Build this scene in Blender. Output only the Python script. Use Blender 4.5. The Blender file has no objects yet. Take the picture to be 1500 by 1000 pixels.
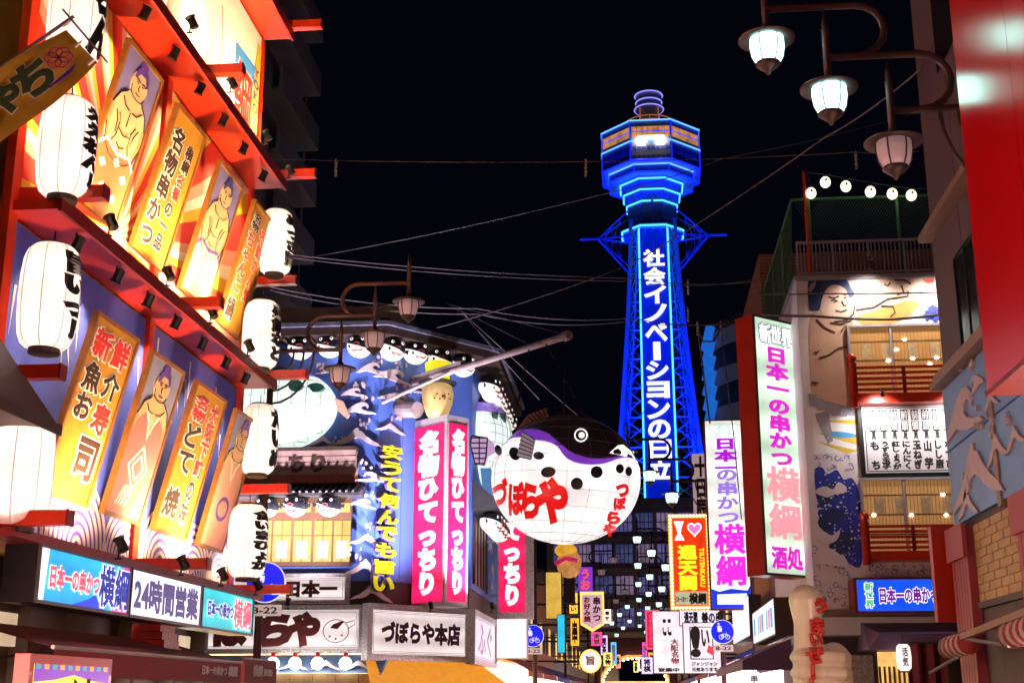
import bpy, bmesh, math, random
from mathutils import Matrix, Vector, Euler
random.seed(7)
SC = bpy.context.scene
COL = SC.collection
R = math.radians

# ------------------------------------------------------------------ camera, sky, exposure
FPX, PITCH, YAW, EYE = 1908.0, R(15.24), R(5.49), 1.6
cam_data = bpy.data.cameras.new('camera')
cam_data.sensor_width = 36.0
cam_data.lens = 36.0 * FPX / 1500.0
cam_data.clip_start = 0.1
cam_data.clip_end = 3000
cam = bpy.data.objects.new('camera', cam_data)
COL.objects.link(cam)
cam.location = (0, 0, EYE)
cam.rotation_euler = (R(90) + PITCH, 0, YAW)
SC.camera = cam

world = bpy.data.worlds.new('World')
SC.world = world
world.use_nodes = True
wn = world.node_tree
bg = wn.nodes['Background']
sky = wn.nodes.new('ShaderNodeTexSky')
sky.sky_type = 'NISHITA'
sky.sun_disc = False
sky.sun_elevation = R(-6)
sky.sun_rotation = R(200)
skymix = wn.nodes.new('ShaderNodeMixRGB')
skymix.blend_type = 'ADD'
skymix.inputs[0].default_value = 1.0
skymix.inputs[2].default_value = (0.0006, 0.0006, 0.0020, 1)      # city glow on a night sky
skymul = wn.nodes.new('ShaderNodeMixRGB')
skymul.blend_type = 'MULTIPLY'
skymul.inputs[0].default_value = 1.0
skymul.inputs[2].default_value = (0.004, 0.004, 0.004, 1)
wn.links.new(sky.outputs[0], skymul.inputs[1])
wn.links.new(skymul.outputs[0], skymix.inputs[1])
wn.links.new(skymix.outputs[0], bg.inputs[0])
bg.inputs[1].default_value = 0.6
SC.view_settings.view_transform = 'Standard'
SC.view_settings.look = 'None'
SC.view_settings.exposure = 1.4
SC.view_settings.gamma = 1.0
SC.cycles.use_denoising = True
SC.cycles.max_bounces = 6
SC.cycles.sample_clamp_indirect = 4.0
SC.cycles.caustics_reflective = False
SC.cycles.caustics_refractive = False

# ------------------------------------------------------------------ pixels to rays
def ray(px, py):
    r, u = px - 750.0, 500.0 - py
    up = u * math.cos(PITCH) + FPX * math.sin(PITCH)
    fw = FPX * math.cos(PITCH) - u * math.sin(PITCH)
    return Vector((r * math.cos(YAW) - fw * math.sin(YAW), fw * math.cos(YAW) + r * math.sin(YAW), up))
CAMP = Vector((0, 0, EYE))
def onX(px, py, X):
    d = ray(px, py); return CAMP + d * (X / d.x)
def onY(px, py, Y):
    d = ray(px, py); return CAMP + d * (Y / d.y)

# ------------------------------------------------------------------ things
def tag(o, label, cat, group=None, kind=None):
    if label: o['label'] = label
    if cat: o['category'] = cat
    if group: o['group'] = group
    if kind: o['kind'] = kind
    return o

def thing(name, label, cat, loc=(0, 0, 0), rz=0.0, group=None, rx=0.0):
    o = bpy.data.objects.new(name, None)
    o.empty_display_size = 0.2
    COL.objects.link(o)
    o.matrix_world = Matrix.Translation(Vector(loc)) @ Matrix.Rotation(rz, 4, 'Z') @ Matrix.Rotation(rx, 4, 'X')
    return tag(o, label, cat, group)

def copy_tree(o, parent=None):
    c = o.copy(); COL.objects.link(c)
    if parent is not None: c.parent = parent
    for ch in list(o.children): copy_tree(ch, c)
    return c

class Fr:
    """An upright plane: local x runs to the viewer's right along it, y into it, z up."""
    def __init__(s, loc, rz=0.0):
        s.rz = rz
        s.M = Matrix.Translation(Vector(loc)) @ Matrix.Rotation(rz, 4, 'Z')
        s.I = s.M.inverted()
    def p(s, px, py, d=0.0):
        o = s.I @ CAMP
        v = s.I.to_3x3() @ ray(px, py)
        t = (d - o.y) / v.y
        q = o + v * t
        return (q.x, q.z)
    def rect(s, x0, y0, x1, y1, d=0.0):
        xm, ym = (x0 + x1) / 2, (y0 + y1) / 2
        l = s.p(x0, ym, d)[0]; r = s.p(x1, ym, d)[0]
        t = s.p(xm, y0, d)[1]; b = s.p(xm, y1, d)[1]
        return (l + r) / 2, b, r - l, t - b
    def thing(s, name, label, cat, x, d, z, group=None):
        return thing(name, label, cat, s.M @ Vector((x, d, z)), s.rz, group)

# ------------------------------------------------------------------ mesh builder
class MB:
    def __init__(s): s.v = []; s.f = []; s.m = []; s.sm = []; s.mi = 0; s.smooth = False
    def add(s, vs, fs):
        n = len(s.v); s.v += [tuple(q) for q in vs]
        for f in fs:
            s.f.append(tuple(i + n for i in f)); s.m.append(s.mi); s.sm.append(s.smooth)
        return s
    def box(s, x0, x1, y0, y1, z0, z1):
        return s.add([(x0,y0,z0),(x1,y0,z0),(x1,y1,z0),(x0,y1,z0),(x0,y0,z1),(x1,y0,z1),(x1,y1,z1),(x0,y1,z1)],
                     [(0,3,2,1),(4,5,6,7),(0,1,5,4),(1,2,6,5),(2,3,7,6),(3,0,4,7)])
    def bar(s, a, b, w, h=None):
        a, b = Vector(a), Vector(b); h = h or w
        d = (b - a).normalized()
        up = Vector((0, 0, 1)) if abs(d.z) < .95 else Vector((0, 1, 0))
        u = d.cross(up).normalized(); v = u.cross(d)
        q = []
        for c in (a, b):
            for (i, j) in ((-1,-1),(1,-1),(1,1),(-1,1)): q.append(c + u * (i*w/2) + v * (j*h/2))
        return s.add(q, [(0,1,2,3),(7,6,5,4),(0,4,5,1),(1,5,6,2),(2,6,7,3),(3,7,4,0)])
    def tube(s, pts, r, n=8, cap=True):
        pts = [Vector(p) for p in pts]; rr = r if isinstance(r, (list, tuple)) else [r] * len(pts)
        vs = []; ref = None
        for i, p in enumerate(pts):
            d = (pts[min(i+1, len(pts)-1)] - pts[max(i-1, 0)]).normalized()
            if ref is None:
                ref = Vector((0,0,1)) if abs(d.z) < .9 else Vector((1,0,0))
            u = d.cross(ref).normalized(); v = u.cross(d).normalized(); ref = v
            for k in range(n):
                a = 2*math.pi*k/n
                vs.append(p + (u*math.cos(a) + v*math.sin(a)) * rr[i])
        fs = []
        for i in range(len(pts)-1):
            for k in range(n):
                k2 = (k+1) % n
                fs.append((i*n+k, (i+1)*n+k, (i+1)*n+k2, i*n+k2))
        if cap:
            fs.append(tuple(range(n))); fs.append(tuple(range((len(pts)-1)*n, len(pts)*n))[::-1])
        return s.add(vs, fs)
    def lathe(s, prof, n=20, c=(0,0,0), a0=0.0, sx=1.0, sy=1.0, cap=True):
        vs = []; fs = []
        for (r, z) in prof:
            for k in range(n):
                a = a0 + 2*math.pi*k/n
                vs.append((c[0]+r*math.cos(a)*sx, c[1]+r*math.sin(a)*sy, c[2]+z))
        for i in range(len(prof)-1):
            for k in range(n):
                k2 = (k+1) % n
                fs.append((i*n+k, i*n+k2, (i+1)*n+k2, (i+1)*n+k))
        if cap:
            fs.append(tuple(range(n))[::-1]); fs.append(tuple(range((len(prof)-1)*n, len(prof)*n)))
        return s.add(vs, fs)
    def ball(s, c, rx, ry=None, rz=None, n=16, m=10):
        ry = ry or rx; rz = rz or rx
        prof = [(math.sin(math.pi*i/m)+1e-4, -math.cos(math.pi*i/m)*rz) for i in range(m+1)]
        return s.lathe(prof, n, c, sx=rx, sy=ry, cap=False)
    def prism(s, pts, y0, y1):
        """outline in x,z given thickness y0..y1 (y0 in front)"""
        n = len(pts)
        ar = sum(pts[i][0]*pts[(i+1)%n][1]-pts[(i+1)%n][0]*pts[i][1] for i in range(n))
        if ar < 0: pts = pts[::-1]
        vs = [(x, y0, z) for x, z in pts] + [(x, y1, z) for x, z in pts]
        fs = [tuple(range(n)), tuple(range(n, 2*n))[::-1]]
        for i in range(n):
            j = (i+1) % n
            fs.append((i, i+n, j+n, j))
        return s.add(vs, fs)
    def ribbon(s, pts, w, y0, y1):
        """an ink line in x,z as a thin raised strip"""
        P = [Vector((p[0], p[1])) for p in pts]
        L = []; Rr = []
        for i, p in enumerate(P):
            d = P[min(i+1, len(P)-1)] - P[max(i-1, 0)]
            if d.length < 1e-6: d = Vector((1, 0))
            d.normalize(); nrm = Vector((-d.y, d.x)) * (w/2)
            L.append(p + nrm); Rr.append(p - nrm)
        for i in range(len(P)-1):
            s.prism([tuple(L[i]), tuple(L[i+1]), tuple(Rr[i+1]), tuple(Rr[i])], y0, y1)
        return s
    def mesh(s, name, mats):
        me = bpy.data.meshes.new(name)
        me.from_pydata(s.v, [], s.f)
        for m in (mats if isinstance(mats, (list, tuple)) else [mats]): me.materials.append(m)
        me.polygons.foreach_set('material_index', s.m)
        me.polygons.foreach_set('use_smooth', s.sm)
        me.update()
        return me
    def obj(s, name, mats, parent=None, loc=None, rot=None):
        o = bpy.data.objects.new(name, s.mesh(name, mats))
        COL.objects.link(o)
        if parent is not None: o.parent = parent
        if loc is not None: o.location = loc
        if rot is not None: o.rotation_euler = rot
        return o

# ------------------------------------------------------------------ materials
MATS = {}
def mat(name, col=(.5,.5,.5), rough=.55, metal=0.0, var=.18, scale=3.0, bump=.0, emit=0.0, ecol=None, evar=0.0, coat=0.0, streak=False):
    if name in MATS: return MATS[name]
    m = bpy.data.materials.new(name); m.use_nodes = True
    nt = m.node_tree; b = nt.nodes['Principled BSDF']
    b.inputs['Roughness'].default_value = rough
    b.inputs['Metallic'].default_value = metal
    b.inputs['Coat Weight'].default_value = coat
    c = (*col, 1)
    if var > 0:
        tc = nt.nodes.new('ShaderNodeTexCoord')
        mp = nt.nodes.new('ShaderNodeMapping')
        if streak: mp.inputs['Scale'].default_value = (1, 1, .12)
        nt.links.new(tc.outputs['Object'], mp.inputs[0])
        nz = nt.nodes.new('ShaderNodeTexNoise'); nz.inputs['Scale'].default_value = scale; nz.inputs['Detail'].default_value = 6; nz.inputs['Roughness'].default_value = .65
        nt.links.new(mp.outputs[0], nz.inputs['Vector'])
        rp = nt.nodes.new('ShaderNodeMapRange'); rp.inputs[1].default_value = .3; rp.inputs[2].default_value = .7
        rp.inputs[3].default_value = 1 - var; rp.inputs[4].default_value = 1 + var * .6
        nt.links.new(nz.outputs[0], rp.inputs[0])
        mx = nt.nodes.new('ShaderNodeMixRGB'); mx.blend_type = 'MULTIPLY'; mx.inputs[0].default_value = 1
        mx.inputs[1].default_value = c
        nt.links.new(rp.outputs[0], mx.inputs[2]); nt.links.new(mx.outputs[0], b.inputs['Base Color'])
        rr = nt.nodes.new('ShaderNodeMapRange'); rr.inputs[3].default_value = max(.05, rough - .12); rr.inputs[4].default_value = min(1, rough + .15)
        nt.links.new(nz.outputs[0], rr.inputs[0]); nt.links.new(rr.outputs[0], b.inputs['Roughness'])
        if bump > 0:
            bp = nt.nodes.new('ShaderNodeBump'); bp.inputs['Strength'].default_value = bump; bp.inputs['Distance'].default_value = .02
            nt.links.new(nz.outputs[0], bp.inputs['Height']); nt.links.new(bp.outputs[0], b.inputs['Normal'])
    else:
        b.inputs['Base Color'].default_value = c
    if emit > 0:
        b.inputs['Emission Color'].default_value = (*(ecol or col), 1)
        b.inputs['Emission Strength'].default_value = emit
        if evar > 0 and var > 0:
            er = nt.nodes.new('ShaderNodeMapRange'); er.inputs[1].default_value = .3; er.inputs[2].default_value = .7
            er.inputs[3].default_value = emit * (1 - evar); er.inputs[4].default_value = emit * (1 + evar)
            nt.links.new(nz.outputs[0], er.inputs[0]); nt.links.new(er.outputs[0], b.inputs['Emission Strength'])
    MATS[name] = m
    return m
def tubes(m, axis='X', freq=1.2, amt=.16):
    """fluorescent tubes behind the film: evenly spaced brighter bands"""
    nt = m.node_tree; b = nt.nodes['Principled BSDF']; st = b.inputs['Emission Strength']
    if m.get('tubes'): return m
    m['tubes'] = 1
    tc = nt.nodes.new('ShaderNodeTexCoord'); wv = nt.nodes.new('ShaderNodeTexWave'); wv.bands_direction = axis; wv.inputs['Scale'].default_value = freq; wv.inputs['Distortion'].default_value = .15
    nt.links.new(tc.outputs['Object'], wv.inputs[0])
    mr = nt.nodes.new('ShaderNodeMapRange'); mr.inputs[3].default_value = 1-amt; mr.inputs[4].default_value = 1+amt; nt.links.new(wv.outputs[1], mr.inputs[0])
    mu = nt.nodes.new('ShaderNodeMath'); mu.operation = 'MULTIPLY'; nt.links.new(mr.outputs[0], mu.inputs[0])
    if st.is_linked: nt.links.new(st.links[0].from_socket, mu.inputs[1])
    else: mu.inputs[1].default_value = st.default_value
    nt.links.new(mu.outputs[0], st); return m
def glow(name, col, s, evar=.12, scale=1.5):
    if s < 5: s *= .66
    if min(col) < .6: s *= .55          # coloured film passes less light than clear white
    return mat(name, tuple(min(.4, c*.45) for c in col), .3, emit=s, ecol=col, evar=evar, scale=scale)

# ------------------------------------------------------------------ lettering
_RAW = {}
def raw_char(ch, bold):
    k = (ch, round(bold, 4))
    if k in _RAW: return _RAW[k]
    c = bpy.data.curves.new('lettering_source', 'FONT')
    c.body = ch; c.resolution_u = 3
    if bold > 0: c.bevel_depth = bold; c.bevel_resolution = 0
    o = bpy.data.objects.new('lettering_source', c)
    me = bpy.data.meshes.new_from_object(o)
    vs = [tuple(v.co) for v in me.vertices]; fs = [tuple(p.vertices) for p in me.polygons]
    bpy.data.objects.remove(o); bpy.data.curves.remove(c); bpy.data.meshes.remove(me)
    _RAW[k] = (vs, fs)
    return _RAW[k]

def raw_text(s, bold, vert, sp=1.0):
    if not vert and sp == 1.0 and s.isascii(): return raw_char(s, bold)
    V = []; F = []; x = 0.0; y = 0.0
    for ch in s:
        if ch == '\n':
            x = 0.0; y -= 1.1; continue
        if ch in ' \u3000':
            if vert: y -= .5
            else: x += .5
            continue
        vs, fs = raw_char(ch, bold)
        b0, _ = raw_char(ch, 0)
        if not b0: continue
        xa, xb = min(v[0] for v in b0), max(v[0] for v in b0)
        n = len(V)
        if vert:
            cx = (xa + xb) / 2
            V += [(v[0]-cx, v[1]+y, v[2]) for v in vs]; y -= 1.03 * sp
        else:
            w = 1.0 if ord(ch) > 0x2000 else (xb - xa + .08)
            cx = (xa + xb) / 2
            V += [(v[0]-cx+x+w/2, v[1]+y, v[2]) for v in vs]; x += w * sp
        F += [tuple(i+n for i in f) for f in fs]
    return V, F

def text(par, s, x0, x1, z0, z1, m, y=-.012, vert=False, bold=.03, out=None, outm=None, shear=0.0, keep=False, th=.006, name='lettering', wrap=None, sp=1.0):
    base, _ = raw_text(s, 0, vert, sp)
    if not base: return None
    ax, bx = min(v[0] for v in base), max(v[0] for v in base)
    az, bz = min(v[1] for v in base), max(v[1] for v in base)
    kx = (x1-x0) / max(.05, bx-ax); kz = (z1-z0) / max(.05, bz-az)
    if keep: kx = kz = min(kx, kz)
    cx, cz = (x0+x1)/2, (z0+z1)/2; mx, mz = (ax+bx)/2, (az+bz)/2
    res = None
    for (bd, mm, yy) in (((bold+out, outm, y + .7*th), (bold, m, y - .9*th)) if out else ((bold, m, y),)):
        vs, fs = raw_text(s, bd, vert, sp)
        mb = MB(); q = []
        for v in vs:
            z = (v[1]-mz)*kz; x = (v[0]-mx)*kx + shear*z
            d = yy - (v[2]/max(bd, 1e-3))*th if bd > 0 else yy
            P = (cx+x, d, cz+z)
            q.append(wrap(*P) if wrap else P)
        mb.add(q, fs)
        res = mb.obj(name if mm is m else name + '_border', mm, par)
    return res

# ------------------------------------------------------------------ colour stock
RED    = mat('red_lacquer', (.62,.03,.006), .35, var=.2, scale=2.5, coat=.3)
DRED   = mat('dark_red_paint', (.22,.008,.008), .45, var=.25, scale=3)
FRAME  = mat('gold_brown_frame', (.22,.08,.012), .5, var=.3, scale=8)
GOLDP  = mat('gold_banner_cloth', (.42,.19,.010), .65, var=.3, scale=1.2, bump=.2)
DKBR   = mat('dark_brown_wood', (.045,.022,.016), .6, var=.3, scale=5)
BROWNP = mat('brown_metal_paint', (.075,.034,.032), .42, metal=.2, var=.25, scale=6)
BLACK  = mat('black_metal', (.012,.012,.014), .4, metal=.3, var=.2, scale=8)
INK    = mat('black_ink', (.012,.008,.008), .6, var=0)
BINK   = mat('brown_black_ink', (.035,.012,.008), .6, var=0)
WHITEP = mat('white_paint', (.78,.76,.73), .5, var=.08, scale=6)
REDINK = mat('red_ink', (.62,.02,.015), .5, var=.1)
PURPINK= mat('purple_ink', (.09,.03,.28), .5, var=.1)
GREYCON= mat('grey_concrete', (.16,.15,.16), .8, var=.25, scale=1.2, bump=.3)
ASPH   = mat('asphalt', (.05,.05,.052), .75, var=.3, scale=2, bump=.4)
PAVE   = mat('paving', (.22,.2,.19), .7, var=.25, scale=3, bump=.3)
SKIN   = mat('printed_skin', (.55,.35,.19), .6, var=.08, scale=2)
SKIN2  = mat('printed_skin_mural', (.55,.34,.25), .6, var=.1, scale=1.5)
LAMPW  = glow('lamp_white', (1,.93,.85), 10, 0)
def lantern_vinyl():
    m = mat('lantern_vinyl', (.8,.74,.70), .45, var=.08, scale=1.4, emit=.10, ecol=(1,.84,.78), evar=.2, bump=.15)
    nt = m.node_tree; b = nt.nodes['Principled BSDF']; out = nt.nodes['Material Output']
    tr = nt.nodes.new('ShaderNodeBsdfTranslucent'); tr.inputs[0].default_value = (.85,.72,.66,1)
    mx = nt.nodes.new('ShaderNodeMixShader'); mx.inputs[0].default_value = .6
    nt.links.new(b.outputs[0], mx.inputs[1]); nt.links.new(tr.outputs[0], mx.inputs[2]); nt.links.new(mx.outputs[0], out.inputs['Surface'])
    return m
LANT = lantern_vinyl()
LANTS = glow('small_lantern_paper', (1,.88,.80), .75, .25, 3)
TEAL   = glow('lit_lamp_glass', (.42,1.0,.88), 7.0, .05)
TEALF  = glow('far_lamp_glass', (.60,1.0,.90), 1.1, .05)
UNLIT  = mat('pink_lamp_glass', (.62,.44,.46), .3, var=.15, scale=4, emit=.06, ecol=(1,.6,.6))  # faint glow put into the glass though these lamps are off
SIGNW  = glow('sign_white', (1.0,.97,.93), .8, .15)
SIGNWP = glow('sign_white_pink', (1.0,.86,.93), .62, .2)
WINY   = mat('window_warm', (.10,.06,.02), .3, emit=.40, ecol=(1.0,.56,.14), var=.2, scale=1.2, evar=.35)
BLUEW  = mat('blue_wave_panel', (.085,.17,.60), .5, var=.22, scale=.9, streak=True)
CREST  = mat('wave_crest_paint', (.62,.49,.52), .55, var=.12, scale=4)
SILVER = mat('silver_foil_frame', (.62,.56,.58), .4, metal=.25, var=.55, scale=22, bump=.6)
GLASSD = mat('dark_glass', (.02,.02,.025), .12, var=.1)
CABLE  = mat('black_cable', (.03,.028,.03), .6, var=0)

# ------------------------------------------------------------------ ground
def ground():
    mb = MB(); mb.box(-1500, 1500, -300, 2500, -.3, 0); tag(mb.obj('ground', GREYCON), None, None, kind='structure')
    mb = MB(); mb.box(-4.2, 3.4, -40, 190, -.05, .004); tag(mb.obj('road', ASPH), None, None, kind='structure')
    mb = MB(); mb.box(-60, -4.2, 31, 41.5, -.05, .004); tag(mb.obj('side_street', ASPH), None, None, kind='structure')
    for (x0, x1, y0, y1) in ((-9.5,-4.2,-40,31), (-6.2,-4.2,41.5,190), (3.4,6.2,-40,32), (3.4,4.4,32,190)):
        mb = MB(); mb.box(x0, x1, y0, y1, -.05, .12); tag(mb.obj('pavement', PAVE), None, None, kind='structure')
ground()

# ------------------------------------------------------------------ restaurant with red eaves, along the street's left
LW = Fr((-9.16, 0, 0), R(90))            # local x = world y, local -y = out over the street
def ray_print():
    """printed sunburst: red, yellow and white rays about a point at the wall's foot"""
    m = bpy.data.materials.new('sunburst_print'); m.use_nodes = True; nt = m.node_tree; b = nt.nodes['Principled BSDF']
    tc = nt.nodes.new('ShaderNodeTexCoord'); sp = nt.nodes.new('ShaderNodeSeparateXYZ'); nt.links.new(tc.outputs['Object'], sp.inputs[0])
    sx = nt.nodes.new('ShaderNodeMath'); sx.operation = 'ADD'; sx.inputs[1].default_value = 1.8; nt.links.new(sp.outputs[0], sx.inputs[0])
    sz = nt.nodes.new('ShaderNodeMath'); sz.operation = 'SUBTRACT'; sz.inputs[1].default_value = 9.6; nt.links.new(sp.outputs[2], sz.inputs[0])
    at = nt.nodes.new('ShaderNodeMath'); at.operation = 'ARCTAN2'; nt.links.new(sz.outputs[0], at.inputs[0]); nt.links.new(sx.outputs[0], at.inputs[1])
    k = nt.nodes.new('ShaderNodeMath'); k.operation = 'MULTIPLY'; k.inputs[1].default_value = 22 / (2*math.pi); nt.links.new(at.outputs[0], k.inputs[0])
    fr = nt.nodes.new('ShaderNodeMath'); fr.operation = 'FRACT'; nt.links.new(k.outputs[0], fr.inputs[0])
    cr = nt.nodes.new('ShaderNodeValToRGB'); cr.color_ramp.interpolation = 'CONSTANT'
    e = cr.color_ramp.elements; e[0].position = 0; e[0].color = (.62,.03,.02,1); e[1].position = .42; e[1].color = (.75,.46,.03,1)
    q = e.new(.62); q.color = (.75,.68,.6,1); q = e.new(.8); q.color = (.7,.30,.22,1)
    nt.links.new(fr.outputs[0], cr.inputs[0]); nt.links.new(cr.outputs[0], b.inputs['Base Color']); b.inputs['Roughness'].default_value = .55
    return m

def yokozuna_building():
    t = LW.thing('restaurant_building', 'restaurant with red lacquered eaves, printed walls and rows of banners and lanterns', 'building', 23, 0, 0)
    X = lambda y: y - 23
    tan = mat('ochre_plaster', (.5,.3,.07), .7, var=.2, scale=1)
    mb = MB(); mb.box(X(17.25), X(28.75), .02, 12, 3.7, 26); mb.obj('wall', tan, t)
    # printed wall sheets, storey by storey
    mb = MB(); mb.box(X(17.5), X(28.7), -.03, .02, 8.5, 13.4); mb.obj('printed_wall', ray_print(), t)
    m2 = mat('blue_print_wall', (.08,.12,.62), .6, var=.35, scale=.8)
    p2 = MB(); p2.box(X(17.5), X(28.7), -.03, .02, 3.9, 8.45); p2 = p2.obj('printed_wall', m2, t)
    # print on the lower wall: white streaks, street scene in pale grey, concentric purple wave rings along the foot
    cream = mat('print_cream', (.72,.62,.55), .6, var=.1); purp = mat('print_purple', (.13,.05,.48), .6, var=.12)
    rings = MB()
    for i, (y, r) in enumerate([(18.2,1.35),(20.6,1.2),(22.6,.95),(24.4,1.15),(26.3,1.1),(28.0,.9)]):
        for k in range(7):
            ra = r * (1 - k*.14); rb = ra - r*.07
            yd = -.034 - i*.002 - k*.0003
            rings.mi = 0
            n = 18
            for j in range(n):
                a, b2 = math.pi*j/n, math.pi*(j+1)/n
                ya, yb = X(y)+ra*math.cos(a), X(y)+ra*math.cos(b2)
                if max(abs(ya), abs(yb)) > 5.65: continue
                rings.prism([(ya, 3.95+ra*math.sin(a)), (yb, 3.95+ra*math.sin(b2)), (X(y)+rb*math.cos(b2), 3.95+rb*math.sin(b2)), (X(y)+rb*math.cos(a), 3.95+rb*math.sin(a))], yd-.002, -.03)
    rings.obj('wave_ring_print', cream, p2)
    disc = MB()
    for i, (y, r) in enumerate([(18.2,1.40),(20.6,1.25),(22.6,1.0),(24.4,1.2),(26.3,1.15),(28.0,.65)]):
        pts = [(max(-5.5, min(5.69, X(y)+r*math.cos(math.pi*j/20))), 3.95+r*math.sin(math.pi*j/20)) for j in range(21)]
        disc.prism(pts, -.0315-i*.0003, -.028)
    disc.obj('wave_disc_print', purp, p2)
    st = MB()
    for i in range(34):
        y = 17.7 + i*.32 + random.uniform(-.1,.1)
        z0 = random.uniform(6.6,7.4); z1 = z0 + random.uniform(.4,1.0)
        st.prism([(X(y),min(8.4,z1)),(X(y)+.07,min(8.4,z1)),(X(y)+random.uniform(-.05,.25),z0)], -.036, -.03)
    st.obj('streak_print', WHITEP, p2)['kind'] = 'stuff'
    for (y0, y1, z0, z1) in [(20.3,21.2,4.6,7.0),(22.9,23.5,4.5,6.6),(25.4,26.1,4.5,6.4)]:
        ho = MB(); ho.box(X(y0), X(y1), -.036, -.03, z0, z1)
        ho.obj('street_print', mat('print_pale_grey', (.5,.5,.55), .6, var=.3, scale=5), p2)
    hl = MB()
    for (y0, y1, z0, z1) in [(20.3,21.2,4.6,5.6),(22.9,23.5,4.5,5.4),(25.4,26.1,4.5,5.2)]:
        for k in range(6):
            x = X(y0) + (y1-y0)*(k+.3)/6
            hl.box(x, x+.035, -.039, -.036, z0, z1)
        hl.box(X(y0), X(y1), -.0395, -.036, z1, z1+.05)
    hl.obj('lattice_print', mat('print_dark_grey', (.12,.1,.14), .6, var=0), p2)
    # red posts and eaves with dark fascia
    for y in (17.25, 22.95, 28.72):
        mb = MB(); mb.box(X(y)-.13, X(y)+.13, -.12, .02, 3.7, 26); mb.obj('post', RED, t)
    for z, zt in ((8.48, 8.66), (13.45, 13.65), (17.45, 17.65)):
        mb = MB(); mb.box(X(17.2), X(28.8), -.84, -.12, z+.02, zt); mb.box(X(17.2), X(28.8), -.12, .0, z+.02, zt-.01)
        e = mb.obj('eave', RED, t)
        mb = MB(); mb.box(X(17.15), X(28.85), -.90, -.845, z-.03, zt+.02); mb.obj('fascia', DRED, e)
    mb = MB(); mb.box(X(16.6), X(28.6), -.9, .0, 3.66, 3.78); e = mb.obj('eave', DRED, t)
    # ground floor: dark shopfront behind posts with lit rooms behind glass
    mb = MB(); mb.box(X(17.3), X(28.7), .6, 12, 0, 3.69); mb.obj('ground_floor_wall', DKBR, t)
    for y in (17.5, 20.0, 22.0, 24.3, 26.6, 28.5):
        mb = MB(); mb.box(X(y)-.09, X(y)+.09, .3, .6, 0, 3.65); mb.obj('shopfront_post', DKBR, t)
    for y in (17.6, 19.0, 24.5, 26.8):
        w = MB(); w.box(X(y)+.12, X(y)+1.2, .5, .585, 2.35, 2.85); w.obj('window', glow('shop_window_dim', (1,.78,.5), .55, .3), t)
    for y in (18.0, 20.2, 22.4, 24.6, 26.8):
        w = MB(); w.box(X(y), X(y)+1.7, .5, .585, .4, 1.75); w.obj('window', glow('fill_window_warm', (1,.82,.55), 9, .3), t)  # unseen below the awning, added to light the street from low down
    # red tiled hood beside the sign
    mb = MB()
    for k in range(5):
        for j in range(4):
            mb.box(X(23.3)+k*.16, X(23.3)+k*.16+.15, -.55-.045*(3-j), -.02, 2.32+j*.14, 2.32+j*.14+.13)
    mb.obj('tile_hood', mat('red_roof_tile', (.4,.03,.02), .4, var=.3), t)
yokozuna_building()

# red outrigger beams that carry the lanterns
def outrigger(y, z, x0, x1, label, h=.2):
    t = thing('outrigger_beam', label, 'beam', (-9.16, y, z), 0, 'red outrigger beams')
    L = x1 + 9.16
    mb = MB(); mb.box(x0+9.16, L, -.1, .1, 0, h); mb.obj('beam', RED, t)
    mb = MB(); mb.box(L, L+.03, -.11, .11, -.01, h+.01); mb.obj('end_cap', DRED, t)
for i, (y, z, ln, lab) in enumerate([
    (17.45, 8.72, -7.75, 'red beam end holding the lantern that reads with an exclamation mark'),
    (16.75, 3.80, -7.55, 'red beam above the cyan sign, beside the lowest white lantern'),
    (23.0, 3.80, -7.7, 'short red beam end above the white 24-hour sign'),
    (28.75, 3.80, -7.7, 'red beam tip in front of the round blue sign'),
    (17.3, 5.95, -8.1, 'small red beam under the second white lantern on the near post'),
    (23.3, 13.7, -7.7, 'red beam end halfway along the highest full eave'),
    (23.0, 8.70, -7.75, 'red beam end halfway along the middle eave'),
    (28.75, 8.70, -7.55, 'red beam end at the far corner of the middle eave'),
    (28.75, 13.70, -7.55, 'red beam end at the far corner of the upper eave against the dark apartment block'),
    (28.75, 17.70, -7.55, 'red beam end at the very top beside a lit bulb'),
    (28.75, 6.05, -7.85, 'red beam end between the two lowest lanterns at the far corner'),
    (28.75, 11.0, -7.9, 'red beam end under the topmost far lantern')]):
    outrigger(y, z, -9.1, ln, lab)

# ------------------------------------------------------------------ tilted banners
def banner(yc, w, z0, z1, label, art):
    a = Vector((-9.04, yc, z0)); b = Vector((-8.36, yc, z1))
    h = (b - a).length; tilt = math.atan2(b.x - a.x, b.z - a.z)
    t = thing('tilted_banner', label, 'banner', a, R(90), 'tilted banners on the restaurant front', rx=tilt)
    mb = MB(); mb.box(-w/2+.05, w/2-.05, -.02, .03, .05, h-.05); mb.obj('cloth', art['cloth'], t)
    f = MB(); f.box(-w/2, -w/2+.07, -.05, .05, 0, h); f.box(w/2-.07, w/2, -.05, .05, 0, h)
    f.box(-w/2+.07, w/2-.07, -.045, .045, 0, .07); f.box(-w/2+.07, w/2-.07, -.045, .045, h-.07, h)
    f.obj('frame', FRAME, t)
    art['draw'](t, w, h)
def words_art(cols):
    def draw(t, w, h):
        for (s, fx0, fx1, fz0, fz1, m) in cols:
            text(t, s, (fx0-.5)*w, (fx1-.5)*w, fz0*h, fz1*h, m, y=-.03, vert=True, bold=.04, out=.045, outm=WHITEP, th=.004)
    return dict(cloth=GOLDP, draw=draw)
def oval(cx, cz, rx, rz, n=22, a0=0.0):
    return [(cx+rx*math.cos(2*math.pi*i/n)*math.cos(a0)-rz*math.sin(2*math.pi*i/n)*math.sin(a0), cz+rx*math.cos(2*math.pi*i/n)*math.sin(a0)+rz*math.sin(2*math.pi*i/n)*math.cos(a0)) for i in range(n)]
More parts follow.
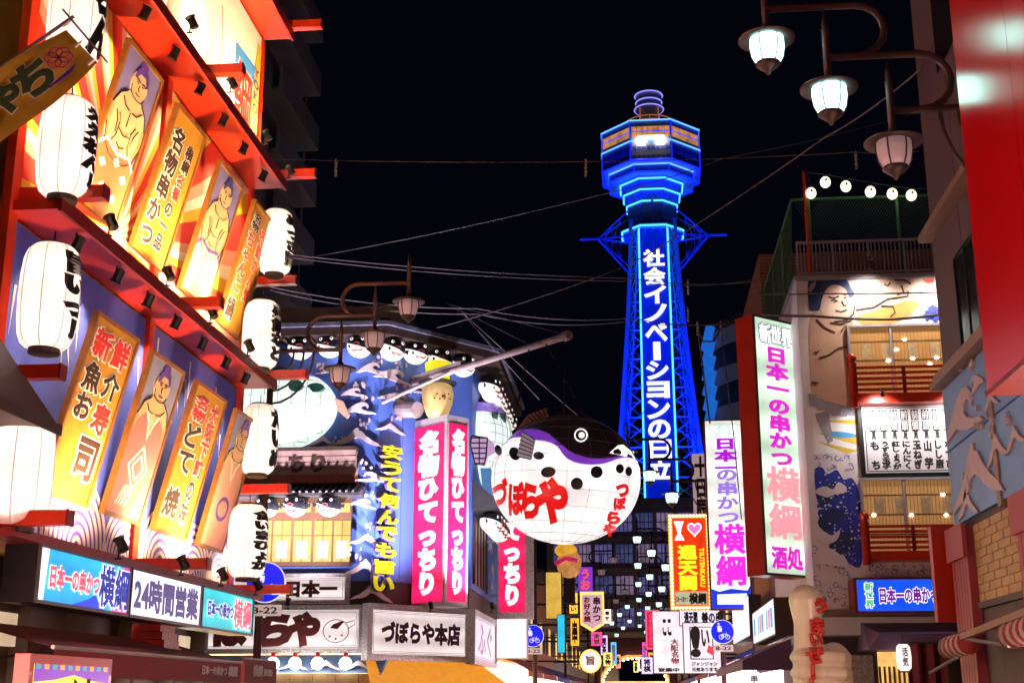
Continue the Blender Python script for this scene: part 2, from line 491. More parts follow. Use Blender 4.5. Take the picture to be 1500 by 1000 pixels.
def rounded(pts, n=4):
    """closed outline through the points with soft corners"""
    L = len(pts); out = []
    for i in range(L):
        p0, p1, p2, p3 = (Vector(pts[(i+k-1) % L]) for k in range(4))
        for j in range(n):
            t = j/n
            q = .5*((2*p1)+(p2-p0)*t+(2*p0-5*p1+4*p2-p3)*t*t+(3*p1-p0-3*p2+p3)*t*t*t)
            out.append((q.x, q.y))
    return out
def wrestler_art(bgc, kind):
    def draw(t, w, h):
        S = lambda pts: [((x-.5)*w, z*h) for x, z in pts]
        hair = PURPINK if kind != 1 else mat('print_navy', (.03,.03,.14), .6, var=0)
        # robe / lower half
        robe = {0: mat('print_vermilion', (.62,.10,.04), .6, var=.15), 1: mat('print_check', (.5,.42,.3), .6, var=.2), 2: mat('print_rose', (.6,.12,.12), .6, var=.1), 3: mat('print_salmon', (.66,.3,.22), .6, var=.1)}[kind]
        big = kind >= 2
        if big: rb = [(.05,.03),(.95,.03),(.95,.50),(.84,.60),(.68,.655),(.58,.60),(.5,.50),(.42,.60),(.32,.655),(.16,.60),(.05,.50)]
        else: rb = [(.05,.03),(.95,.03),(.95,.36),(.80,.42),(.5,.385),(.20,.42),(.05,.36)]
        mb = MB(); mb.prism(S(rb), -.0375 if big else -.0362, -.02); mb.obj('robe', robe, t)
        mb = MB()
        if big: mb.ribbon(S(rb[4:9]), .05, -.040, -.02)
        else: mb.ribbon(S(rb[2:7]), .07, -.040, -.02)
        mb.obj('robe_hem', WHITEP if kind != 1 else PURPINK, t)
        mb = MB(); mb.prism(S(rounded([(.30,.74),(.16,.70),(.07,.62),(.06,.50),(.14,.40),(.30,.35),(.5,.335),(.70,.35),(.86,.40),(.94,.50),(.93,.62),(.84,.70),(.70,.74),(.62,.765),(.38,.765)])), -.033, -.02); mb.obj('torso', SKIN, t)
        mb = MB(); mb.prism(S(oval(.51,.825,.21,.092)), -.038, -.02); mb.obj('face', SKIN, t)
        mb = MB(); mb.prism(S([(.34,.85),(.36,.90),(.44,.935),(.56,.94),(.66,.915),(.70,.86),(.66,.85),(.60,.895),(.46,.895),(.38,.85)]), -.043, -.02)
        mb.prism(S(oval(.5,.945,.09,.025)), -.045, -.02); mb.obj('hair', hair, t)
        ink = MB()
        for pts in ([(.42,.84),(.47,.835)], [(.56,.835),(.62,.84)], [(.51,.83),(.50,.80),(.53,.797)], [(.46,.775),(.52,.768),(.58,.775)], [(.25,.70),(.34,.66),(.46,.655)], [(.54,.655),(.66,.66),(.75,.70)],
                    [(.2,.60),(.28,.55),(.3,.48)], [(.8,.60),(.74,.55),(.7,.48)], [(.5,.65),(.5,.56)], [(.35,.52),(.5,.50),(.65,.52)]):
            if not (big and min(z for _, z in pts) < .6): ink.ribbon(S(pts), .014, -.048, -.02)
        for pts in ([(.40,.848),(.44,.855),(.49,.848)], [(.55,.848),(.60,.855),(.65,.848)], [(.33,.80),(.36,.76),(.44,.742),(.54,.738),(.64,.745),(.69,.78)], [(.06,.50),(.14,.40),(.30,.35),(.5,.335),(.70,.35),(.86,.40),(.94,.50)],
                    [(.07,.62),(.16,.70),(.30,.74)], [(.93,.62),(.84,.70),(.70,.74)], [(.24,.40),(.34,.47),(.34,.55),(.28,.60)], [(.76,.40),(.66,.47),(.66,.55),(.72,.60)], [(.40,.44),(.5,.42),(.60,.44)], [(.47,.40),(.53,.40)]):
            if big and min(z for _, z in pts) < .6: continue
            ink.ribbon(S(pts), .016, -.048, -.02)
        ink.obj('ink_line', BINK, t)['kind'] = 'stuff'
        shd = mat('printed_skin_shade', (.42,.22,.10), .6, var=.1)
        for pts in ([(.07,.62),(.06,.50),(.14,.40),(.20,.42),(.13,.50),(.13,.61)], [(.93,.62),(.94,.50),(.86,.40),(.80,.42),(.87,.50),(.87,.61)], [(.30,.35),(.5,.335),(.70,.35),(.62,.37),(.5,.36),(.38,.37)], [(.34,.80),(.37,.765),(.44,.745),(.42,.775),(.38,.80)]):
            mb = MB(); mb.prism(S(rounded(pts, 3)), -.0355, -.02); mb.obj('skin_shade', shd, t)
        for (hx, hz) in ((.36,.58),(.64,.50)) if not big else ():
            mb = MB(); mb.prism(S([(hx-.09,hz-.02),(hx-.07,hz+.03),(hx-.02,hz+.045),(hx+.04,hz+.04),(hx+.09,hz+.015),(hx+.08,hz-.02),(hx,hz-.035)]), -.040, -.02); mb.obj('hand', SKIN, t)
        if kind == 0:
            for (x, z) in ((.25,.3),(.55,.36),(.8,.3),(.4,.18),(.7,.16)):
                mb = MB(); mb.prism(S(oval(x,z-.02,.09,.03,4)), -.041, -.02); mb.obj('crest_print', WHITEP, t)
        if kind == 1:
            mb = MB()
            for i in range(6):
                for j in range(5):
                    if (i+j) % 2: mb.prism(S([(.2+i*.1,.12+j*.05),(.3+i*.1,.12+j*.05),(.3+i*.1,.17+j*.05),(.2+i*.1,.17+j*.05)]), -.041, -.02)
            mb.obj('check_print', WHITEP, t)
        if kind == 2:
            mb = MB()
            for r0 in (.26,.15): mb.ribbon(S([(.5-r0,.32),(.5,.32+r0*.5),(.5+r0,.32),(.5,.32-r0*.5),(.5-r0,.32)]), .05, -.043, -.02)
            for k in range(5): mb.ribbon(S([(.2+k*.07,.08),(.32+k*.05,.2)]), .03, -.043, -.02)
            mb.obj('diamond_print', WHITEP, t)
        if kind == 3:
            mb = MB(); n = 20
            pts = oval(.5,.3,.2,.075,20); mb.ribbon(S(pts + pts[:1]), .09, -.043, -.02); mb.obj('ring_print', PURPINK, t)
    return dict(cloth=bgc, draw=draw)
PBL = mat('banner_purple_cloth', (.16,.13,.34), .65, var=.2); PSK = mat('banner_slate_cloth', (.22,.22,.38), .65, var=.2)
banner(20.0, 1.6, 9.5, 12.35, 'banner of a wrestler in an orange robe, first of the upper row', wrestler_art(PBL, 0))
banner(22.4, 1.6, 9.5, 12.3, 'gold banner with dark and red lettering in the upper row between two wrestler banners',
       words_art([('名物串', .12,.46,.40,.88,BINK), ('かつ', .10,.42,.08,.37,BINK), ('横綱', .58,.80,.66,.84,BINK), ('名番', .56,.78,.46,.64,REDINK), ('の一品', .50,.72,.1,.42,BINK)]))
banner(24.95, 1.6, 9.5, 12.25, 'banner of a wrestler over a black and white checked cloth, upper row', wrestler_art(PBL, 1))
banner(27.4, 1.5, 9.5, 12.35, 'gold banner with tall red letters at the far end of the upper row',
       words_art([('名物', .14,.46,.80,.93,BINK), ('ちゃんこ', .10,.44,.30,.77,REDINK), ('鍋', .10,.42,.08,.24,BINK), ('不動の人気', .60,.82,.28,.86,REDINK)]))
banner(19.75, 1.75, 4.6, 7.45, 'gold banner advertising fresh seafood sushi, first of the lower row',
       words_art([('新', .12,.46,.78,.93,REDINK), ('鮮', .54,.88,.78,.93,REDINK), ('魚お', .12,.46,.44,.74,BINK), ('介', .54,.88,.60,.74,BINK), ('寿', .54,.88,.40,.56,REDINK), ('司', .46,.86,.14,.35,BINK)]))
banner(22.1, 1.65, 4.6, 7.45, 'banner of a wrestler in a red robe with white diamond crest, lower row', wrestler_art(PSK, 2))
banner(24.55, 1.85, 4.6, 7.47, 'gold banner for simmered beef tendon in the lower row',
       words_art([('名物', .12,.50,.76,.92,REDINK), ('どて', .12,.50,.42,.73,BINK), ('焼', .08,.46,.12,.30,BINK), ('大阪下町', .62,.86,.42,.92,REDINK), ('の味', .58,.80,.10,.38,BINK)]))
banner(27.0, 1.65, 4.6, 7.47, 'banner of a wrestler with a purple ring on the robe, far end of lower row', wrestler_art(PSK, 3))

# ------------------------------------------------------------------ paper lanterns
LPROF = [(.16,0),(.27,.03),(.345,.10),(.39,.22),(.415,.42),(.425,.75),(.42,1.1),(.395,1.34),(.35,1.47),(.27,1.545),(.16,1.57)]
def lrad(z):
    for (a, b) in zip(LPROF, LPROF[1:]):
        if a[1] <= z <= b[1]: return a[0] + (b[0]-a[0]) * (z-a[1]) / (b[1]-a[1])
    return .2
def make_lantern_body(t, sc):
    mb = MB(); mb.smooth = True; mb.lathe([(r*sc, z*sc) for r, z in LPROF], 28, (0,0,.06*sc)); b = mb.obj('shade', LANT, t)
    s = MB()
    for k in range(8):
        a = math.pi*2*k/8 + .2
        s.tube([((r*sc+.003)*math.cos(a), (r*sc+.003)*math.sin(a), z*sc+.06*sc) for r, z in LPROF], .006, 4)
    s.obj('seam', mat('lantern_seam', (.4,.36,.36), .6, var=0), b)
    for z in (0, 1.56):
        mb = MB(); mb.smooth = False; mb.lathe([(.16*sc, 0), (.22*sc, 0), (.22*sc, .085*sc), (.16*sc, .085*sc)], 20, (0,0,z*sc)); mb.obj('rim', DKBR, t)
    mb = MB(); mb.tube([(0,0,1.64*sc),(0,0,1.85*sc)], .012, 5); mb.obj('hanger', BLACK, t)
    for z in (.46, 1.18):
        l = bpy.data.lights.new('lantern_bulb', 'POINT'); l.energy = 6; l.color = (1,.88,.80); l.shadow_soft_size = .07
        o = bpy.data.objects.new('lantern_bulb', l); COL.objects.link(o); o.parent = t; o.location = (0,0,z*sc)
def lantern(px, py, X, label, words='', ang=0.0, wm=None, sc=1.0, extra=None):
    c = onX(px, py, X)
    t = thing('paper_lantern', label, 'lantern', (c.x, c.y, c.z - .85*sc), 0, 'tall white lanterns on the restaurant')
    make_lantern_body(t, sc)
    def put(words, ang, m, z0, z1, w):
        def wr(x, y, z):
            r = lrad(max(0, min(1.57, z/sc - .06)))*sc + .008
            a = ang + x / (.41*sc)
            return (r*math.cos(a), r*math.sin(a), z)
        text(t, words, -w/2, w/2, z0*sc, z1*sc, m, vert=True, bold=.095, y=0, wrap=lambda x, y, z: wr(x, y, z))
    if words: put(words, ang, INK, .24, 1.46, .44*sc)
    if extra: put(*extra)
    return t
lantern(112, 28, -8.35, 'white lantern cut by the top of the picture on the near post', 'らん', R(0))
lantern(98, 218, -8.35, 'white lantern just under the yellow flag', 'ええねん！', R(2))
lantern(72, 435, -8.35, 'white lantern between the two banner rows on the near post', '旨いっ！', R(-2), extra=('うまい', R(35), PURPINK, .4, 1.35, .2))
lantern(32, 688, -8.35, 'lowest and largest-looking white lantern at the picture edge', '', 0)
lantern(404, 355, -8.3, 'topmost white lantern at the far corner', 'めっさ旨', R(-6))
lantern(383, 490, -8.3, 'far corner white lantern in front of the beige roof edge', '昼飲など', R(-10))
lantern(379, 643, -8.3, 'far corner white lantern with red and black lettering', 'だいぬ', R(0), extra=('サー', R(12), REDINK, 1.05, 1.35, .2))
lantern(363, 792, -8.3, 'far corner white lantern over the round blue sign', '食いまひょか', R(-24))

# ------------------------------------------------------------------ floodlights on the eaves
LENS = glow('flood_lens', (1,.93,.82), 12, 0)
def floodlight(loc, aim, power, label, size=.13, spot=R(95), group='floodlights on the restaurant front', blend=.9, col=(1,.66,.32), hang=1):
    loc = Vector(loc); d = (Vector(aim) - loc).normalized()
    t = thing('floodlight', label, 'floodlight', loc, 0, group)
    q = d.to_track_quat('-Z', 'Y').to_euler()
    s = size
    mb = MB(); mb.lathe([(s*.35, s*1.6), (s*.62, s*1.5), (s*.62, 0), (s*.8, -.25*s), (s*.8, -.3*s), (s*.55, -.3*s)], 12); h = mb.obj('housing', BLACK, t, rot=q)
    mb = MB(); mb.lathe([(s*.55, -.28*s), (s*.01, -.26*s)], 12); mb.obj('lens', LENS, h)
    mb = MB(); mb.bar((0,0,0), (0,0,hang*s*2.2), .025); mb.bar((-.06,0,hang*s*2.2), (.06,0,hang*s*2.2), .03); mb.obj('bracket', BLACK, t)
    if power > 0:
        l = bpy.data.lights.new('floodlight_beam', 'SPOT'); l.energy = power; l.spot_size = spot; l.spot_blend = blend; l.color = col; l.shadow_soft_size = .09
        lo = bpy.data.objects.new('floodlight_beam', l); COL.objects.link(lo); lo.parent = t; lo.rotation_euler = q
        lo.location = d * (s*.45)
    return t
ORD = ['first', 'second', 'third', 'fourth', 'fifth', 'sixth', 'seventh']
for i, (px, py) in enumerate([(210,20),(253,80),(291,130),(325,173),(355,215),(384,252)]):
    c = onX(px, py, -8.5); floodlight((c.x, c.y, 13.22), (-9.16, c.y+.1, 11.8), 190, '%s black floodlight from the left under the upper eave' % ORD[i])
for i, (px, py) in enumerate([(112,349),(171,397),(216,433),(256,469),(295,499),(330,524),(358,548)]):
    c = onX(px, py, -8.5); floodlight((c.x, c.y, 8.25), (-9.16, c.y+.1, 6.8), 170, '%s black floodlight from the left under the middle eave' % ORD[i])
for i, y in enumerate([20.0, 22.9, 25.2, 27.6]):
    floodlight((-8.15, y, 3.98), (-8.95, y+.15, 5.3), 760, '%s small uplight on the ledge above the lit shop signs, under the lower banners' % ORD[i], hang=-1, spot=R(135))
for i, y in enumerate([18.6, 21.2, 23.6, 26.1]):
    floodlight((-8.15, y, 8.86), (-8.95, y+.15, 10.3), 900, '%s small uplight on the middle eave, under the upper banners' % ORD[i], hang=-1, spot=R(130))
for i, y in enumerate([21.3, 23.8, 26.4, 28.4]):
    floodlight((-8.1, y, 13.85), (-9.1, y-.5, 15.8), 700, '%s small uplight on the upper eave below the big white board' % ORD[i], hang=-1, spot=R(120))

# ------------------------------------------------------------------ big board at the top
def top_board():
    t = LW.thing('lit_board', 'big overexposed white board with a wrestler outline above the upper eave', 'sign board', 23.3, -.12, 13.75)
    mb = MB(); mb.box(-5.3, 5.2, -.06, .03, 0, 3.6); mb.obj('panel', WHITEP, t)
    mb = MB(); mb.box(5.2, 5.42, -.1, .03, 0, 3.6); mb.obj('frame', RED, t)
    b = MB(); b.prism([(3.2,.3),(4.75,.3),(4.95,2.6),(3.3,2.5)], -.07, -.05); b.obj('blue_print', mat('print_sky_blue', (.05,.25,.7), .5, var=.2), t)
    b = MB(); b.prism([(4.4,.15),(5.15,.15),(5.18,3.3),(4.9,3.3)], -.075, -.05); b.obj('yellow_print', mat('print_yellow', (.75,.5,.04), .5, var=.1), t)
    text(t, '綱', 3.3, 4.55, .55, 2.15, REDINK, y=-.085, bold=.02, out=.03, outm=WHITEP)
    text(t, 'YOKOZUNA', 4.72, 5.08, .2, 2.6, PURPINK, y=-.085, bold=.04, vert=True)
    ink = MB()
    for pts in ([(-.5,.2),(0,1.2),(.6,1.7),(.5,2.4),(1.2,3.1)], [(1.2,.6),(1.9,.9),(2.4,1.8),(2.2,2.8)], [(-1.6,.3),(-1.4,1.4),(-1.6,3.2)]): ink.ribbon(pts, .035, -.07, -.05)
    ink.obj('ink_line', mat('print_grey', (.3,.28,.3), .6, var=0), t)['kind'] = 'stuff'
    b = MB(); b.box(-1.0, -.3, -.07, -.05, .2, 3.2); b.obj('red_text_strip', mat('print_pale_red', (.6,.3,.28), .6, var=.3, scale=9), t)
top_board()

# ------------------------------------------------------------------ lit signs over the shopfront
def shop_sign(y0, y1, label, face, draw):
    t = LW.thing('shop_sign', label, 'sign', (y0+y1)/2, -.86, 2.9, 'lit shop signs over the red awning')
    w = y1 - y0
    mb = MB(); mb.box(-w/2, w/2, .012, .5, -.04, .76); mb.obj('case', BLACK, t)
    f = MB(); f.box(-w/2, w/2, -.03, .012, -.05, .0); f.box(-w/2, w/2, -.03, .012, .72, .77); f.box(-w/2, -w/2+.04, -.028, .012, .0, .72); f.box(w/2-.04, w/2, -.028, .012, .0, .72)
    f.obj('frame', mat('grey_frame', (.12,.1,.13), .4, metal=.4), t)
    mb = MB(); mb.box(-w/2+.04, w/2-.04, 0, .012, 0, .72); mb.obj('face', tubes(face, 'Z', .7, .2), t)
    draw(t, w)
def d1(t, w):
    b = MB(); b.prism([(-w/2+.04,.0),(-w/2+.24,.0),(-w/2+.32,.72),(-w/2+.04,.72)], -.006, .0); b.obj('white_flare', SIGNW, t)
    b = MB(); b.prism([(w/2-.62,.0),(w/2-.04,.0),(w/2-.04,.72),(w/2-.26,.72),(w/2-.3,.3)], -.006, .0); b.obj('pink_flare', glow('sign_pink', (1,.05,.35), 1.2), t)
    b = MB(); b.prism([(-.5,.0),(.7,.0),(.35,.2),(.1,.12)], -.005, .0); b.obj('blue_flare', glow('sign_deep_blue', (.01,.05,.75), 1.1), t)
    text(t, '日本一の串かつ', -1.3, .42, .2, .5, glow('sign_red_pink', (1,.12,.2), 1.0), bold=.05, out=.05, outm=SIGNW, y=-.02)
    text(t, '横綱', .45, 1.6, .06, .66, glow('sign_navy', (.01,.03,.42), .9), bold=.03, out=.035, outm=SIGNW, y=-.02)
shop_sign(17.55, 20.9, 'cyan lit shop sign with navy characters, left of the 24-hour sign', glow('sign_cyan', (.004,.40,1.0), 1.25, .3, 1), d1)
def d2(t, w): text(t, '24時間営業', -w/2+.2, w/2-.2, .1, .62, mat('sign_slate_purple', (.05,.035,.16), .5, var=0, emit=.12, ecol=(.3,.25,.7)), bold=.045, y=-.012)
shop_sign(20.95, 24.5, 'white lit shop sign announcing 24 hour opening', glow('sign_white_strong', (1,.93,.97), .75), d2)
def d3(t, w):
    text(t, '日本一の串かつ', -1.35, .25, .22, .5, glow('sign_navy', (.01,.03,.42), .9), bold=.05, out=.05, outm=SIGNW, y=-.02)
    text(t, '横綱', .3, 1.5, .08, .64, glow('sign_red_pink', (1,.12,.2), 1.0), bold=.03, out=.035, outm=SIGNW, y=-.02)
shop_sign(24.55, 27.95, 'turquoise lit shop sign with pink characters nearest the blue round sign', glow('sign_turquoise', (.006,.62,.72), 1.1, .3, 1), d3)

# awnings and low poster under those signs
def awning():
    X = lambda y: y - 22
    t = LW.thing('red_awning', 'dark red awning with pale lettering under the lit shop signs', 'awning', 22, 0, 0)
    cl = mat('awning_cloth', (.19,.015,.015), .75, var=.25, scale=2, bump=.3)
    mb = MB(); mb.add([(X(16.9),-.0,2.62),(X(25.2),.0,2.62),(X(25.2),-1.5,2.22),(X(16.9),-1.5,2.22),(X(16.9),-1.5,1.86),(X(25.2),-1.5,1.86)], [(0,1,2,3),(3,2,5,4)])
    mb.obj('canopy', cl, t)
    mb = MB(); mb.tube([(X(16.85),-1.5,2.23),(X(25.25),-1.5,2.23)], .03, 6); mb.obj('front_rail', mat('pale_rail', (.45,.4,.38), .4, metal=.5), t)
    for y in (17, 21, 25):
        mb = MB(); mb.tube([(X(y),-.02,2.0),(X(y),-1.46,2.2)], .018, 5); mb.obj('arm', BLACK, t)
    text(t, '日本一の串かつ', X(22.9), X(24.3), 1.98, 2.14, mat('awning_letter', (.5,.42,.42), .6, var=0), y=-1.51, bold=.03)
    text(t, '横綱', X(24.4), X(24.95), 1.97, 2.15, MATS['awning_letter'], y=-1.51, bold=.03)
    t = LW.thing('hanging_board', 'dark red board with the shop name near the lamp post', 'sign board', 26.6, -1.5, 1.87)
    mb = MB(); mb.box(-1.15, 1.15, 0, .08, 0, .44); mb.obj('board', cl, t)
    mb = MB(); mb.box(-1.15, 1.15, .02, .06, .44, .47); mb.obj('top_rail', DRED, t)
    mb = MB()
    for x in (-1.05, 1.05): mb.box(x-.02, x+.02, .03, 1.52, .40, .43)
    mb.obj('bracket', BLACK, t)
    text(t, '横綱', -.6, .05, .12, .34, MATS['awning_letter'], bold=.03); text(t, '通天閣店', .15, .8, .14, .28, MATS['awning_letter'], bold=.02)
    t = LW.thing('poster_box', 'lit yellow and purple poster in a red frame at the bottom edge', 'poster', onX(108, 975, -7.54).y, -1.62, .26)
    mb = MB(); mb.box(-1.3, 1.3, 0, .2, 0, 1.86); mb.obj('frame', RED, t)
    mb = MB(); mb.box(-1.18, 1.18, -.01, 0, .1, 1.74); mb.obj('face', glow('poster_yellow', (1,.72,.03), 1.3), t)
    b = MB(); b.prism([(-1.18,1.74),(1.18,1.74),(1.18,1.52),(.6,1.55),(0,1.62),(-.6,1.55),(-1.18,1.52)], -.016, -.01); b.obj('purple_curtain', glow('poster_purple', (.28,.02,.6), .8), t)
    for k in range(10):
        b = MB(); b.box(-1.15+k*.235, -1.15+k*.235+.13, -.02, -.016, 1.68, 1.74); b.obj('colour_block', glow('poster_orange', (1,.4,.02), 1) if k % 2 else glow('poster_teal', (.02,.5,.5), .7), t)
    text(t, '横綱', -.85, -.35, .5, 1.42, PURPINK, y=-.022, vert=True, bold=.05, out=.04, outm=SIGNW)
    text(t, 'うまい', .0, 1.0, .5, 1.45, SIGNW, y=-.022, bold=.06, out=.05, outm=BINK)
awning()

# neighbouring house, its dark pent roof and the flag
def neighbour():
    t = thing('neighbour_house', 'ochre panelled house at the left picture edge before the red restaurant', 'building', (-9.5, 12, 0))
    och = mat('ochre_panel', (.70,.42,.06), .6, var=.2, scale=1)
    bro = mat('brown_panel', (.10,.045,.03), .6, var=.25, scale=2)
    mb = MB(); mb.box(-8, -.05, -9, 5.0, 0, 24); mb.obj('wall', bro, t)
    for k in range(7):
        for j in range(6):
            mb = MB(); mb.box(-.05, 0.0, -9+2*k+.02, -7+2*k-.02, 11.2+2*j+.02, 13.2+2*j-.02); mb.obj('panel', och, t)
        for j in range(3):
            mb = MB(); mb.box(-.05, 0.0, -9+2*k+.02, -7+2*k-.02, 5.2+2*j+.02, 7.2+2*j-.02); mb.obj('panel', bro, t)
    for y0 in (4.4, 8.0, 11.6):
        mb = MB(); mb.box(.0, .04, y0-12, y0+2.8-12, .35, 2.35); w = mb.obj('fill_window', glow('left_fill_window', (1,.52,.42), 15, .4, .8), t)  # unseen glowing windows, added to throw light onto the street
        mb = MB(); mb.box(.0, .08, y0-.1-12, y0-12, .2, 2.5); mb.box(.0, .08, y0+2.8-12, y0+2.9-12, .2, 2.5); mb.obj('frame', DKBR, w)
    c = onX(87, 632, -7.9)
    t = thing('pent_roof', 'dark brown pent roof jutting in at the left picture edge', 'canopy', (-9.5, c.y-2, c.z))
    mb = MB(); mb.prism([(-.05,0),(1.6,0),(1.6,.05),(-.05,2.2)], -4, 2.0); o = mb.obj('roof', mat('brown_sheet_roof', (.07,.035,.028), .55, var=.25), t)
    mb = MB(); mb.box(1.6, 1.63, -4.0, 2.02, -.06, .09); mb.obj('fascia', DKBR, t)
neighbour()

def nobori():
    F = Fr((0, 11, 0), 0)
    a = F.p(122, 62); 
    t = F.thing('shop_flag', 'yellow shop flag with dark green lettering on a slanted pole', 'flag', F.p(0,100)[0], 0, F.p(0,100)[1])
    o = (F.p(0,100)[0], F.p(0,100)[1])
    P = lambda px, py: (F.p(px,py)[0]-o[0], F.p(px,py)[1]-o[1])
    def grid(c, mname, name, par):
        nu, nv = 24, 10; vs = []; fs = []
        for i in range(nu+1):
            for j in range(nv+1):  # unseen glowing windows, added as ground-level fill for the right side
                u, v = i/nu, j/nv
                x = (c[0][0]*(1-u)+c[1][0]*u)*(1-v)+(c[3][0]*(1-u)+c[2][0]*u)*v
                z = (c[0][1]*(1-u)+c[1][1]*u)*(1-v)+(c[3][1]*(1-u)+c[2][1]*u)*v
                y = .05*math.sin(u*7+v*2.5)+.03*math.sin(v*6-u*3)
                vs.append((x,y,z))
        for i in range(nu):
            for j in range(nv): fs.append((i*(nv+1)+j,(i+1)*(nv+1)+j,(i+1)*(nv+1)+j+1,i*(nv+1)+j+1))
        mb = MB(); mb.smooth = True; mb.add(vs, fs); return mb.obj(name, mname, par)
    cl = grid([P(-130,200),P(95,42),P(143,92),P(-95,300)], mat('flag_cloth', (.62,.36,.03), .8, var=.2, scale=3), 'cloth', t)
    mb = MB(); mb.tube([(*P(-200,240)[:1],0,P(-200,240)[1]), (P(108,24)[0],0,P(108,24)[1])], .018, 6); mb.obj('pole', mat('pole_grey', (.25,.2,.24), .5, metal=.4), t)
    mb = MB(); mb.tube([(P(92,14)[0],0,P(92,14)[1]), (P(158,92)[0],0,P(158,92)[1])], .012, 6); mb.obj('cross_rod', MATS['pole_grey'], t)
    for (x, y) in ((104,32),(121,62),(140,88)):
        mb = MB(); mb.tube([(P(x,y)[0],-.02,P(x,y)[1]),(P(x-10,y+9)[0],-.02,P(x-10,y+9)[1])], .014, 5); mb.obj('loop', WHITEP, t)
    def w(cx, cy, s):
        c = P(cx, cy); a = R(36)
        def f(x, y, z): return (c[0]+x*math.cos(a)-z*math.sin(a), -.10+y*.5, c[1]+x*math.sin(a)+z*math.cos(a))
        return f
    dg = mat('flag_dark_green', (.04,.07,.02), .7, var=.1)
    text(t, 'ち', -.17,.17,-.17,.17, dg, y=0, bold=.05, out=.03, outm=mat('flag_pale', (.6,.5,.3), .7, var=0), wrap=w(55,122,1))
    text(t, 'ゃ', -.15,.15,-.15,.15, dg, y=0, bold=.05, out=.03, outm=MATS['flag_pale'], wrap=w(14,152,1))
    text(t, 'ん', -.15,.15,-.15,.15, dg, y=0, bold=.05, out=.03, outm=MATS['flag_pale'], wrap=w(-28,186,1))
    mb = MB()
    cc = P(93,92)
    for k in range(6):
        a = k*math.pi/3; pts = oval(cc[0]+.07*math.cos(a), cc[1]+.06*math.sin(a), .07,.055, 12)
        mb.ribbon(pts+pts[:1], .012, -.11, -.10)
    mb.obj('flower_crest', mat('flag_magenta', (.5,.03,.16), .7, var=0), t)
    mb = MB(); mb.prism([P(118,100),P(112,112),P(60,150),P(50,158),P(85,128)], -.10, -.09); mb.obj('purple_brush_stroke', PURPINK, t)
nobori()

# ------------------------------------------------------------------ puffer fish restaurant across the side street
CH = R(50.3)
ZF = Fr((-8.76, 43, 0), 0)                      # front, facing the camera
ZC = Fr((-8.76, 43, 0), CH)                     # chamfered corner
CORN = ZC.M @ Vector((4.43, 0, 0))
ZS = Fr((CORN.x, CORN.y, 0), R(90))             # street side
WAVE = [(-1,-.44),(-.82,-.24),(-.58,-.10),(-.34,.14),(-.17,.36),(-.03,.54),(.07,.52),(.07,.40),(.21,.34),(.36,.10),(.60,-.14),(.82,-.30),(1,-.52),(.66,-.42),(.40,-.28),(.16,-.06),(.02,.0),(-.14,-.02),(-.30,-.20),(-.52,-.34),(-.74,-.36)]
WAVE2 = [(-1,-.34),(-.78,-.08),(-.5,.14),(-.2,.34),(.1,.44),(.34,.40),(.5,.26),(.52,.08),(.44,-.02),(.40,.10),(.28,.18),(.12,.14),(.06,.0),(.2,-.14),(.5,-.26),(.8,-.32),(1,-.44),(.6,-.44),(.2,-.40),(-.15,-.30),(-.4,-.22),(-.66,-.28)]
def wave_crest(F, o, px, py, wpx, par, d=-.03, th=.09, flip=False, hk=.8):
    x, z = F.p(px, py, 0)
    x0 = F.p(px-wpx/2, py, 0)[0]; x1 = F.p(px+wpx/2, py, 0)[0]
    w = (x1-x0)/2*1.2
    k = -1 if flip else 1
    j = random.uniform(.85, 1.15)
    mb = MB(); mb.prism([(x-o[0]+k*u*w, z-o[1]+v*w*hk*j) for u, v in (WAVE2 if random.random() < .4 else WAVE)], d-th, d); c = mb.obj('wave_crest', CREST, par)
    mb = MB()
    for q in range(6):
        mb.prism(oval(x-o[0]+k*random.uniform(.0,.8)*w, z-o[1]+w*random.uniform(.35,.75), .025+.035*random.random(), .03+.06*random.random(), 8), d-.05-.004*q, d)
    mb.obj('spray_drop', CREST, par)['kind'] = 'stuff'

def foot(pts, z0, z1):
    """vertical prism from a plan outline"""
    n = len(pts); mb = MB()
    ar = sum(pts[i][0]*pts[(i+1)%n][1]-pts[(i+1)%n][0]*pts[i][1] for i in range(n))
    if ar < 0: pts = pts[::-1]
    mb.add([(x,y,z0) for x,y in pts]+[(x,y,z1) for x,y in pts], [tuple(range(n))[::-1], tuple(range(n,2*n))]+[(i,(i+1)%n,(i+1)%n+n,i+n) for i in range(n)])
    return mb

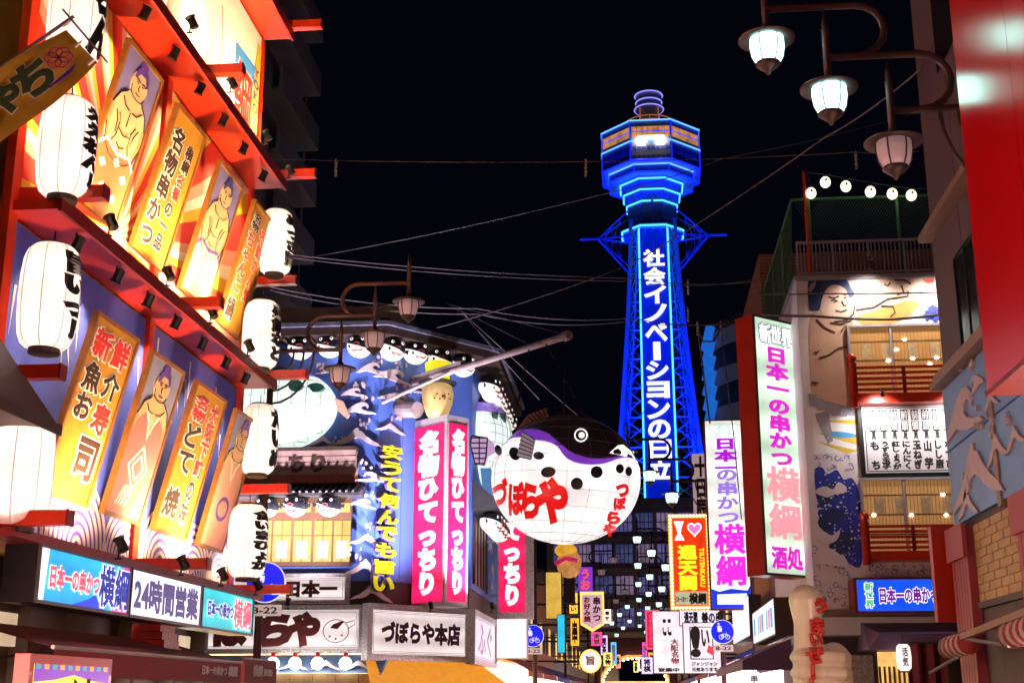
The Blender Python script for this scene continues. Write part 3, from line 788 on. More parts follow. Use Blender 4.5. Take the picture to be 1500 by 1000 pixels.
def puffer_house():
    O = Vector((-8.76, 43, 0))
    t = thing('puffer_restaurant', 'restaurant clad in blue wave panels with a chamfered corner and dark eaves', 'building', O)
    cx, cy = CORN.x - O.x, CORN.y - O.y
    plan = [(-24,0),(0,0),(cx,cy),(cx,13),(-24,13)]
    foot(plan, 5.3, 13.5).obj('wall', BLUEW, t)
    low = [(-24,.05),(-.02,.05),(cx-.05,cy+.02),(cx-.05,13),(-24,13)]
    foot(low, 3.0, 5.3).obj('lower_wall', DKBR, t)
    ins = [(-24,1.2),(-.6,1.2),(cx-1.2,cy+.6),(cx-1.2,13),(-24,13)]
    foot(ins, 0, 3.0).obj('ground_floor', glow('shop_interior_warm', (1,.62,.30), 6, .5, .8), t)
    dx, dy = math.cos(CH), math.sin(CH)
    def off(e): return [(-24,-e),(e*math.tan((CH)/2)*.98,-e),(cx+e,cy-e*math.tan((R(90)-CH)/2)),(cx+e,13),(-24,13)]
    foot(off(1.0), 13.5, 13.78).obj('eave', DKBR, t)
    foot(off(1.12), 13.78, 13.92).obj('eave_edge', mat('worn_metal_edge', (.22,.24,.34), .4, metal=.5, var=.5, scale=4), t)
    # rafters under the eave
    for k in range(16):
        mb = MB(); mb.box(-14+k*.9, -14+k*.9+.12, -.98, -.02, 13.38, 13.497); mb.obj('rafter', DKBR, t)
    # beige attic behind the eave
    a = onY(410, 452, 47); b = onY(592, 452, 47)
    mb = MB(); mb.box(a.x-O.x-6, b.x-O.x, 4, 9, 13.93, a.z); mb.obj('attic', mat('beige_render', (.55,.42,.27), .7, var=.15), t)
    mb = MB(); mb.box(b.x-O.x-.9, b.x-O.x-.5, 3.95, 4.0, a.z-1.0, a.z-.5); mb.obj('attic_vent', DKBR, t)
    # wave crests, those left of the bend on the front, the rest on the chamfer
    s6, s7 = 360/1500, 420/1500
    W = [(370+x*s6, 500+y*s6, w*s6) for x, y, w in [(730,165,150),(620,312,130),(440,180,90),(660,410,160),(640,590,250),(430,610,150),(490,655,150),(480,860,170),(250,880,110)]]
    W2 = [(370+x*s6, 500+y*s6, w*s6) for x, y, w in [(850,210,200),(1060,300,140),(870,345,190),(830,530,150),(765,690,220),(945,620,120),(720,830,170),(940,780,90),(770,945,220),(1050,420,110)]]
    W2 += [(350+x*s7, 720+y*s7, w*s7) for x, y, w in [(700,150,200),(845,100,110),(660,255,170),(650,400,180),(845,310,110),(870,190,90),(690,530,180),(860,500,90),(640,60,120)]]
    for i, (x, y, w) in enumerate(W): wave_crest(ZF, (0,0), x, y, w, t, flip=i % 3 == 2)
    so = bpy.data.objects.new('chamfer_face', None); COL.objects.link(so); so.parent = t; so.rotation_euler = (0,0,CH)
    mb = MB(); mb.box(0.02, 4.41, -.03, -.005, 5.35, 13.45); o2 = mb.obj('corner_panel', BLUEW, so)
    W2 = [q for q in W2 if not (545 < q[0] < 602 and q[1] > 648)]
    for i, (x, y, w) in enumerate(W2): wave_crest(ZC, (0,0), x, y, w, so, flip=i % 3 == 1, hk=.56)
    for k in range(1, 4):
        mb = MB(); mb.box(k*1.1, k*1.1+.02, -.036, -.03, 5.4, 13.4); mb.obj('panel_joint', mat('joint_dark_blue', (.02,.04,.2), .6, var=0), so)
    # front window band
    x, z, w, h = ZF.rect(300, 724, 516, 830, 0)
    mb = MB(); mb.box(x-w/2, x+w/2, -.25, -.02, z, z+h); mb.obj('window_band', mat('dark_timber', (.11,.045,.02), .6, var=.3), t)
    for i, (a, b) in enumerate([(342,369),(372,397),(400,426),(430,456),(460,486),(489,513)]):
        x, z, w, h = ZF.rect(a, 762, b, 822, -.25)
        mb = MB(); mb.box(x-w/2, x+w/2, -.27, -.255, z, z+h); g = mb.obj('window', WINY, t)
        f = MB(); f.box(x-.012, x+.012, -.285, -.272, z, z+h); f.box(x-w/2, x+w/2, -.286, -.274, z+h*.62, z+h*.62+.03); f.obj('glazing_bar', MATS['dark_timber'], g)
        f = MB(); f.box(x-w*.3, x+w*.3, -.2715, -.27, z+.1, z+h*.5); f.obj('paper_notice', glow('notice', (1,.9,.75), .9, .3), g)
    for i, (a, b) in enumerate([(345,372),(400,425),(432,456),(462,486),(490,513)]):
        x, z, w, h = ZF.rect(a, 736, b, 750, -.25)
        mb = MB(); mb.box(x-w/2, x+w/2, -.27, -.255, z, z+h); mb.obj('transom', WINY, t)
    x, z, w, h = ZF.rect(300, 706, 530, 724, -.7)
    mb = MB(); mb.add([(x-w/2,-1.0,z),(x+w/2,-1.0,z),(x+w/2,-.03,z+h),(x-w/2,-.03,z+h),(x-w/2,-.03,z-.08),(x+w/2,-.03,z-.08),(x-w/2,-1.0,z-.1),(x+w/2,-1.0,z-.1)], [(0,1,2,3),(6,7,1,0),(4,5,7,6),(1,7,5,2),(0,3,4,6)])
    rf = mb.obj('pent_roof', mat('dark_tile', (.05,.045,.05), .5, var=.3), t)
    for k in range(24):
        xx = x-w/2 + w*k/24
        mb = MB(); mb.tube([(xx,-1.01,z+.03),(xx,-.05,z+h+.03)], .05, 6); mb.obj('roof_tile', MATS['dark_tile'], rf)
    # timber frieze with lettering
    x, z, w, h = ZF.rect(300, 662, 523, 697, -.3)
    mb = MB(); mb.box(x-w/2, x+w/2, -.5, -.02, z, z+h); fr = mb.obj('frieze', mat('weathered_board', (.32,.2,.17), .7, var=.35, scale=2, streak=True), t)
    mb = MB(); mb.box(x-w/2, x+w/2, -.55, -.01, z+h, z+h+.12); mb.obj('frieze_cap', DKBR, fr)
    mb = MB(); mb.box(x-w/2, x+w/2, -.55, -.01, z-.28, z); mb.obj('frieze_foot', mat('red_timber', (.25,.06,.03), .6, var=.3), fr)
    for k in range(1, 4):
        mb = MB(); mb.box(x-w/2, x+w/2, -.506, -.5, z+h*k/4, z+h*k/4+.02); mb.obj('board_joint', DKBR, fr)
    for s, a, b in (('て', 340, 362), ('っ', 384, 402), ('ち', 424, 443), ('り', 457, 475)):
        xx, zz, ww, hh = ZF.rect(a, 667, b, 690, -.5)
        text(t, s, xx-ww/2, xx+ww/2, zz, zz+hh, BINK, y=-.512, bold=.06)
    # side wall pieces: lower pent roof, window, dark posts
    sd = bpy.data.objects.new('street_side', None); COL.objects.link(sd); sd.parent = t; sd.location = (cx, cy, 0); sd.rotation_euler = (0,0,R(90))
    mb = MB(); mb.add([(.2,-1.1,8.3),(7.5,-1.1,8.3),(7.5,-.02,9.2),(.2,-.02,9.2),(.2,-1.1,8.15),(7.5,-1.1,8.15),(.2,-.02,8.1),(7.5,-.02,8.1)], [(0,1,2,3),(4,5,1,0),(6,7,5,4),(0,3,6,4),(1,5,7,2)]); mb.obj('pent_roof', MATS['dark_tile'], sd)
    mb = MB(); mb.box(.5, 4.2, -.06, -.01, 5.5, 7.9); wd = mb.obj('window', mat('side_window_brown', (.12,.05,.03), .3, var=.3), sd)
    for k in range(5):
        mb = MB(); mb.box(.5+k*.9, .58+k*.9, -.1, -.06, 5.5, 7.9); mb.obj('mullion', DKBR, sd)
    mb = MB(); mb.box(4.6, 6.4, -.08, -.01, 5.4, 8.0); mb.obj('side_panel', BLUEW, sd)
    for (u, v) in ((5.2, 7.3), (5.7, 6.5), (5.4, 5.8)):
        mb = MB(); mb.prism([(u+.5*a, v+.42*b) for a, b in WAVE], -.16, -.08); mb.obj('wave_crest', CREST, sd)
puffer_house()

def oval_disc(par, name, c, r1, r2, m, y, th=.02):
    mb = MB(); mb.prism(oval(c[0], c[1], r1, r2, 18), y-th, y); return mb.obj(name, m, par)

# ------------------------------------------------------------------ signboards with silver frames
def framed_board(F, px, d, label, face, draw, th=.25, fr=.16, cat='sign board', group='silver framed boards of the puffer restaurant'):
    x, z, w, h = F.rect(*px, d)
    t = F.thing('framed_board', label, cat, x, d, z, group)
    mb = MB(); mb.box(-w/2, w/2, .02, th, 0, h); mb.obj('case', SILVER, t)
    f = MB(); f.box(-w/2, w/2, -.06, .02, 0, fr); f.box(-w/2, w/2, -.06, .02, h-fr, h); f.box(-w/2, -w/2+fr, -.057, .02, fr, h-fr); f.box(w/2-fr, w/2, -.057, .02, fr, h-fr)
    f.obj('frame', SILVER, t)
    g = MB(); k = fr*.55
    for q in (0, 1):
        e = fr + .03 + q*.05
        g.box(-w/2+e, w/2-e, -.008, .004, e, e+.012); g.box(-w/2+e, w/2-e, -.008, .004, h-e-.012, h-e); g.box(-w/2+e, -w/2+e+.012, -.007, .004, e+.012, h-e-.012); g.box(w/2-e-.012, w/2-e, -.007, .004, e+.012, h-e-.012)
    mb = MB(); mb.box(-w/2+fr, w/2-fr, 0, .015, fr, h-fr); mb.obj('face', face, t)
    g.obj('inner_line', BROWNP, t)
    draw(t, w, h); return t
BOARD = tubes(glow('board_face', (1.0,.84,.82), .46, .2, .7), 'Z', .5, .2)
BRN = mat('sign_brown', (.16,.03,.03), .5, var=.2)
def dz_front(t, w, h):
    P = lambda px: ZF.p(px, 925, -.6)[0] - (ZF.rect(225,886,533,957,-.6)[0])
    for s, a, b in (('づ', 262, 305), ('ぼ', 318, 362), ('ら', 383, 424), ('や', 427, 465)):
        text(t, s, P(a), P(b), h*.2, h*.80, BRN, bold=.085, shear=.12)
    x = P(492); gl = mat('sign_grey_line', (.35,.3,.3), .6, var=0)
    mb = MB(); c = oval(x, h*.46, .42, .36, 24); mb.ribbon(c+c[:1], .03, -.012, 0); mb.ribbon([(x+.3,h*.62),(x+.6,h*.68),(x+.62,h*.6),(x+.38,h*.5)], .03, -.014, 0); mb.obj('fish_outline', gl, t)
    mb = MB(); mb.prism([(x-.2,h*.52),(x-.1,h*.6),(x+.15,h*.66),(x+.28,h*.66),(x+.05,h*.5)], -.013, 0); mb.obj('fish_back', BRN, t)
    for q in ((-.2,.35),(0,.3),(.2,.37)):
        mb = MB(); mb.prism(oval(x+q[0], h*q[1], .04, .04, 8), -.016, 0); mb.obj('fish_spot', gl, t)
framed_board(ZF, (225,886,533,957), -.6, 'white board with huge brown brush lettering and a small fish drawing', BOARD, dz_front)
framed_board(ZF, (330,840,511,884), -.45, 'shorter white board reading number one in Japan below the lit windows', BOARD,
    lambda t, w, h: text(t, '日本一', ZF.p(421,860,-.45)[0]-ZF.rect(330,840,511,884,-.45)[0], ZF.p(493,860,-.45)[0]-ZF.rect(330,840,511,884,-.45)[0], h*.25, h*.75, BRN, bold=.06), fr=.12)
framed_board(ZC, (537,887,690,968), -.6, 'corner board with purple lettering ending in main shop', BOARD,
    lambda t, w, h: text(t, 'づぼらや本店', -w*.36, w*.38, h*.32, h*.68, mat('sign_plum', (.10,.025,.10), .5, var=.1), bold=.06), fr=.2)
framed_board(ZS, (693,900,726,975), -.6, 'narrow framed board round the corner next to the main shop board', glow('board_face_lilac', (.9,.78,.95), .4, .2),
    lambda t, w, h: text(t, 'ふぐ', -w*.3, w*.3, h*.2, h*.8, mat('faint_lilac_ink', (.5,.42,.5), .6, var=0), bold=.02), fr=.16)

# ------------------------------------------------------------------ puffer lanterns
PUFW = glow('puffer_white', (1.0,.93,.86), .55, .15, 3)
PUFB = mat('puffer_black', (.02,.02,.03), .3, var=.2)
def make_puffer(label):
    t = thing('puffer_lantern', label, 'lantern', (0,0,0), 0, 'small puffer fish lanterns')
    r = .44
    mb = MB(); mb.smooth = True
    prof = [(math.sin(math.pi*i/12)*r+1e-3, -math.cos(math.pi*i/12)*r*.92) for i in range(0, 9)]
    mb.lathe(prof, 18, cap=False); mb.obj('belly', PUFW, t)
    mb = MB(); mb.smooth = True
    prof = [(math.sin(math.pi*i/12)*r*1.03+1e-3, -math.cos(math.pi*i/12)*r*.95) for i in range(6, 13)]
    mb.lathe(prof, 18, cap=False); mb.obj('back', PUFB, t, rot=(R(10), R(17), 0))
    for s in (-1, 1):
        mb = MB(); mb.ball((s*.19,-.375,.17), .06,.035,.06, 10, 6); e = mb.obj('eye', PUFW, t)
        mb = MB(); mb.ball((s*.19,-.41,.17), .03,.015,.03, 8, 5); mb.obj('pupil', PUFB, e)
        mb = MB(); mb.prism([(s*.38,.0),(s*.60,.10),(s*.58,-.08)], -.06, -.03); mb.obj('fin', PUFB, t)
        mb = MB(); mb.ball((s*.27,-.33,-.08), .05,.03,.06, 8, 5); mb.obj('spot', PUFB, t)
    mb = MB(); c = oval(0,-.02,.10,.05,12); mb.ribbon(c+c[:1], .025, -.46, -.38); mb.obj('mouth', mat('puffer_lip', (.45,.1,.1), .5, var=0), t)
    mb = MB(); mb.ribbon([(-.2,-.2),(-.1,-.26),(0,-.22),(.1,-.27),(.2,-.2)], .03, -.40, -.33); mb.obj('brush_word', mat('puffer_red', (.5,.05,.06), .5, var=0), t)
    mb = MB(); mb.tube([(0,0,.4),(0,0,.62)], .012, 5); mb.obj('hanger', BLACK, t)
    return t
PUF = [None]
def puffer(loc, rz, label, sc=1.0):
    if PUF[0] is None:
        t = make_puffer(label); PUF[0] = t
    else:
        t = copy_tree(PUF[0]); t['label'] = label
    t.matrix_world = Matrix.Translation(Vector(loc)) @ Matrix.Rotation(rz + random.uniform(-.2,.2), 4, 'Z') @ Matrix.Rotation(random.uniform(-.08,.08), 4, 'Y') @ Matrix.Scale(sc, 4)
names = ['first', 'second', 'third', 'fourth', 'fifth', 'sixth', 'seventh', 'eighth']
for i, (px, py) in enumerate([(440,510),(483,507),(527,507)]):
    x, z = ZF.p(px, py, -.55); puffer(ZF.M @ Vector((x,-.55,z)), 0, '%s puffer fish lantern from the left under the high front eave' % names[i])
for i, (px, py) in enumerate([(575,512),(609,517),(645,526),(679,536)]):
    x, z = ZC.p(px, py, -.55); puffer(ZC.M @ Vector((x,-.55,z)), CH-.4, '%s puffer fish lantern from the left under the high corner eave' % names[i])
for i in range(8):
    puffer((CORN.x+.55, CORN.y+.7+i*.95, 12.75), R(70), '%s puffer fish lantern in the tight row under the high street-side eave' % names[i], .95)
for i, (px, py) in enumerate([(390,742),(433,740),(482,740)]):
    x, z = ZF.p(px, py, -.75); puffer(ZF.M @ Vector((x,-.75,z)), 0, '%s puffer fish lantern in front of the lit windows' % ['half-hidden', 'middle', 'last'][i], .92)
for i in range(5):
    puffer((CORN.x+.6, CORN.y+1.0+i*1.0, 7.75), R(70), '%s puffer fish lantern under the low street-side roof' % names[i], .95)

# big puffer reliefs on the walls
def relief_puffer(F, cx, cz, rx, ry, rz, label, face=1, tail=True):
    t = F.thing('puffer_relief', label, 'fish relief', cx, 0, cz, 'big puffer reliefs on the restaurant walls')
    mb = MB(); mb.smooth = True
    n, m = 32, 20; vs = []; fs = []
    for i in range(m+1):
        for k in range(n):
            th = math.pi*i/m; a = 2*math.pi*k/n
            vs.append((rx*math.sin(th)*math.cos(a), min(.0, -ry*math.sin(th)*abs(math.sin(a)) if math.sin(a) < 0 else 0.0), -rz*math.cos(th)))
    for i in range(m):
        for k in range(n):
            c = (vs[i*n+k][2]+vs[(i+1)*n+k][2])/2 / rz
            xx = vs[i*n+k][0]/rx
            mb.mi = 2 if c > .78+.1*xx else (1 if c > .58+.12*xx else 0)
            k2 = (k+1) % n
            mb.add([vs[i*n+k], vs[i*n+k2], vs[(i+1)*n+k2], vs[(i+1)*n+k]], [(0,1,2,3)])
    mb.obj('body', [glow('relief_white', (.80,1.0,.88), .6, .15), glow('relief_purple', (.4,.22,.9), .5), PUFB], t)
    S = lambda x, z: -ry*math.sqrt(max(0, 1-(x/rx)**2-(z/rz)**2))
    w = MB()
    for k in range(-4, 5):
        z = k*rz/5; L = rx*math.sqrt(max(0,1-(z/rz)**2))*.97
        w.tube([(L*q/8, S(L*q/8,z)-.012, z) for q in range(-8,9)], .012, 4)
        x = k*rx/5; L = rz*math.sqrt(max(0,1-(x/rx)**2))*.97
        w.tube([(x, S(x,L*q/8)-.012, L*q/8) for q in range(-8,9)], .012, 4)
    w.obj('wire_frame', mat('wire_grey', (.3,.3,.32), .6, var=0), t)
    for (u, v, a, b) in ((.45,.42,.11,.09),(.72,.40,.13,.07)):
        x, z = u*rx*face, v*rz
        mb = MB(); mb.prism(oval(x, z, a*rx, b*rx, 14), S(x,z)-.10, S(x,z)+.1); mb.obj('eye_spot', mat('relief_green_black', (.01,.05,.035), .3, var=0), t)
    return t
x, z = ZF.p(398, 600); r = ZF.rect(300, 535, 492, 660)
t = relief_puffer(ZF, x, z, r[2]/2, 1.0, r[3]/2, 'huge white puffer fish relief on the front wall beside the lanterns')
mb = MB(); q = r[2]/2
mb.prism([(q*.97,.32),(q*1.10,.20),(q*1.20,-.28),(q*1.16,-.40),(q*1.02,-.12)], -.22, -.05); mb.obj('beak', mat('beak_tan', (.5,.32,.22), .5, var=.2), t)
x, z = ZS.p(706, 645)
t = relief_puffer(ZS, 3.4, z, 2.3, 1.15, 1.75, 'white puffer fish relief on the street side wall behind the hanging fish', face=-1)
mb = MB(); mb.prism([(-1.6,-1.3),(-.2,-1.6),(2.4,-2.3),(1.5,-2.9),(-.8,-2.1)], -.5, -.1); o = mb.obj('fin', mat('fin_blue', (.05,.16,.5), .5, var=.2, emit=.15, ecol=(.2,.5,1)), t)
for k in range(7):
    mb = MB(); mb.prism([(-.9+k*.38,-1.62-k*.1),(-.8+k*.38,-1.64-k*.1),(-.55+k*.38,-2.0-k*.09),(-.65+k*.38,-2.0-k*.09)], -.54, -.5); mb.obj('fin_stripe', PURPINK, o)

# ------------------------------------------------------------------ pink lit column sign on the corner
PINK = tubes(glow('pink_sign', (1.0,.012,.11), 1.15, .3, .9), 'Z', .35, .35)
def pink_column():
    best = min(((abs(ZC.p(605,750,0)[0]-ZC.p(653,750,-D)[0]), D) for D in [i*.05 for i in range(6, 50)]))[1]
    D = best
    x0 = ZC.p(653,750,-D)[0]; x1 = ZC.p(686,750,-D)[0]; zt = ZC.p(668,609,-D)[1]; zb = ZC.p(668,888,-D)[1]
    t = ZC.thing('column_sign', 'pink lit box sign with white lettering on two faces at the restaurant corner', 'sign', x0, -D, zb)
    w, h = x1-x0, zt-zb
    mb = MB(); mb.box(0, w, 0, D, 0, h); mb.obj('case', SILVER, t)
    mb = MB(); mb.box(.1, w-.1, -.02, 0, .16, h-.28); mb.obj('face', PINK, t)
    mb = MB(); mb.box(-.02, 0, .12, D-.06, .16, h-.28); mb.obj('side_face', PINK, t)
    WT = glow('letter_white', (1,.93,.96), .9, 0)
    text(t, '名物ひてっちり', w*.24, w*.76, .45, h-.5, WT, y=-.03, vert=True, bold=.075)
    text(t, '名物ひてっちり', -.5, .5, .45, h-.5, WT, y=0, vert=True, bold=.075, wrap=lambda x, y, z: (-.035+y, .12+(D-.18)*(.5-x*.62), z))
    # gold puffer with a yellow hat standing on the sign
    g = ZC.thing('hat_puffer_figure', 'gold puffer figure in a tall yellow hat on top of the pink sign', 'figure', x0+w*.15, -D*.6, zt)
    mb = MB(); mb.smooth = True; mb.lathe([(.30,0),(.40,.15),(.52,.5),(.56,.85),(.5,1.1),(.3,1.25)], 20); mb.obj('body', glow('figure_gold', (1,.62,.25), .55, .3, 2), g)
    mb = MB(); mb.lathe([(.66,1.18),(.68,1.22),(.4,1.34),(.2,1.36)], 20); mb.obj('hat_brim', BLACK, g)
    mb = MB(); mb.lathe([(.40,1.3),(.46,1.9),(.44,1.95),(.1,1.96)], 20); mb.obj('hat', glow('hat_yellow', (1,.85,.02), .95, .1), g)
    mb = MB(); mb.ball((-.18,-.52,.62), .09,.06,.09, 10, 6); mb.obj('mouth', mat('figure_brown', (.3,.12,.04), .5, var=0), g)
    for q in ((-.38,.72),(-.30,.55),(.02,.76),(.1,.6),(-.44,.58)):
        mb = MB(); mb.ball((q[0],-math.sqrt(max(.02,.55**2-q[0]**2)),q[1]), .03,.03,.03, 8, 5); mb.obj('spot', BINK, g)
pink_column()
def red_hanging_sign():
    F = Fr((0, 50.5, 0), 0)
    x, z, w, h = F.rect(731, 690, 769, 896)
    t = F.thing('hanging_sign', 'red lit vertical sign with white letters behind the hanging puffer', 'sign', x, 0, z)
    mb = MB(); mb.box(-w/2-.06, w/2+.3, .02, .5, -.25, h+.06); mb.obj('case', SILVER, t)
    mb = MB(); mb.box(-w/2, w/2, 0, .02, 0, h); mb.obj('face', PINK, t)
    text(t, '名物てっちり', -w*.32, w*.32, .3, h-.3, glow('letter_white', (1,.93,.96), .9, 0), vert=True, bold=.075)
    mb = MB(); mb.bar((-w/2-.06,.3,h*.5), (CORN.x-x,.3,h*.5), .08); mb.bar((-w/2-.06,.3,h*.12), (CORN.x-x,.3,h*.12), .08); mb.obj('bracket', SILVER, t)
    x, z, w, h = F.rect(727, 905, 770, 962)
    t = F.thing('blank_sign', 'blank white lit panel below the red vertical sign', 'sign', x, .3, z)
    mb = MB(); mb.box(-w/2-.04, w/2+.04, .02, .4, -.04, h+.04); mb.obj('case', SILVER, t)
    mb = MB(); mb.box(-w/2, w/2, 0, .02, 0, h); mb.obj('face', SIGNWP, t)
    mb = MB(); mb.bar((-w/2,.2,h*.5), (CORN.x-x,.2,h*.5), .08); mb.obj('bracket', SILVER, t)
red_hanging_sign()
# yellow slogan down the corner wall
x, z, w, h = ZC.rect(552, 650, 590, 868, -.2)
t = ZC.thing('slogan_letters', 'yellow column of raised letters on the blue wave wall', 'lettering', x, -.2, z)
for i, s in enumerate('安うて何んでも旨い'):
    zz = h*(1-(i+1)/9); text(t, s, -w*.36-i*.03, w*.36-i*.03, zz+.06, zz+h/9-.06, glow('slogan_yellow', (1,.78,.02), .55, 0), bold=.05, out=.05, outm=mat('slogan_purple', (.08,.03,.25), .5, var=0), th=.05)
mb = MB(); mb.box(-.02,.02,.06,.2,h*.02,h*.98); mb.obj('stand_off', DKBR, t)

# ------------------------------------------------------------------ boom and giant hanging puffer
FC = onY(828, 702, 37)
FA = R(-17)
FR = (2.18, 1.75, 1.84)
FM = Matrix.Translation(FC) @ Matrix.Rotation(FA, 4, 'Z') @ Matrix.Rotation(R(4), 4, 'Y')
FI = FM.inverted()
def fhit(px, py, k=1.0):
    o = FI @ CAMP; d = FI.to_3x3() @ ray(px, py)
    r = [q*k for q in FR]
    A = sum((d[i]/r[i])**2 for i in range(3)); B = 2*sum(o[i]*d[i]/r[i]**2 for i in range(3)); C = sum((o[i]/r[i])**2 for i in range(3)) - 1
    disc = B*B-4*A*C
    if disc < 0: disc = 0
    t = (-B-math.sqrt(disc))/(2*A)
    return o + d*t
def fugu_material():
    m = bpy.data.materials.new('puffer_skin'); m.use_nodes = True; nt = m.node_tree; b = nt.nodes['Principled BSDF']
    tc = nt.nodes.new('ShaderNodeTexCoord'); sp = nt.nodes.new('ShaderNodeSeparateXYZ'); nt.links.new(tc.outputs['Object'], sp.inputs[0])
    def mth(op, a, bb=None, v=None):
        n = nt.nodes.new('ShaderNodeMath'); n.operation = op
        nt.links.new(a, n.inputs[0])
        if bb is not None: nt.links.new(bb, n.inputs[1])
        elif v is not None: n.inputs[1].default_value = v
        return n.outputs[0]
    def curve(pts):
        q = sorted((v.x, v.z) for v in (fhit(x, y) for x, y in pts))
        q = [(-FR[0], q[0][1])] + q + [(FR[0], q[-1][1])]
        n = nt.nodes.new('ShaderNodeFloatCurve'); c = n.mapping.curves[0]
        P = [((x+FR[0])/(2*FR[0]), (z+2)/4) for x, z in q]
        c.points[0].location = P[0]; c.points[1].location = P[-1]
        for p in P[1:-1]: c.points.new(*p)
        n.mapping.update()
        nt.links.new(mth('DIVIDE', mth('ADD', sp.outputs[0], v=FR[0]), v=2*FR[0]), n.inputs['Value'])
        return mth('SUBTRACT', mth('MULTIPLY', n.outputs[0], v=4.0), v=2.0)
    zb = curve([(722,646),(742,636),(764,629),(798,632),(818,647),(842,664),(876,671),(931,672)])
    zw = curve([(724,664),(738,650),(752,641),(781,644),(812,651),(832,672),(852,679),(883,679),(934,676)])
    def step(edge):
        mr = nt.nodes.new('ShaderNodeMapRange'); mr.inputs[1].default_value = -.025; mr.inputs[2].default_value = .025
        nt.links.new(mth('SUBTRACT', sp.outputs[2], edge), mr.inputs[0]); return mr.outputs[0]
    kb, kw = step(zb), step(zw)
    def mixc(f, c1, c2):
        n = nt.nodes.new('ShaderNodeMixRGB'); nt.links.new(f, n.inputs[0])
        for i, c in ((1, c1), (2, c2)):
            if isinstance(c, tuple): n.inputs[i].default_value = c
            else: nt.links.new(c, n.inputs[i])
        return n.outputs[0]
    colr = mixc(kb, mixc(kw, (1,.95,.94,1), (.22,.045,.60,1)), (.030,.028,.045,1))
    nt.links.new(colr, b.inputs['Base Color']); nt.links.new(colr, b.inputs['Emission Color'])
    st = mixc(kb, mixc(kw, (.52,.52,.52,1), (.30,.30,.30,1)), (0,0,0,1))
    nz = nt.nodes.new('ShaderNodeTexNoise'); nz.inputs['Scale'].default_value = .9; nz.inputs['Detail'].default_value = 4; nt.links.new(tc.outputs['Object'], nz.inputs['Vector'])
    vo = nt.nodes.new('ShaderNodeTexVoronoi'); vo.inputs['Scale'].default_value = 1.6; nt.links.new(tc.outputs['Object'], vo.inputs['Vector'])
    vr = nt.nodes.new('ShaderNodeMapRange'); vr.inputs[3].default_value = .86; vr.inputs[4].default_value = 1.06; nt.links.new(mth('FRACT', mth('MULTIPLY', vo.outputs['Color'], v=3.7)), vr.inputs[0])
    nr = nt.nodes.new('ShaderNodeMapRange'); nr.inputs[1].default_value = .3; nr.inputs[2].default_value = .7; nr.inputs[3].default_value = .55; nr.inputs[4].default_value = 1.1; nt.links.new(nz.outputs[0], nr.inputs[0])
    nt.links.new(mth('MULTIPLY', mth('MULTIPLY', st, nr.outputs[0]), vr.outputs[0]), b.inputs['Emission Strength'])
    b.inputs['Roughness'].default_value = .3; b.inputs['Coat Weight'].default_value = .3
    return m
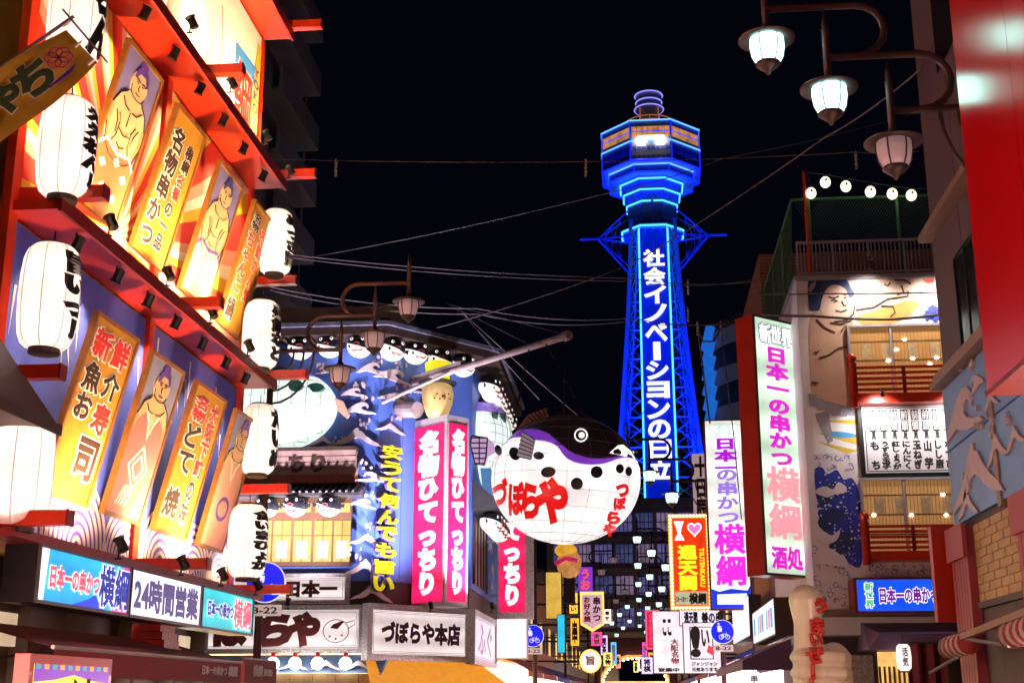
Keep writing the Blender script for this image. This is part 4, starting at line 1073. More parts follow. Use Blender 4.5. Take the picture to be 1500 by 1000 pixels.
def giant_fugu():
    t = thing('giant_puffer_lantern', 'giant inflated puffer fish lantern hanging over the street', 'lantern', FC)
    t.matrix_world = FM
    a, b, c = FR
    mb = MB(); mb.smooth = True; n, m = 56, 36; vs = []; fs = []
    for i in range(m+1):
        for k in range(n):
            th = math.pi*i/m; ph = 2*math.pi*k/n
            vs.append((a*math.sin(th)*math.cos(ph), b*math.sin(th)*math.sin(ph), -c*math.cos(th)))
    for i in range(m):
        for k in range(n): fs.append((i*n+k, i*n+(k+1)%n, (i+1)*n+(k+1)%n, (i+1)*n+k))
    mb.add(vs, fs); mb.obj('body', fugu_material(), t)
    w = MB()
    for i in range(1, 12):
        th = math.pi*i/12
        w.tube([(a*1.004*math.sin(th)*math.cos(p*math.pi/24), b*1.004*math.sin(th)*math.sin(p*math.pi/24), -c*1.004*math.cos(th)) for p in range(49)], .0055, 4)
    for k in range(20):
        ph = 2*math.pi*k/20
        w.tube([(a*1.004*math.sin(math.pi*i/20)*math.cos(ph), b*1.004*math.sin(math.pi*i/20)*math.sin(ph), -c*1.004*math.cos(math.pi*i/20)) for i in range(1,20)], .005, 4)
    w.obj('wire_frame', mat('wire_tan', (.24,.20,.20), .6, var=0), t)
    def patch(name, pts, mt, k=1.008, par=None):
        P = [fhit(x, y, k) for x, y in pts]; ctr = sum(P, Vector())/len(P)
        s = max(1e-6, math.sqrt(sum((ctr[i]/(FR[i]*k))**2 for i in range(3)))); ctr = ctr/s
        mb = MB(); mb.add([ctr]+P, [(0,i+1,(i+1)%len(P)+1) for i in range(len(P))]); return mb.obj(name, mt, par or t)
    for (x, y, rx, ry, an) in [(730,659,5,8,.3),(754,664,8,10,.4),(789,667,8,6,-.1),(803,691,11,8,.15),(845,708,9,9,0),(874,691,9,9,0),(908,686,6,7,0),(921,690,5,7,0)]:
        pts = [(x+rx*math.cos(q)*math.cos(an)+ry*math.sin(q)*math.sin(an), y-rx*math.cos(q)*math.sin(an)+ry*math.sin(q)*math.cos(an)) for q in [2*math.pi*i/16 for i in range(16)]]
        patch('spot', pts, PUFB)
    ring = lambda x, y, r, r2=None: [(x+r*math.cos(2*math.pi*i/18), y+(r2 or r)*math.sin(2*math.pi*i/18)) for i in range(18)]
    e = patch('eye', ring(851,637,10), glow('eye_white', (1,.95,.92), .8, 0))
    patch('iris', ring(851,637,8), PUFB, 1.012, e); patch('pupil', ring(852,637,4.5), MATS['eye_white'], 1.016, e)
    patch('eyebrow_patch', [(893,663),(905,652),(913,651),(924,660),(931,672),(915,668)], glow('puffer_patch', (1,.92,.85), .9, 0))
    patch('mouth', [(931,681),(937,684),(938,698),(935,705),(931,700)], MATS['puffer_patch'], 1.02)
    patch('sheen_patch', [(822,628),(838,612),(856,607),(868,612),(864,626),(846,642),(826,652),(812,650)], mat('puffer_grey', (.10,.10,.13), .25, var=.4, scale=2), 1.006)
    # pectoral fin with rays
    fin = [fhit(757,668,1.02), fhit(765,632,1.14), fhit(784,644,1.16), fhit(778,673,1.10)]
    mb = MB(); mb.add(fin+[q*.985 for q in fin], [(0,1,2,3),(7,6,5,4),(0,4,5,1),(1,5,6,2),(2,6,7,3),(3,7,4,0)]); fo = mb.obj('pectoral_fin', mat('fin_lilac', (.72,.62,.76), .5, var=.15, emit=.06, ecol=(.8,.7,.9)), t)
    mb = MB()
    for k in range(7):
        u = k/6; A = fin[0].lerp(fin[1], u)*1.006; Bq = fin[3].lerp(fin[2], u)*1.006
        mb.tube([A, Bq], .014, 4)
    mb.obj('fin_ray', BINK, fo)
    # dorsal fin
    up = [FI @ onY(x, y, 37.4) for x, y in ((758,628),(772,608),(800,597),(803,607),(786,620))]
    mb = MB(); mb.add(up+[q+Vector((0,.07,0)) for q in up], [(0,1,2,3,4),(9,8,7,6,5)]+[(i,i+5,(i+1)%5+5,(i+1)%5) for i in range(5)]); fo = mb.obj('dorsal_fin', mat('fin_pink', (.5,.25,.28), .5, var=.2), t)
    mb = MB()
    for k in range(6):
        u = k/5; mb.tube([up[4].lerp(up[3],u)+Vector((0,-.02,0)), up[1].lerp(up[2],u)+Vector((0,-.02,0))], .015, 4)
    mb.obj('fin_ray', BINK, fo)
    # tail fin
    tl = [FI @ onY(x, y, 37.6) for x, y in ((722,648),(712,640),(691,639),(689,651),(696,679),(710,680),(714,668),(724,662))]
    mb = MB(); n = len(tl); mb.add(tl+[q+Vector((0,.1,0)) for q in tl], [tuple(range(n)), tuple(range(n,2*n))[::-1]]+[(i,(i+1)%n,(i+1)%n+n,i+n) for i in range(n)]); fo = mb.obj('tail_fin', mat('fin_mauve', (.42,.28,.46), .5, var=.2, emit=.25, ecol=(.7,.45,.75)), t)
    mb = MB()
    for k in range(6):
        A = FI @ onY(689+1.3*k, 641+7.5*k, 37.57); Bq = FI @ onY(713-.4*k, 641+7.5*k, 37.57); mb.tube([A, Bq], .02, 4)
    mb.tube([FI @ onY(691,638,37.57), FI @ onY(714,641,37.57), FI @ onY(712,668,37.57), FI @ onY(709,681,37.57), FI @ onY(696,680,37.57), FI @ onY(689,650,37.57), FI @ onY(691,638,37.57)], .025, 4)
    mb.tube([FI @ onY(702,640,37.56), FI @ onY(702,680,37.56)], .02, 4)
    mb.obj('tail_ray', BINK, fo)
    # lettering
    RL = glow('puffer_letter_red', (.9,.01,.01), .8, 0)
    for s, x0, x1, y0, y1, bd in (('づ',723,742,702,738,.08),('ぼ',746,766,708,752,.08),('ら',766,788,710,756,.085),('や',790,829,704,762,.095)):
        text(t, s, x0, x1, -y1, -y0, RL, y=0, bold=bd*.8, wrap=lambda x, y, z: fhit(x, -z, 1.012 - y*.3))
    for s, x, y in (('つ',912,718),('ぼ',908,737),('ら',899,758),('や',893,776)):
        text(t, s, x-8, x+8, -y-8, -y+8, RL, y=0, bold=.08, wrap=lambda x, y, z: fhit(x, -z, 1.012 - y*.3))
    # chains up to the boom
    for (px, py), top in (((826,612),(826,499)), ((752,622),(775,512)), ((858,612),(800,504))):
        A = FI @ onY(px, py, 37); B = FI @ (onY(top[0], top[1], 37.6))
        mb = MB()
        for k in range(40):
            p = A.lerp(B, (k+.5)/40); q = (B-A).normalized()*(B-A).length/40*.62
            mb.bar(p-q*.9, p+q*.9, .03 if k % 2 else .05, .05 if k % 2 else .03)
        mb.obj('chain', BLACK, t)
giant_fugu()
def boom():
    r0 = ZC.p(604, 561, 0); root = ZC.M @ Vector((r0[0], 0, r0[1])); tip = onY(833, 491, 37.6)
    t = thing('support_boom', 'pale steel boom reaching out from the wave wall to hold the giant puffer', 'boom', root)
    steel = mat('pinkish_steel', (.42,.32,.32), .5, metal=.3, var=.25, scale=5)
    mb = MB(); mb.tube([Vector(), tip-root], .11, 10); mb.obj('boom', steel, t)
    c = (tip-root).normalized()
    mb = MB(); mb.tube([c*((tip-root).length-.25), tip-root+c*.02], .15, 10); mb.obj('boom_end', steel, t)
    mb = MB(); mb.bar(c*.0+Vector((0,0,.16)), c*3.2+Vector((0,0,.16)), .2, .12); mb.obj('stiffener', steel, t)
    p1 = ZC.p(560, 590, 0); q = ZC.M @ Vector((p1[0], 0, p1[1]))
    mb = MB(); mb.tube([q-root, c*2.6], .06, 8); mb.obj('strut', steel, t)
    p2 = ZC.p(584, 600, 0); q = ZC.M @ Vector((p2[0], 0, p2[1])) - root
    mb = MB(); mb.tube([q, q+ (ZC.M.to_3x3() @ Vector((0,-1.0,-.15)))], .28, 14); mb.obj('pivot_drum', steel, t)
    a = onY(677, 457, 44) - root; 
    for k in (1.0, .62, .8):
        mb = MB(); mb.tube([(tip-root)*k, Vector((.3+(.9-k)*2, 1.5, 3.6))], .012, 4); mb.obj('stay_wire', CABLE, t)
boom()

# clamp lamps before the boards; second and last added to wash the wall evenly
for i, (F, px, py, d, p) in enumerate([(ZF,446,880,-.75,2100), (ZF,350,880,-.75,1900), (ZC,571,883,-.8,2300), (ZC,660,884,-.9,1700)]):
    x, z = F.p(px, py, d); loc = F.M @ Vector((x, d-2.0, z-.1)); aim = F.M @ Vector((x+.2, .2, z+8.0))
    floodlight(loc, aim, p, ['clamp lamp on top of the big brush-lettered board', 'added clamp lamp half behind the white lantern above the big board', 'clamp lamp on the main shop board below the slogan', 'added clamp lamp on the main shop board under the pink sign'][i],
               .12, R(112), 'clamp lamps on the framed boards', 1.0, (.95,.84,1.0), hang=-1)

# ------------------------------------------------------------------ street front awnings of the puffer restaurant
def low_awnings():
    x, z, w, h = ZF.rect(230, 958, 560, 985, -1.0)
    t = ZF.thing('wave_awning', 'pale blue wave-painted awning strip with round bulbs under the brush-lettered board', 'awning', x, -1.0, z)
    mb = MB(); mb.add([(-w/2,.0,0),(w/2,.0,0),(w/2,.9,h+.02),(-w/2,.9,h+.02),(-w/2,.95,0),(w/2,.95,0)], [(0,1,2,3),(0,4,5,1),(1,5,2),(0,3,4)]); mb.obj('canopy', mat('awning_blue', (.2,.34,.6), .6, var=.3), t)
    for k in range(7):
        mb = MB(); mb.prism([(-w/2+.3+k*1.05+.5*a, .08+.3*(b+.5)) for a, b in WAVE], -.03, .25); mb.obj('wave_crest', CREST, t)
    wood = mat('yellow_plank', (.5,.3,.13), .6, var=.3, scale=3)
    for k in range(10):
        mb = MB(); mb.box(-w/2+k*w/10+.01, -w/2+(k+1)*w/10-.01, -.1, .5, -.42, -.02); mb.obj('plank', wood, t)
    for i, px in enumerate([400, 432, 465, 506]):
        xx, zz = ZF.p(px, 971, -1.25)
        b = ZF.thing('globe_bulb', '%s round white bulb from the left along the wave awning' % ORD[i], 'bulb', xx, -1.25, zz-.2, 'round bulbs along the wave awning')
        mb = MB(); mb.smooth = True; mb.ball((0,0,.2), .2, n=16, m=10); mb.obj('globe', glow('globe_white', (1,.93,.88), 5, 0), b)
        mb = MB(); mb.lathe([(.05,.38),(.08,.40),(.08,.52),(.05,.54)], 10); mb.obj('socket', REDINK, b)
        mb = MB(); mb.bar((0,0,.53), (0,.5,.53), .03); mb.obj('arm', BLACK, b)
    x, z, w, h = ZC.rect(560, 968, 722, 996, -1.2)
    t = ZC.thing('orange_awning', 'orange canvas awning under the corner board', 'awning', x, -1.2, z)
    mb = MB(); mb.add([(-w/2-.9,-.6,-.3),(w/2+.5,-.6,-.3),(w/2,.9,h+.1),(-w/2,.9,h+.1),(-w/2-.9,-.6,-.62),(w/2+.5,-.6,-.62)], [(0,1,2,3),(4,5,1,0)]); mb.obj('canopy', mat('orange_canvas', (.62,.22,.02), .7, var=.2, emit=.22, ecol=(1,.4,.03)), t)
    mb = MB(); mb.tube([(-w/2-.9,-.6,-.3),(w/2+.5,-.6,-.3)], .03, 6); mb.obj('front_rail', DKBR, t)
low_awnings()

# ------------------------------------------------------------------ the tower
TY = 208.0
def tower():
    AX = 3.78
    t = thing('observation_tower', 'tall steel observation tower outlined in blue neon with a vertical lettered panel', 'tower', (AX, TY, 0))
    steel = mat('tower_steel', (.42,.44,.5), .5, metal=.1, var=.15, scale=.3)
    skin = mat('tower_cladding', (.40,.42,.5), .5, var=.2, scale=.2)
    NE = glow('neon_blue', (.08,.28,1.0), 3.0, 0); NC = glow('neon_cyan', (.06,.45,1.0), 2.8, 0); ND = glow('neon_deep', (.005,.02,1.0), 1.5, 0)
    def zf(py, ap): return onY(957, py, TY-ap).z
    a8 = math.pi/8
    def octa(ap, z): 
        r = ap/math.cos(a8); return [(r*math.cos(a8+k*math.pi/4), r*math.sin(a8+k*math.pi/4), z) for k in range(8)]
    def deck(name, prof, m, par=t):
        mb = MB(); vs = []; fs = []
        for ap, z in prof: vs += octa(ap, z)
        for i in range(len(prof)-1):
            for k in range(8): fs.append((i*8+k, i*8+(k+1)%8, (i+1)*8+(k+1)%8, (i+1)*8+k))
        fs.append(tuple(range(8))[::-1]); fs.append(tuple(range(len(prof)*8-8, len(prof)*8)))
        mb.add(vs, fs); return mb.obj(name, m, par)
    def neon(ap, z, m, r=.11, par=t, verts=False, z2=None):
        mb = MB(); q = octa(ap, z); q = [Vector(v) for v in q]
        for k in range(8): mb.tube([q[k], q[(k+1)%8]], r, 5)
        mb.obj('neon_ring', m, par)
        if verts:
            p = [Vector(v) for v in octa(ap, z2)]
            mb = MB()
            for k in range(8): mb.tube([q[k], p[k]], r*.7, 5)
            mb.obj('neon_upright', m, par)
    A1, A2, A3 = 8.1, 6.9, 5.1
    z_roof, z_wb, z_b1 = zf(176, A1), zf(206, A1), zf(240, A2)
    deck('upper_deck', [(A1, z_b1+.3), (A1, z_roof)], skin)
    neon(A1+.12, z_roof, NE); neon(A1+.12, z_wb, NE); neon(A2+.1, z_b1, NE); 
    # windows of the lit deck
    r8 = math.tan(a8)*A1*2
    for k in range(8):
        an = k*math.pi/4
        for j in range(7):
            u = (j-3)*r8/7.4
            mb = MB(); mb.box(-r8/7.4*.45+u, r8/7.4*.45+u, -A1-.06, -A1-.01, z_wb+.7, z_roof-1.1)
            mb.obj('window', glow('deck_window', (1.0,.44,.14), .5, .6, .6), t, rot=(0,0,an))
        mb = MB(); mb.box(-r8/2.2, r8/2.2, -A1-.09, -A1-.05, z_wb+1.6, z_wb+1.75); mb.obj('window_rail', ND, t, rot=(0,0,an))
        for zz, hh in ((z_wb-1.6,.7),(z_wb-3.0,.5)):
            mb = MB(); mb.box(-r8/2.2, r8/2.2, -A1-.04, -A1-.01, zz, zz+hh); mb.obj('panel_band', mat('tower_panel_blue', (.12,.13,.35), .4, var=.2, scale=.5), t, rot=(0,0,an))
    for k in range(8):
        mb = MB()
        for j in range(9):
            u = (j-4)*r8/8.6; mb.box(u-.05, u+.05, -A1-.10, -A1-.02, z_b1+.5, z_wb-.3)
        mb.obj('deck_rib', steel, t, rot=(0,0,k*math.pi/4))
        mb = MB(); r2 = math.tan(a8)*A2*2; z2 = zf(251, A2)
        for j in range(8):
            u = (j-3.5)*r2/7.8; mb.box(u-.04, u+.04, -A2-.07, -A2-.01, z2+.1, z_b1-.2)
        mb.obj('deck_rib', steel, t, rot=(0,0,k*math.pi/4))
    for u in (-1.6, 1.6):
        mb = MB(); mb.box(u-.7, u+.7, -A1-.5, -A1-.1, z_wb-.35, z_wb+.25); mb.obj('deck_lamp', LAMPW, t)
    mb = MB(); mb.box(-2.2, 2.2, -A1-.35, -A1-.1, z_wb+.5, z_wb+.8); mb.obj('deck_lamp', glow('deck_lamp_pale', (1,.9,.75), 2.5, 0), t)
    z2b = zf(251, A2); deck('lower_deck', [(A2, z2b), (A2, z_b1+.28)], skin)
    z3 = [zf(261, A3), zf(277, A3-.5), zf(294, A3-1.0)]
    zn = zf(318, 3.9)
    deck('neck', [(3.9, zn), (4.1, z3[2]-2), (A3-1.0, z3[2]), (A3-.5, z3[1]), (A3, z3[0]), (A3+.3, z2b+.05)], skin)
    for ap, z in ((A3+.1, z3[0]), (A3-.4, z3[1]), (A3-.9, z3[2])): neon(ap, z, NC, .13)
    neon(A2+.1, z2b, ND, .12, verts=True, z2=z_b1); neon(A1+.1, z_b1+.3, ND, .1, verts=True, z2=z_roof)
    # roof terrace, drum and its rings
    deck('terrace', [(A1-.6, z_roof), (A1-2.4, z_roof+1.2), (4.6, z_roof+1.3)], skin)
    mb = MB(); 
    for zz in (z_roof+2.0, z_roof+2.7): mb.tube([(4.4*math.cos(k*math.pi/16), 4.4*math.sin(k*math.pi/16), zz) for k in range(33)], .09, 5)
    for k in range(16): mb.bar((4.4*math.cos(k*math.pi/8), 4.4*math.sin(k*math.pi/8), z_roof+1.1), (4.4*math.cos(k*math.pi/8), 4.4*math.sin(k*math.pi/8), z_roof+2.7), .1)
    mb.obj('terrace_rail', glow('rail_orange', (1,.35,.1), .35, 0), t)
    zr3 = [onY(951, y, TY-2).z for y in (154, 144, 134)]
    mb = MB(); mb.smooth = True; mb.lathe([(1.7, z_roof+1.2), (1.7, zr3[0]-.6), (2.4, zr3[0]-.1), (2.3, zr3[0]+.1), (2.15, zr3[1]), (2.3, zr3[2]), (1.2, zr3[2]+.5), (.1, zr3[2]+.7)], 24); mb.obj('drum', skin, t)
    for zz, rr in zip(zr3, (2.5, 2.25, 2.4)):
        mb = MB(); mb.tube([(rr*math.cos(k*math.pi/16), rr*math.sin(k*math.pi/16), zz) for k in range(33)], .10, 5); mb.obj('neon_ring', glow('neon_violet', (.28,.26,1.0), 1.5, 0), t)
    for k in range(4):
        a = math.pi/4+k*math.pi/2; mb = MB(); mb.bar((2.2*math.cos(a), 2.2*math.sin(a), z_roof+1.2), (2.2*math.cos(a), 2.2*math.sin(a), zr3[0]-.1), .16); mb.obj('drum_post', MATS['rail_orange'], t)
    # four tapering lattice legs with bracing on each face
    zt = zn - .2
    def hw(z):       # half width at height z
        k = (zt - z) / zt
        return 3.6 + 1.4*k + 5.6*k**1.5
    NL = 14
    lv = [zt - (zt-10)*i/NL for i in range(NL+1)]
    for (sx, sy) in ((-1,-1),(1,-1),(1,1),(-1,1)):
        mb = MB()
        for i in range(NL):
            mb.bar((sx*hw(lv[i]), sy*hw(lv[i]), lv[i]), (sx*hw(lv[i+1]), sy*hw(lv[i+1]), lv[i+1]), .62)
            q = 1.1
            mb.bar((sx*(hw(lv[i])-q), sy*hw(lv[i]), lv[i]), (sx*(hw(lv[i+1])-q), sy*hw(lv[i+1]), lv[i+1]), .2)
            mb.bar((sx*hw(lv[i]), sy*hw(lv[i]), lv[i]), (sx*(hw(lv[i+1])-q), sy*hw(lv[i+1]), lv[i+1]), .14)
            mb.bar((sx*(hw(lv[i])-q), sy*hw(lv[i]), lv[i]), (sx*hw(lv[i+1]), sy*hw(lv[i+1]), lv[i+1]), .14)
        mb.obj('leg', steel, t)
    for f in range(4):
        mb = MB()
        for i in range(NL):
            a, b = hw(lv[i]), hw(lv[i+1])
            mb.bar((-a,-a,lv[i]), (a,-a,lv[i]), .22)
            mb.bar((-a,-a,lv[i]), (b*.1,-b,lv[i+1]), .17); mb.bar((a,-a,lv[i]), (-b*.1,-b,lv[i+1]), .17)
            mb.bar((-a*.1,-a,lv[i]), (-b,-b,lv[i+1]), .15); mb.bar((a*.1,-a,lv[i]), (b,-b,lv[i+1]), .15)
        mb.obj('bracing', steel, t, rot=(0,0,f*math.pi/2))
    mb = MB(); mb.box(-2.0, 2.0, -2.0, 2.0, 8, zt); mb.obj('lift_shaft', mat('shaft_dark', (.10,.10,.16), .6, var=.3, scale=.4), t)
    # lettered panel on the street face, between two neon lines
    pz0, pz1 = 22.0, onY(957, 332, TY-5).z
    for s in (-1, 1):
        mb = MB(); mb.tube([(s*2.55, -hw(20)-.6, pz0), (s*2.35, -hw(pz1)-.9, pz1)], .17, 6); mb.obj('neon_line', NC, t)
    mb = MB(); a0, a1 = -hw(20)-.4, -hw(pz1)-.7
    mb.add([(-2.45,a0,pz0),(2.45,a0,pz0),(2.3,a1,pz1),(-2.3,a1,pz1),(-2.45,a0+.5,pz0),(2.45,a0+.5,pz0),(2.3,a1+.5,pz1),(-2.3,a1+.5,pz1)], [(0,1,2,3),(5,4,7,6),(0,3,7,4),(1,5,6,2)])
    mb.obj('panel', mat('panel_navy', (.015,.03,.20), .4, var=.2, scale=.3, emit=.16, ecol=(.0,.02,1)), t)
    W = glow('panel_letter', (1,.97,1.0), .9, 0)
    def wr(x, y, z):
        k = (z-pz0)/(pz1-pz0); return (x, a0+(a1-a0)*k-.25+y, z)
    z0, z1 = onY(966, 702, TY-8).z, onY(957, 364, TY-5).z
    s = '社会イノベ丨ションの日立'; st = (z1-z0)/12
    for i, ch in enumerate(s):
        w = 1.6 if ch not in '丨' else .3
        hk = .44 if ch not in 'ョ' else .38
        c = z1-(i+.5)*st
        text(t, ch, -w, w, c-st*hk, c+st*hk, W, y=0, bold=.035, wrap=wr, th=.1)
    # side arms: braced spikes either side of the neck
    zs = onY(957, 343, TY-4).z
    for s in (-1, 1):
        mb = MB(); L = 12.2
        tip = (s*L, -2, zs+.2)
        for zz in (zs+4.6, zs-5.6):
            for yy in (-3.6, .4): mb.bar((s*3.8, yy, zz), (s*(L-3), -2, zs+.2), .2)
        mb.bar((s*(L-4), -2, zs+.2), tip, .28); mb.bar((s*3.6,-3.6,zs), (s*(L-3),-2,zs+.2), .22); mb.bar((s*3.6,.4,zs), (s*(L-3),-2,zs+.2), .22)
        for k in (.3, .55, .75):
            x = s*(3.8+(L-6.8)*k); h1 = 4.6*(1-k); h2 = 5.6*(1-k)
            mb.bar((x,-2.6,zs-h2), (x,-2.6,zs+h1), .15); mb.bar((x,-2.6,zs-h2), (s*(3.8+(L-6.8)*(k+.22)),-2.4,zs), .14); mb.bar((x,-2.6,zs+h1), (s*(3.8+(L-6.8)*(k+.22)),-2.4,zs), .14)
        mb.obj('side_arm', steel, t)
    mb = MB()
    for k in (-1, 0, 1): mb.bar((k*2.2,-4.8,zs-3.5), (0,-4.5,zs+6), .2); mb.bar((k*3.2,-4.8,zs-1), (k*1.2,-4.5,zs+4), .14)
    mb.obj('gable_brace', steel, t)
    deck('balcony', [(4.8, zs+.8), (5.0, zs+1.6)], steel); neon(5.1, zs+1.2, NC, .14)
    # blue floodlights of the tower
    def flood(x, y, z, aim, e, size):
        l = bpy.data.lights.new('tower_floodlight', 'SPOT'); l.energy = e; l.color = (.0,.012,1.0); l.spot_size = R(size); l.spot_blend = .8; l.shadow_soft_size = .6
        o = bpy.data.objects.new('tower_floodlight', l); COL.objects.link(o); o.parent = t; o.location = (x,y,z)
        o.rotation_euler = (Vector(aim)-Vector((x,y,z))).to_track_quat('-Z','Y').to_euler()
        mb = MB(); mb.box(-.4,.4,-.4,.4,.3,.9); mb.obj('floodlight_housing', BLACK, t, loc=(x,y,z), rot=o.rotation_euler)
    for s in (-1, 1):
        flood(s*15, -12, 30.5, (0,-2,58), 52000, 85)
        flood(s*12, -14, 30.5, (0,-3,88), 70000, 42)
        flood(s*9, -9, 30.5, (s*4,-5,48), 20000, 95)
    # base building of the tower
    b = thing('tower_base_hall', 'dim bluish hall with rows of windows at the foot of the tower', 'building', (3.8, 190, 0))
    fac = mat('hall_facade', (.42,.38,.52), .6, var=.25, scale=.3)
    mb = MB(); mb.box(-17, 20, 0, 12, 9, 29.5); mb.obj('wall', fac, b)
    mb = MB(); mb.box(-17, -7, 0, 12, 0, 9); mb.obj('pier', fac, b); mb = MB(); mb.box(8, 20, 0, 12, 0, 9); mb.obj('pier', fac, b)
    for j in range(4):
        mb = MB(); mb.box(-17, 20, -.3, -.01, 10+j*4.5, 10.5+j*4.5); mb.obj('floor_band', mat('hall_band', (.55,.45,.6), .5, var=.2), b)
        for k in range(12):
            mb = MB(); mb.box(-16+k*3, -13.6+k*3, -.1, -.01, 11.2+j*4.5, 13.8+j*4.5); w = mb.obj('window', glow('hall_window_'+('a','b','c')[(j*5+k*7) % 3], [(.32,.28,.80),(.16,.18,.5),(.6,.42,.72)][(j*5+k*7) % 3], .26, .6, .5), b)
            mb = MB()
            for q in range(1, 4): mb.box(-16+k*3+q*.6-.06, -16+k*3+q*.6+.06, -.16, -.1, 11.2+j*4.5, 13.8+j*4.5)
            mb.box(-16+k*3, -13.6+k*3, -.17, -.1, 12.4+j*4.5, 12.55+j*4.5); mb.obj('glazing_bar', fac, w)
tower()

# ------------------------------------------------------------------ street lamps with three lanterns
def lamp_mesh(par, glass, x, arm_z, spike=.75):
    """one hanging lamp: spike and stem, flared hat, glass, finial"""
    mb = MB(); mb.smooth = True
    mb.lathe([(.052,-.42),(.052,spike*.55),(.06,spike*.57),(.035,spike*.62),(.045,spike*.66),(.012,spike)], 10, (x,0,arm_z)); st = mb.obj('stem', BROWNP, par)
    mb = MB(); mb.smooth = True; mb.lathe([(.055,-.30),(.09,-.36),(.16,-.40),(.40,-.47),(.40,-.49),(.22,-.475)], 24, (x,0,arm_z)); h = mb.obj('hat', BROWNP, par)
    mb = MB(); mb.smooth = True; mb.lathe([(.235,-.475),(.24,-.60),(.215,-.75),(.165,-.85)], 20, (x,0,arm_z)); g = mb.obj('glass', glass, par)
    mb = MB()
    for k in range(6):
        a = k*math.pi/3
        mb.tube([(x+r*math.cos(a), r*math.sin(a), arm_z+z) for r, z in ((.245,-.475),(.25,-.60),(.225,-.75),(.172,-.86))], .011, 4)
    mb.obj('glass_rib', BROWNP, g)
    mb = MB(); mb.smooth = True; mb.lathe([(.175,-.845),(.18,-.87),(.12,-.92),(.07,-.96),(.05,-.975),(.02,-1.03)], 16, (x,0,arm_z)); mb.obj('finial', BROWNP, par)

def street_lamp(x, y, s, label, lit=(True,True,True), h=9.57, sign=False, detail=True, rz=0.0):
    """s = +1: arms reach to +x"""
    t = thing('street_lamp', label, 'street lamp', (x, y, .12), rz, 'three-lantern street lamps')
    H = h - .12
    mb = MB(); mb.smooth = True; mb.tube([(0,0,0),(0,0,.9),(0,0,1.0),(0,0,H+.1)], [.16,.14,.10,.075], 12); mb.obj('pole', BROWNP, t)
    xs = [1.7, 2.52, 3.34]; zs = [H, H+.85, H+1.65]
    mb = MB(); mb.tube([(0,0,H),(s*xs[0],0,H)], .055, 8); mb.obj('arm', BROWNP, t)
    for i in (0, 1):
        zc = (zs[i]+zs[i+1])/2; r = (zs[i+1]-zs[i])/2; xc = xs[i]-.42
        mb = MB()
        pts = [(s*xs[i],0,zs[i]), (s*xc,0,zs[i])] if False else [(s*(xs[i]-.02),0,zs[i])]
        pts = [(s*xc,0,zs[i])]
        for k in range(1, 9):
            a = -math.pi/2 - math.pi*k/8
            pts.append((s*(xc+r*math.cos(a)), 0, zc+r*math.sin(a)))
        pts.append((s*xs[i+1],0,zs[i+1]))
        mb.tube(pts, .055, 8); mb.obj('arm', BROWNP, t)
    mb = MB()
    for k, rr in enumerate((.55, .8, 1.05)):
        mb.tube([(s*rr*math.sin(q*math.pi/12)*1.0, 0, H-rr*1.25+rr*1.25*(1-math.cos(q*math.pi/12))) for q in range(7)], .028, 6)
    mb.obj('strut', BROWNP, t)
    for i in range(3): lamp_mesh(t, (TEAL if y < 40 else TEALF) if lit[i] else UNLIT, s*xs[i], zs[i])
    return t
c = onX(392, 700, -8.0); 
LX = onY(499, 512, 30).x - 1.7; LH = onY(499, 512, 30).z
street_lamp(LX, 30, 1, 'three-lantern street lamp with unlit lanterns beside the tall white lanterns', (False,)*3, LH)
q = onY(1305, 162, 17)
street_lamp(q.x+1.7, 17, -1, 'three-lantern street lamp with two lit lanterns beside the red billboard', (False,True,True), q.z)
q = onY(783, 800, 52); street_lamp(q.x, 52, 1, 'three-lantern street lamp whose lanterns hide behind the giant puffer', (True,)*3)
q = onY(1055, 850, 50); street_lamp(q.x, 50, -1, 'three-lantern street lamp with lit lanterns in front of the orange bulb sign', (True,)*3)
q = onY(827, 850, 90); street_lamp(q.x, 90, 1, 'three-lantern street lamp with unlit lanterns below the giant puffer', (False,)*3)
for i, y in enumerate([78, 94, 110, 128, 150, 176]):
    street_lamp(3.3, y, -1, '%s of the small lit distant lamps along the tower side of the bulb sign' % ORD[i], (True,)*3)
for i, y in enumerate([118, 138, 165]):
    street_lamp(-4.6, y, 1, '%s of the small distant lamps beyond the hexagonal skewer sign' % ORD[i], (i > 0,)*3)

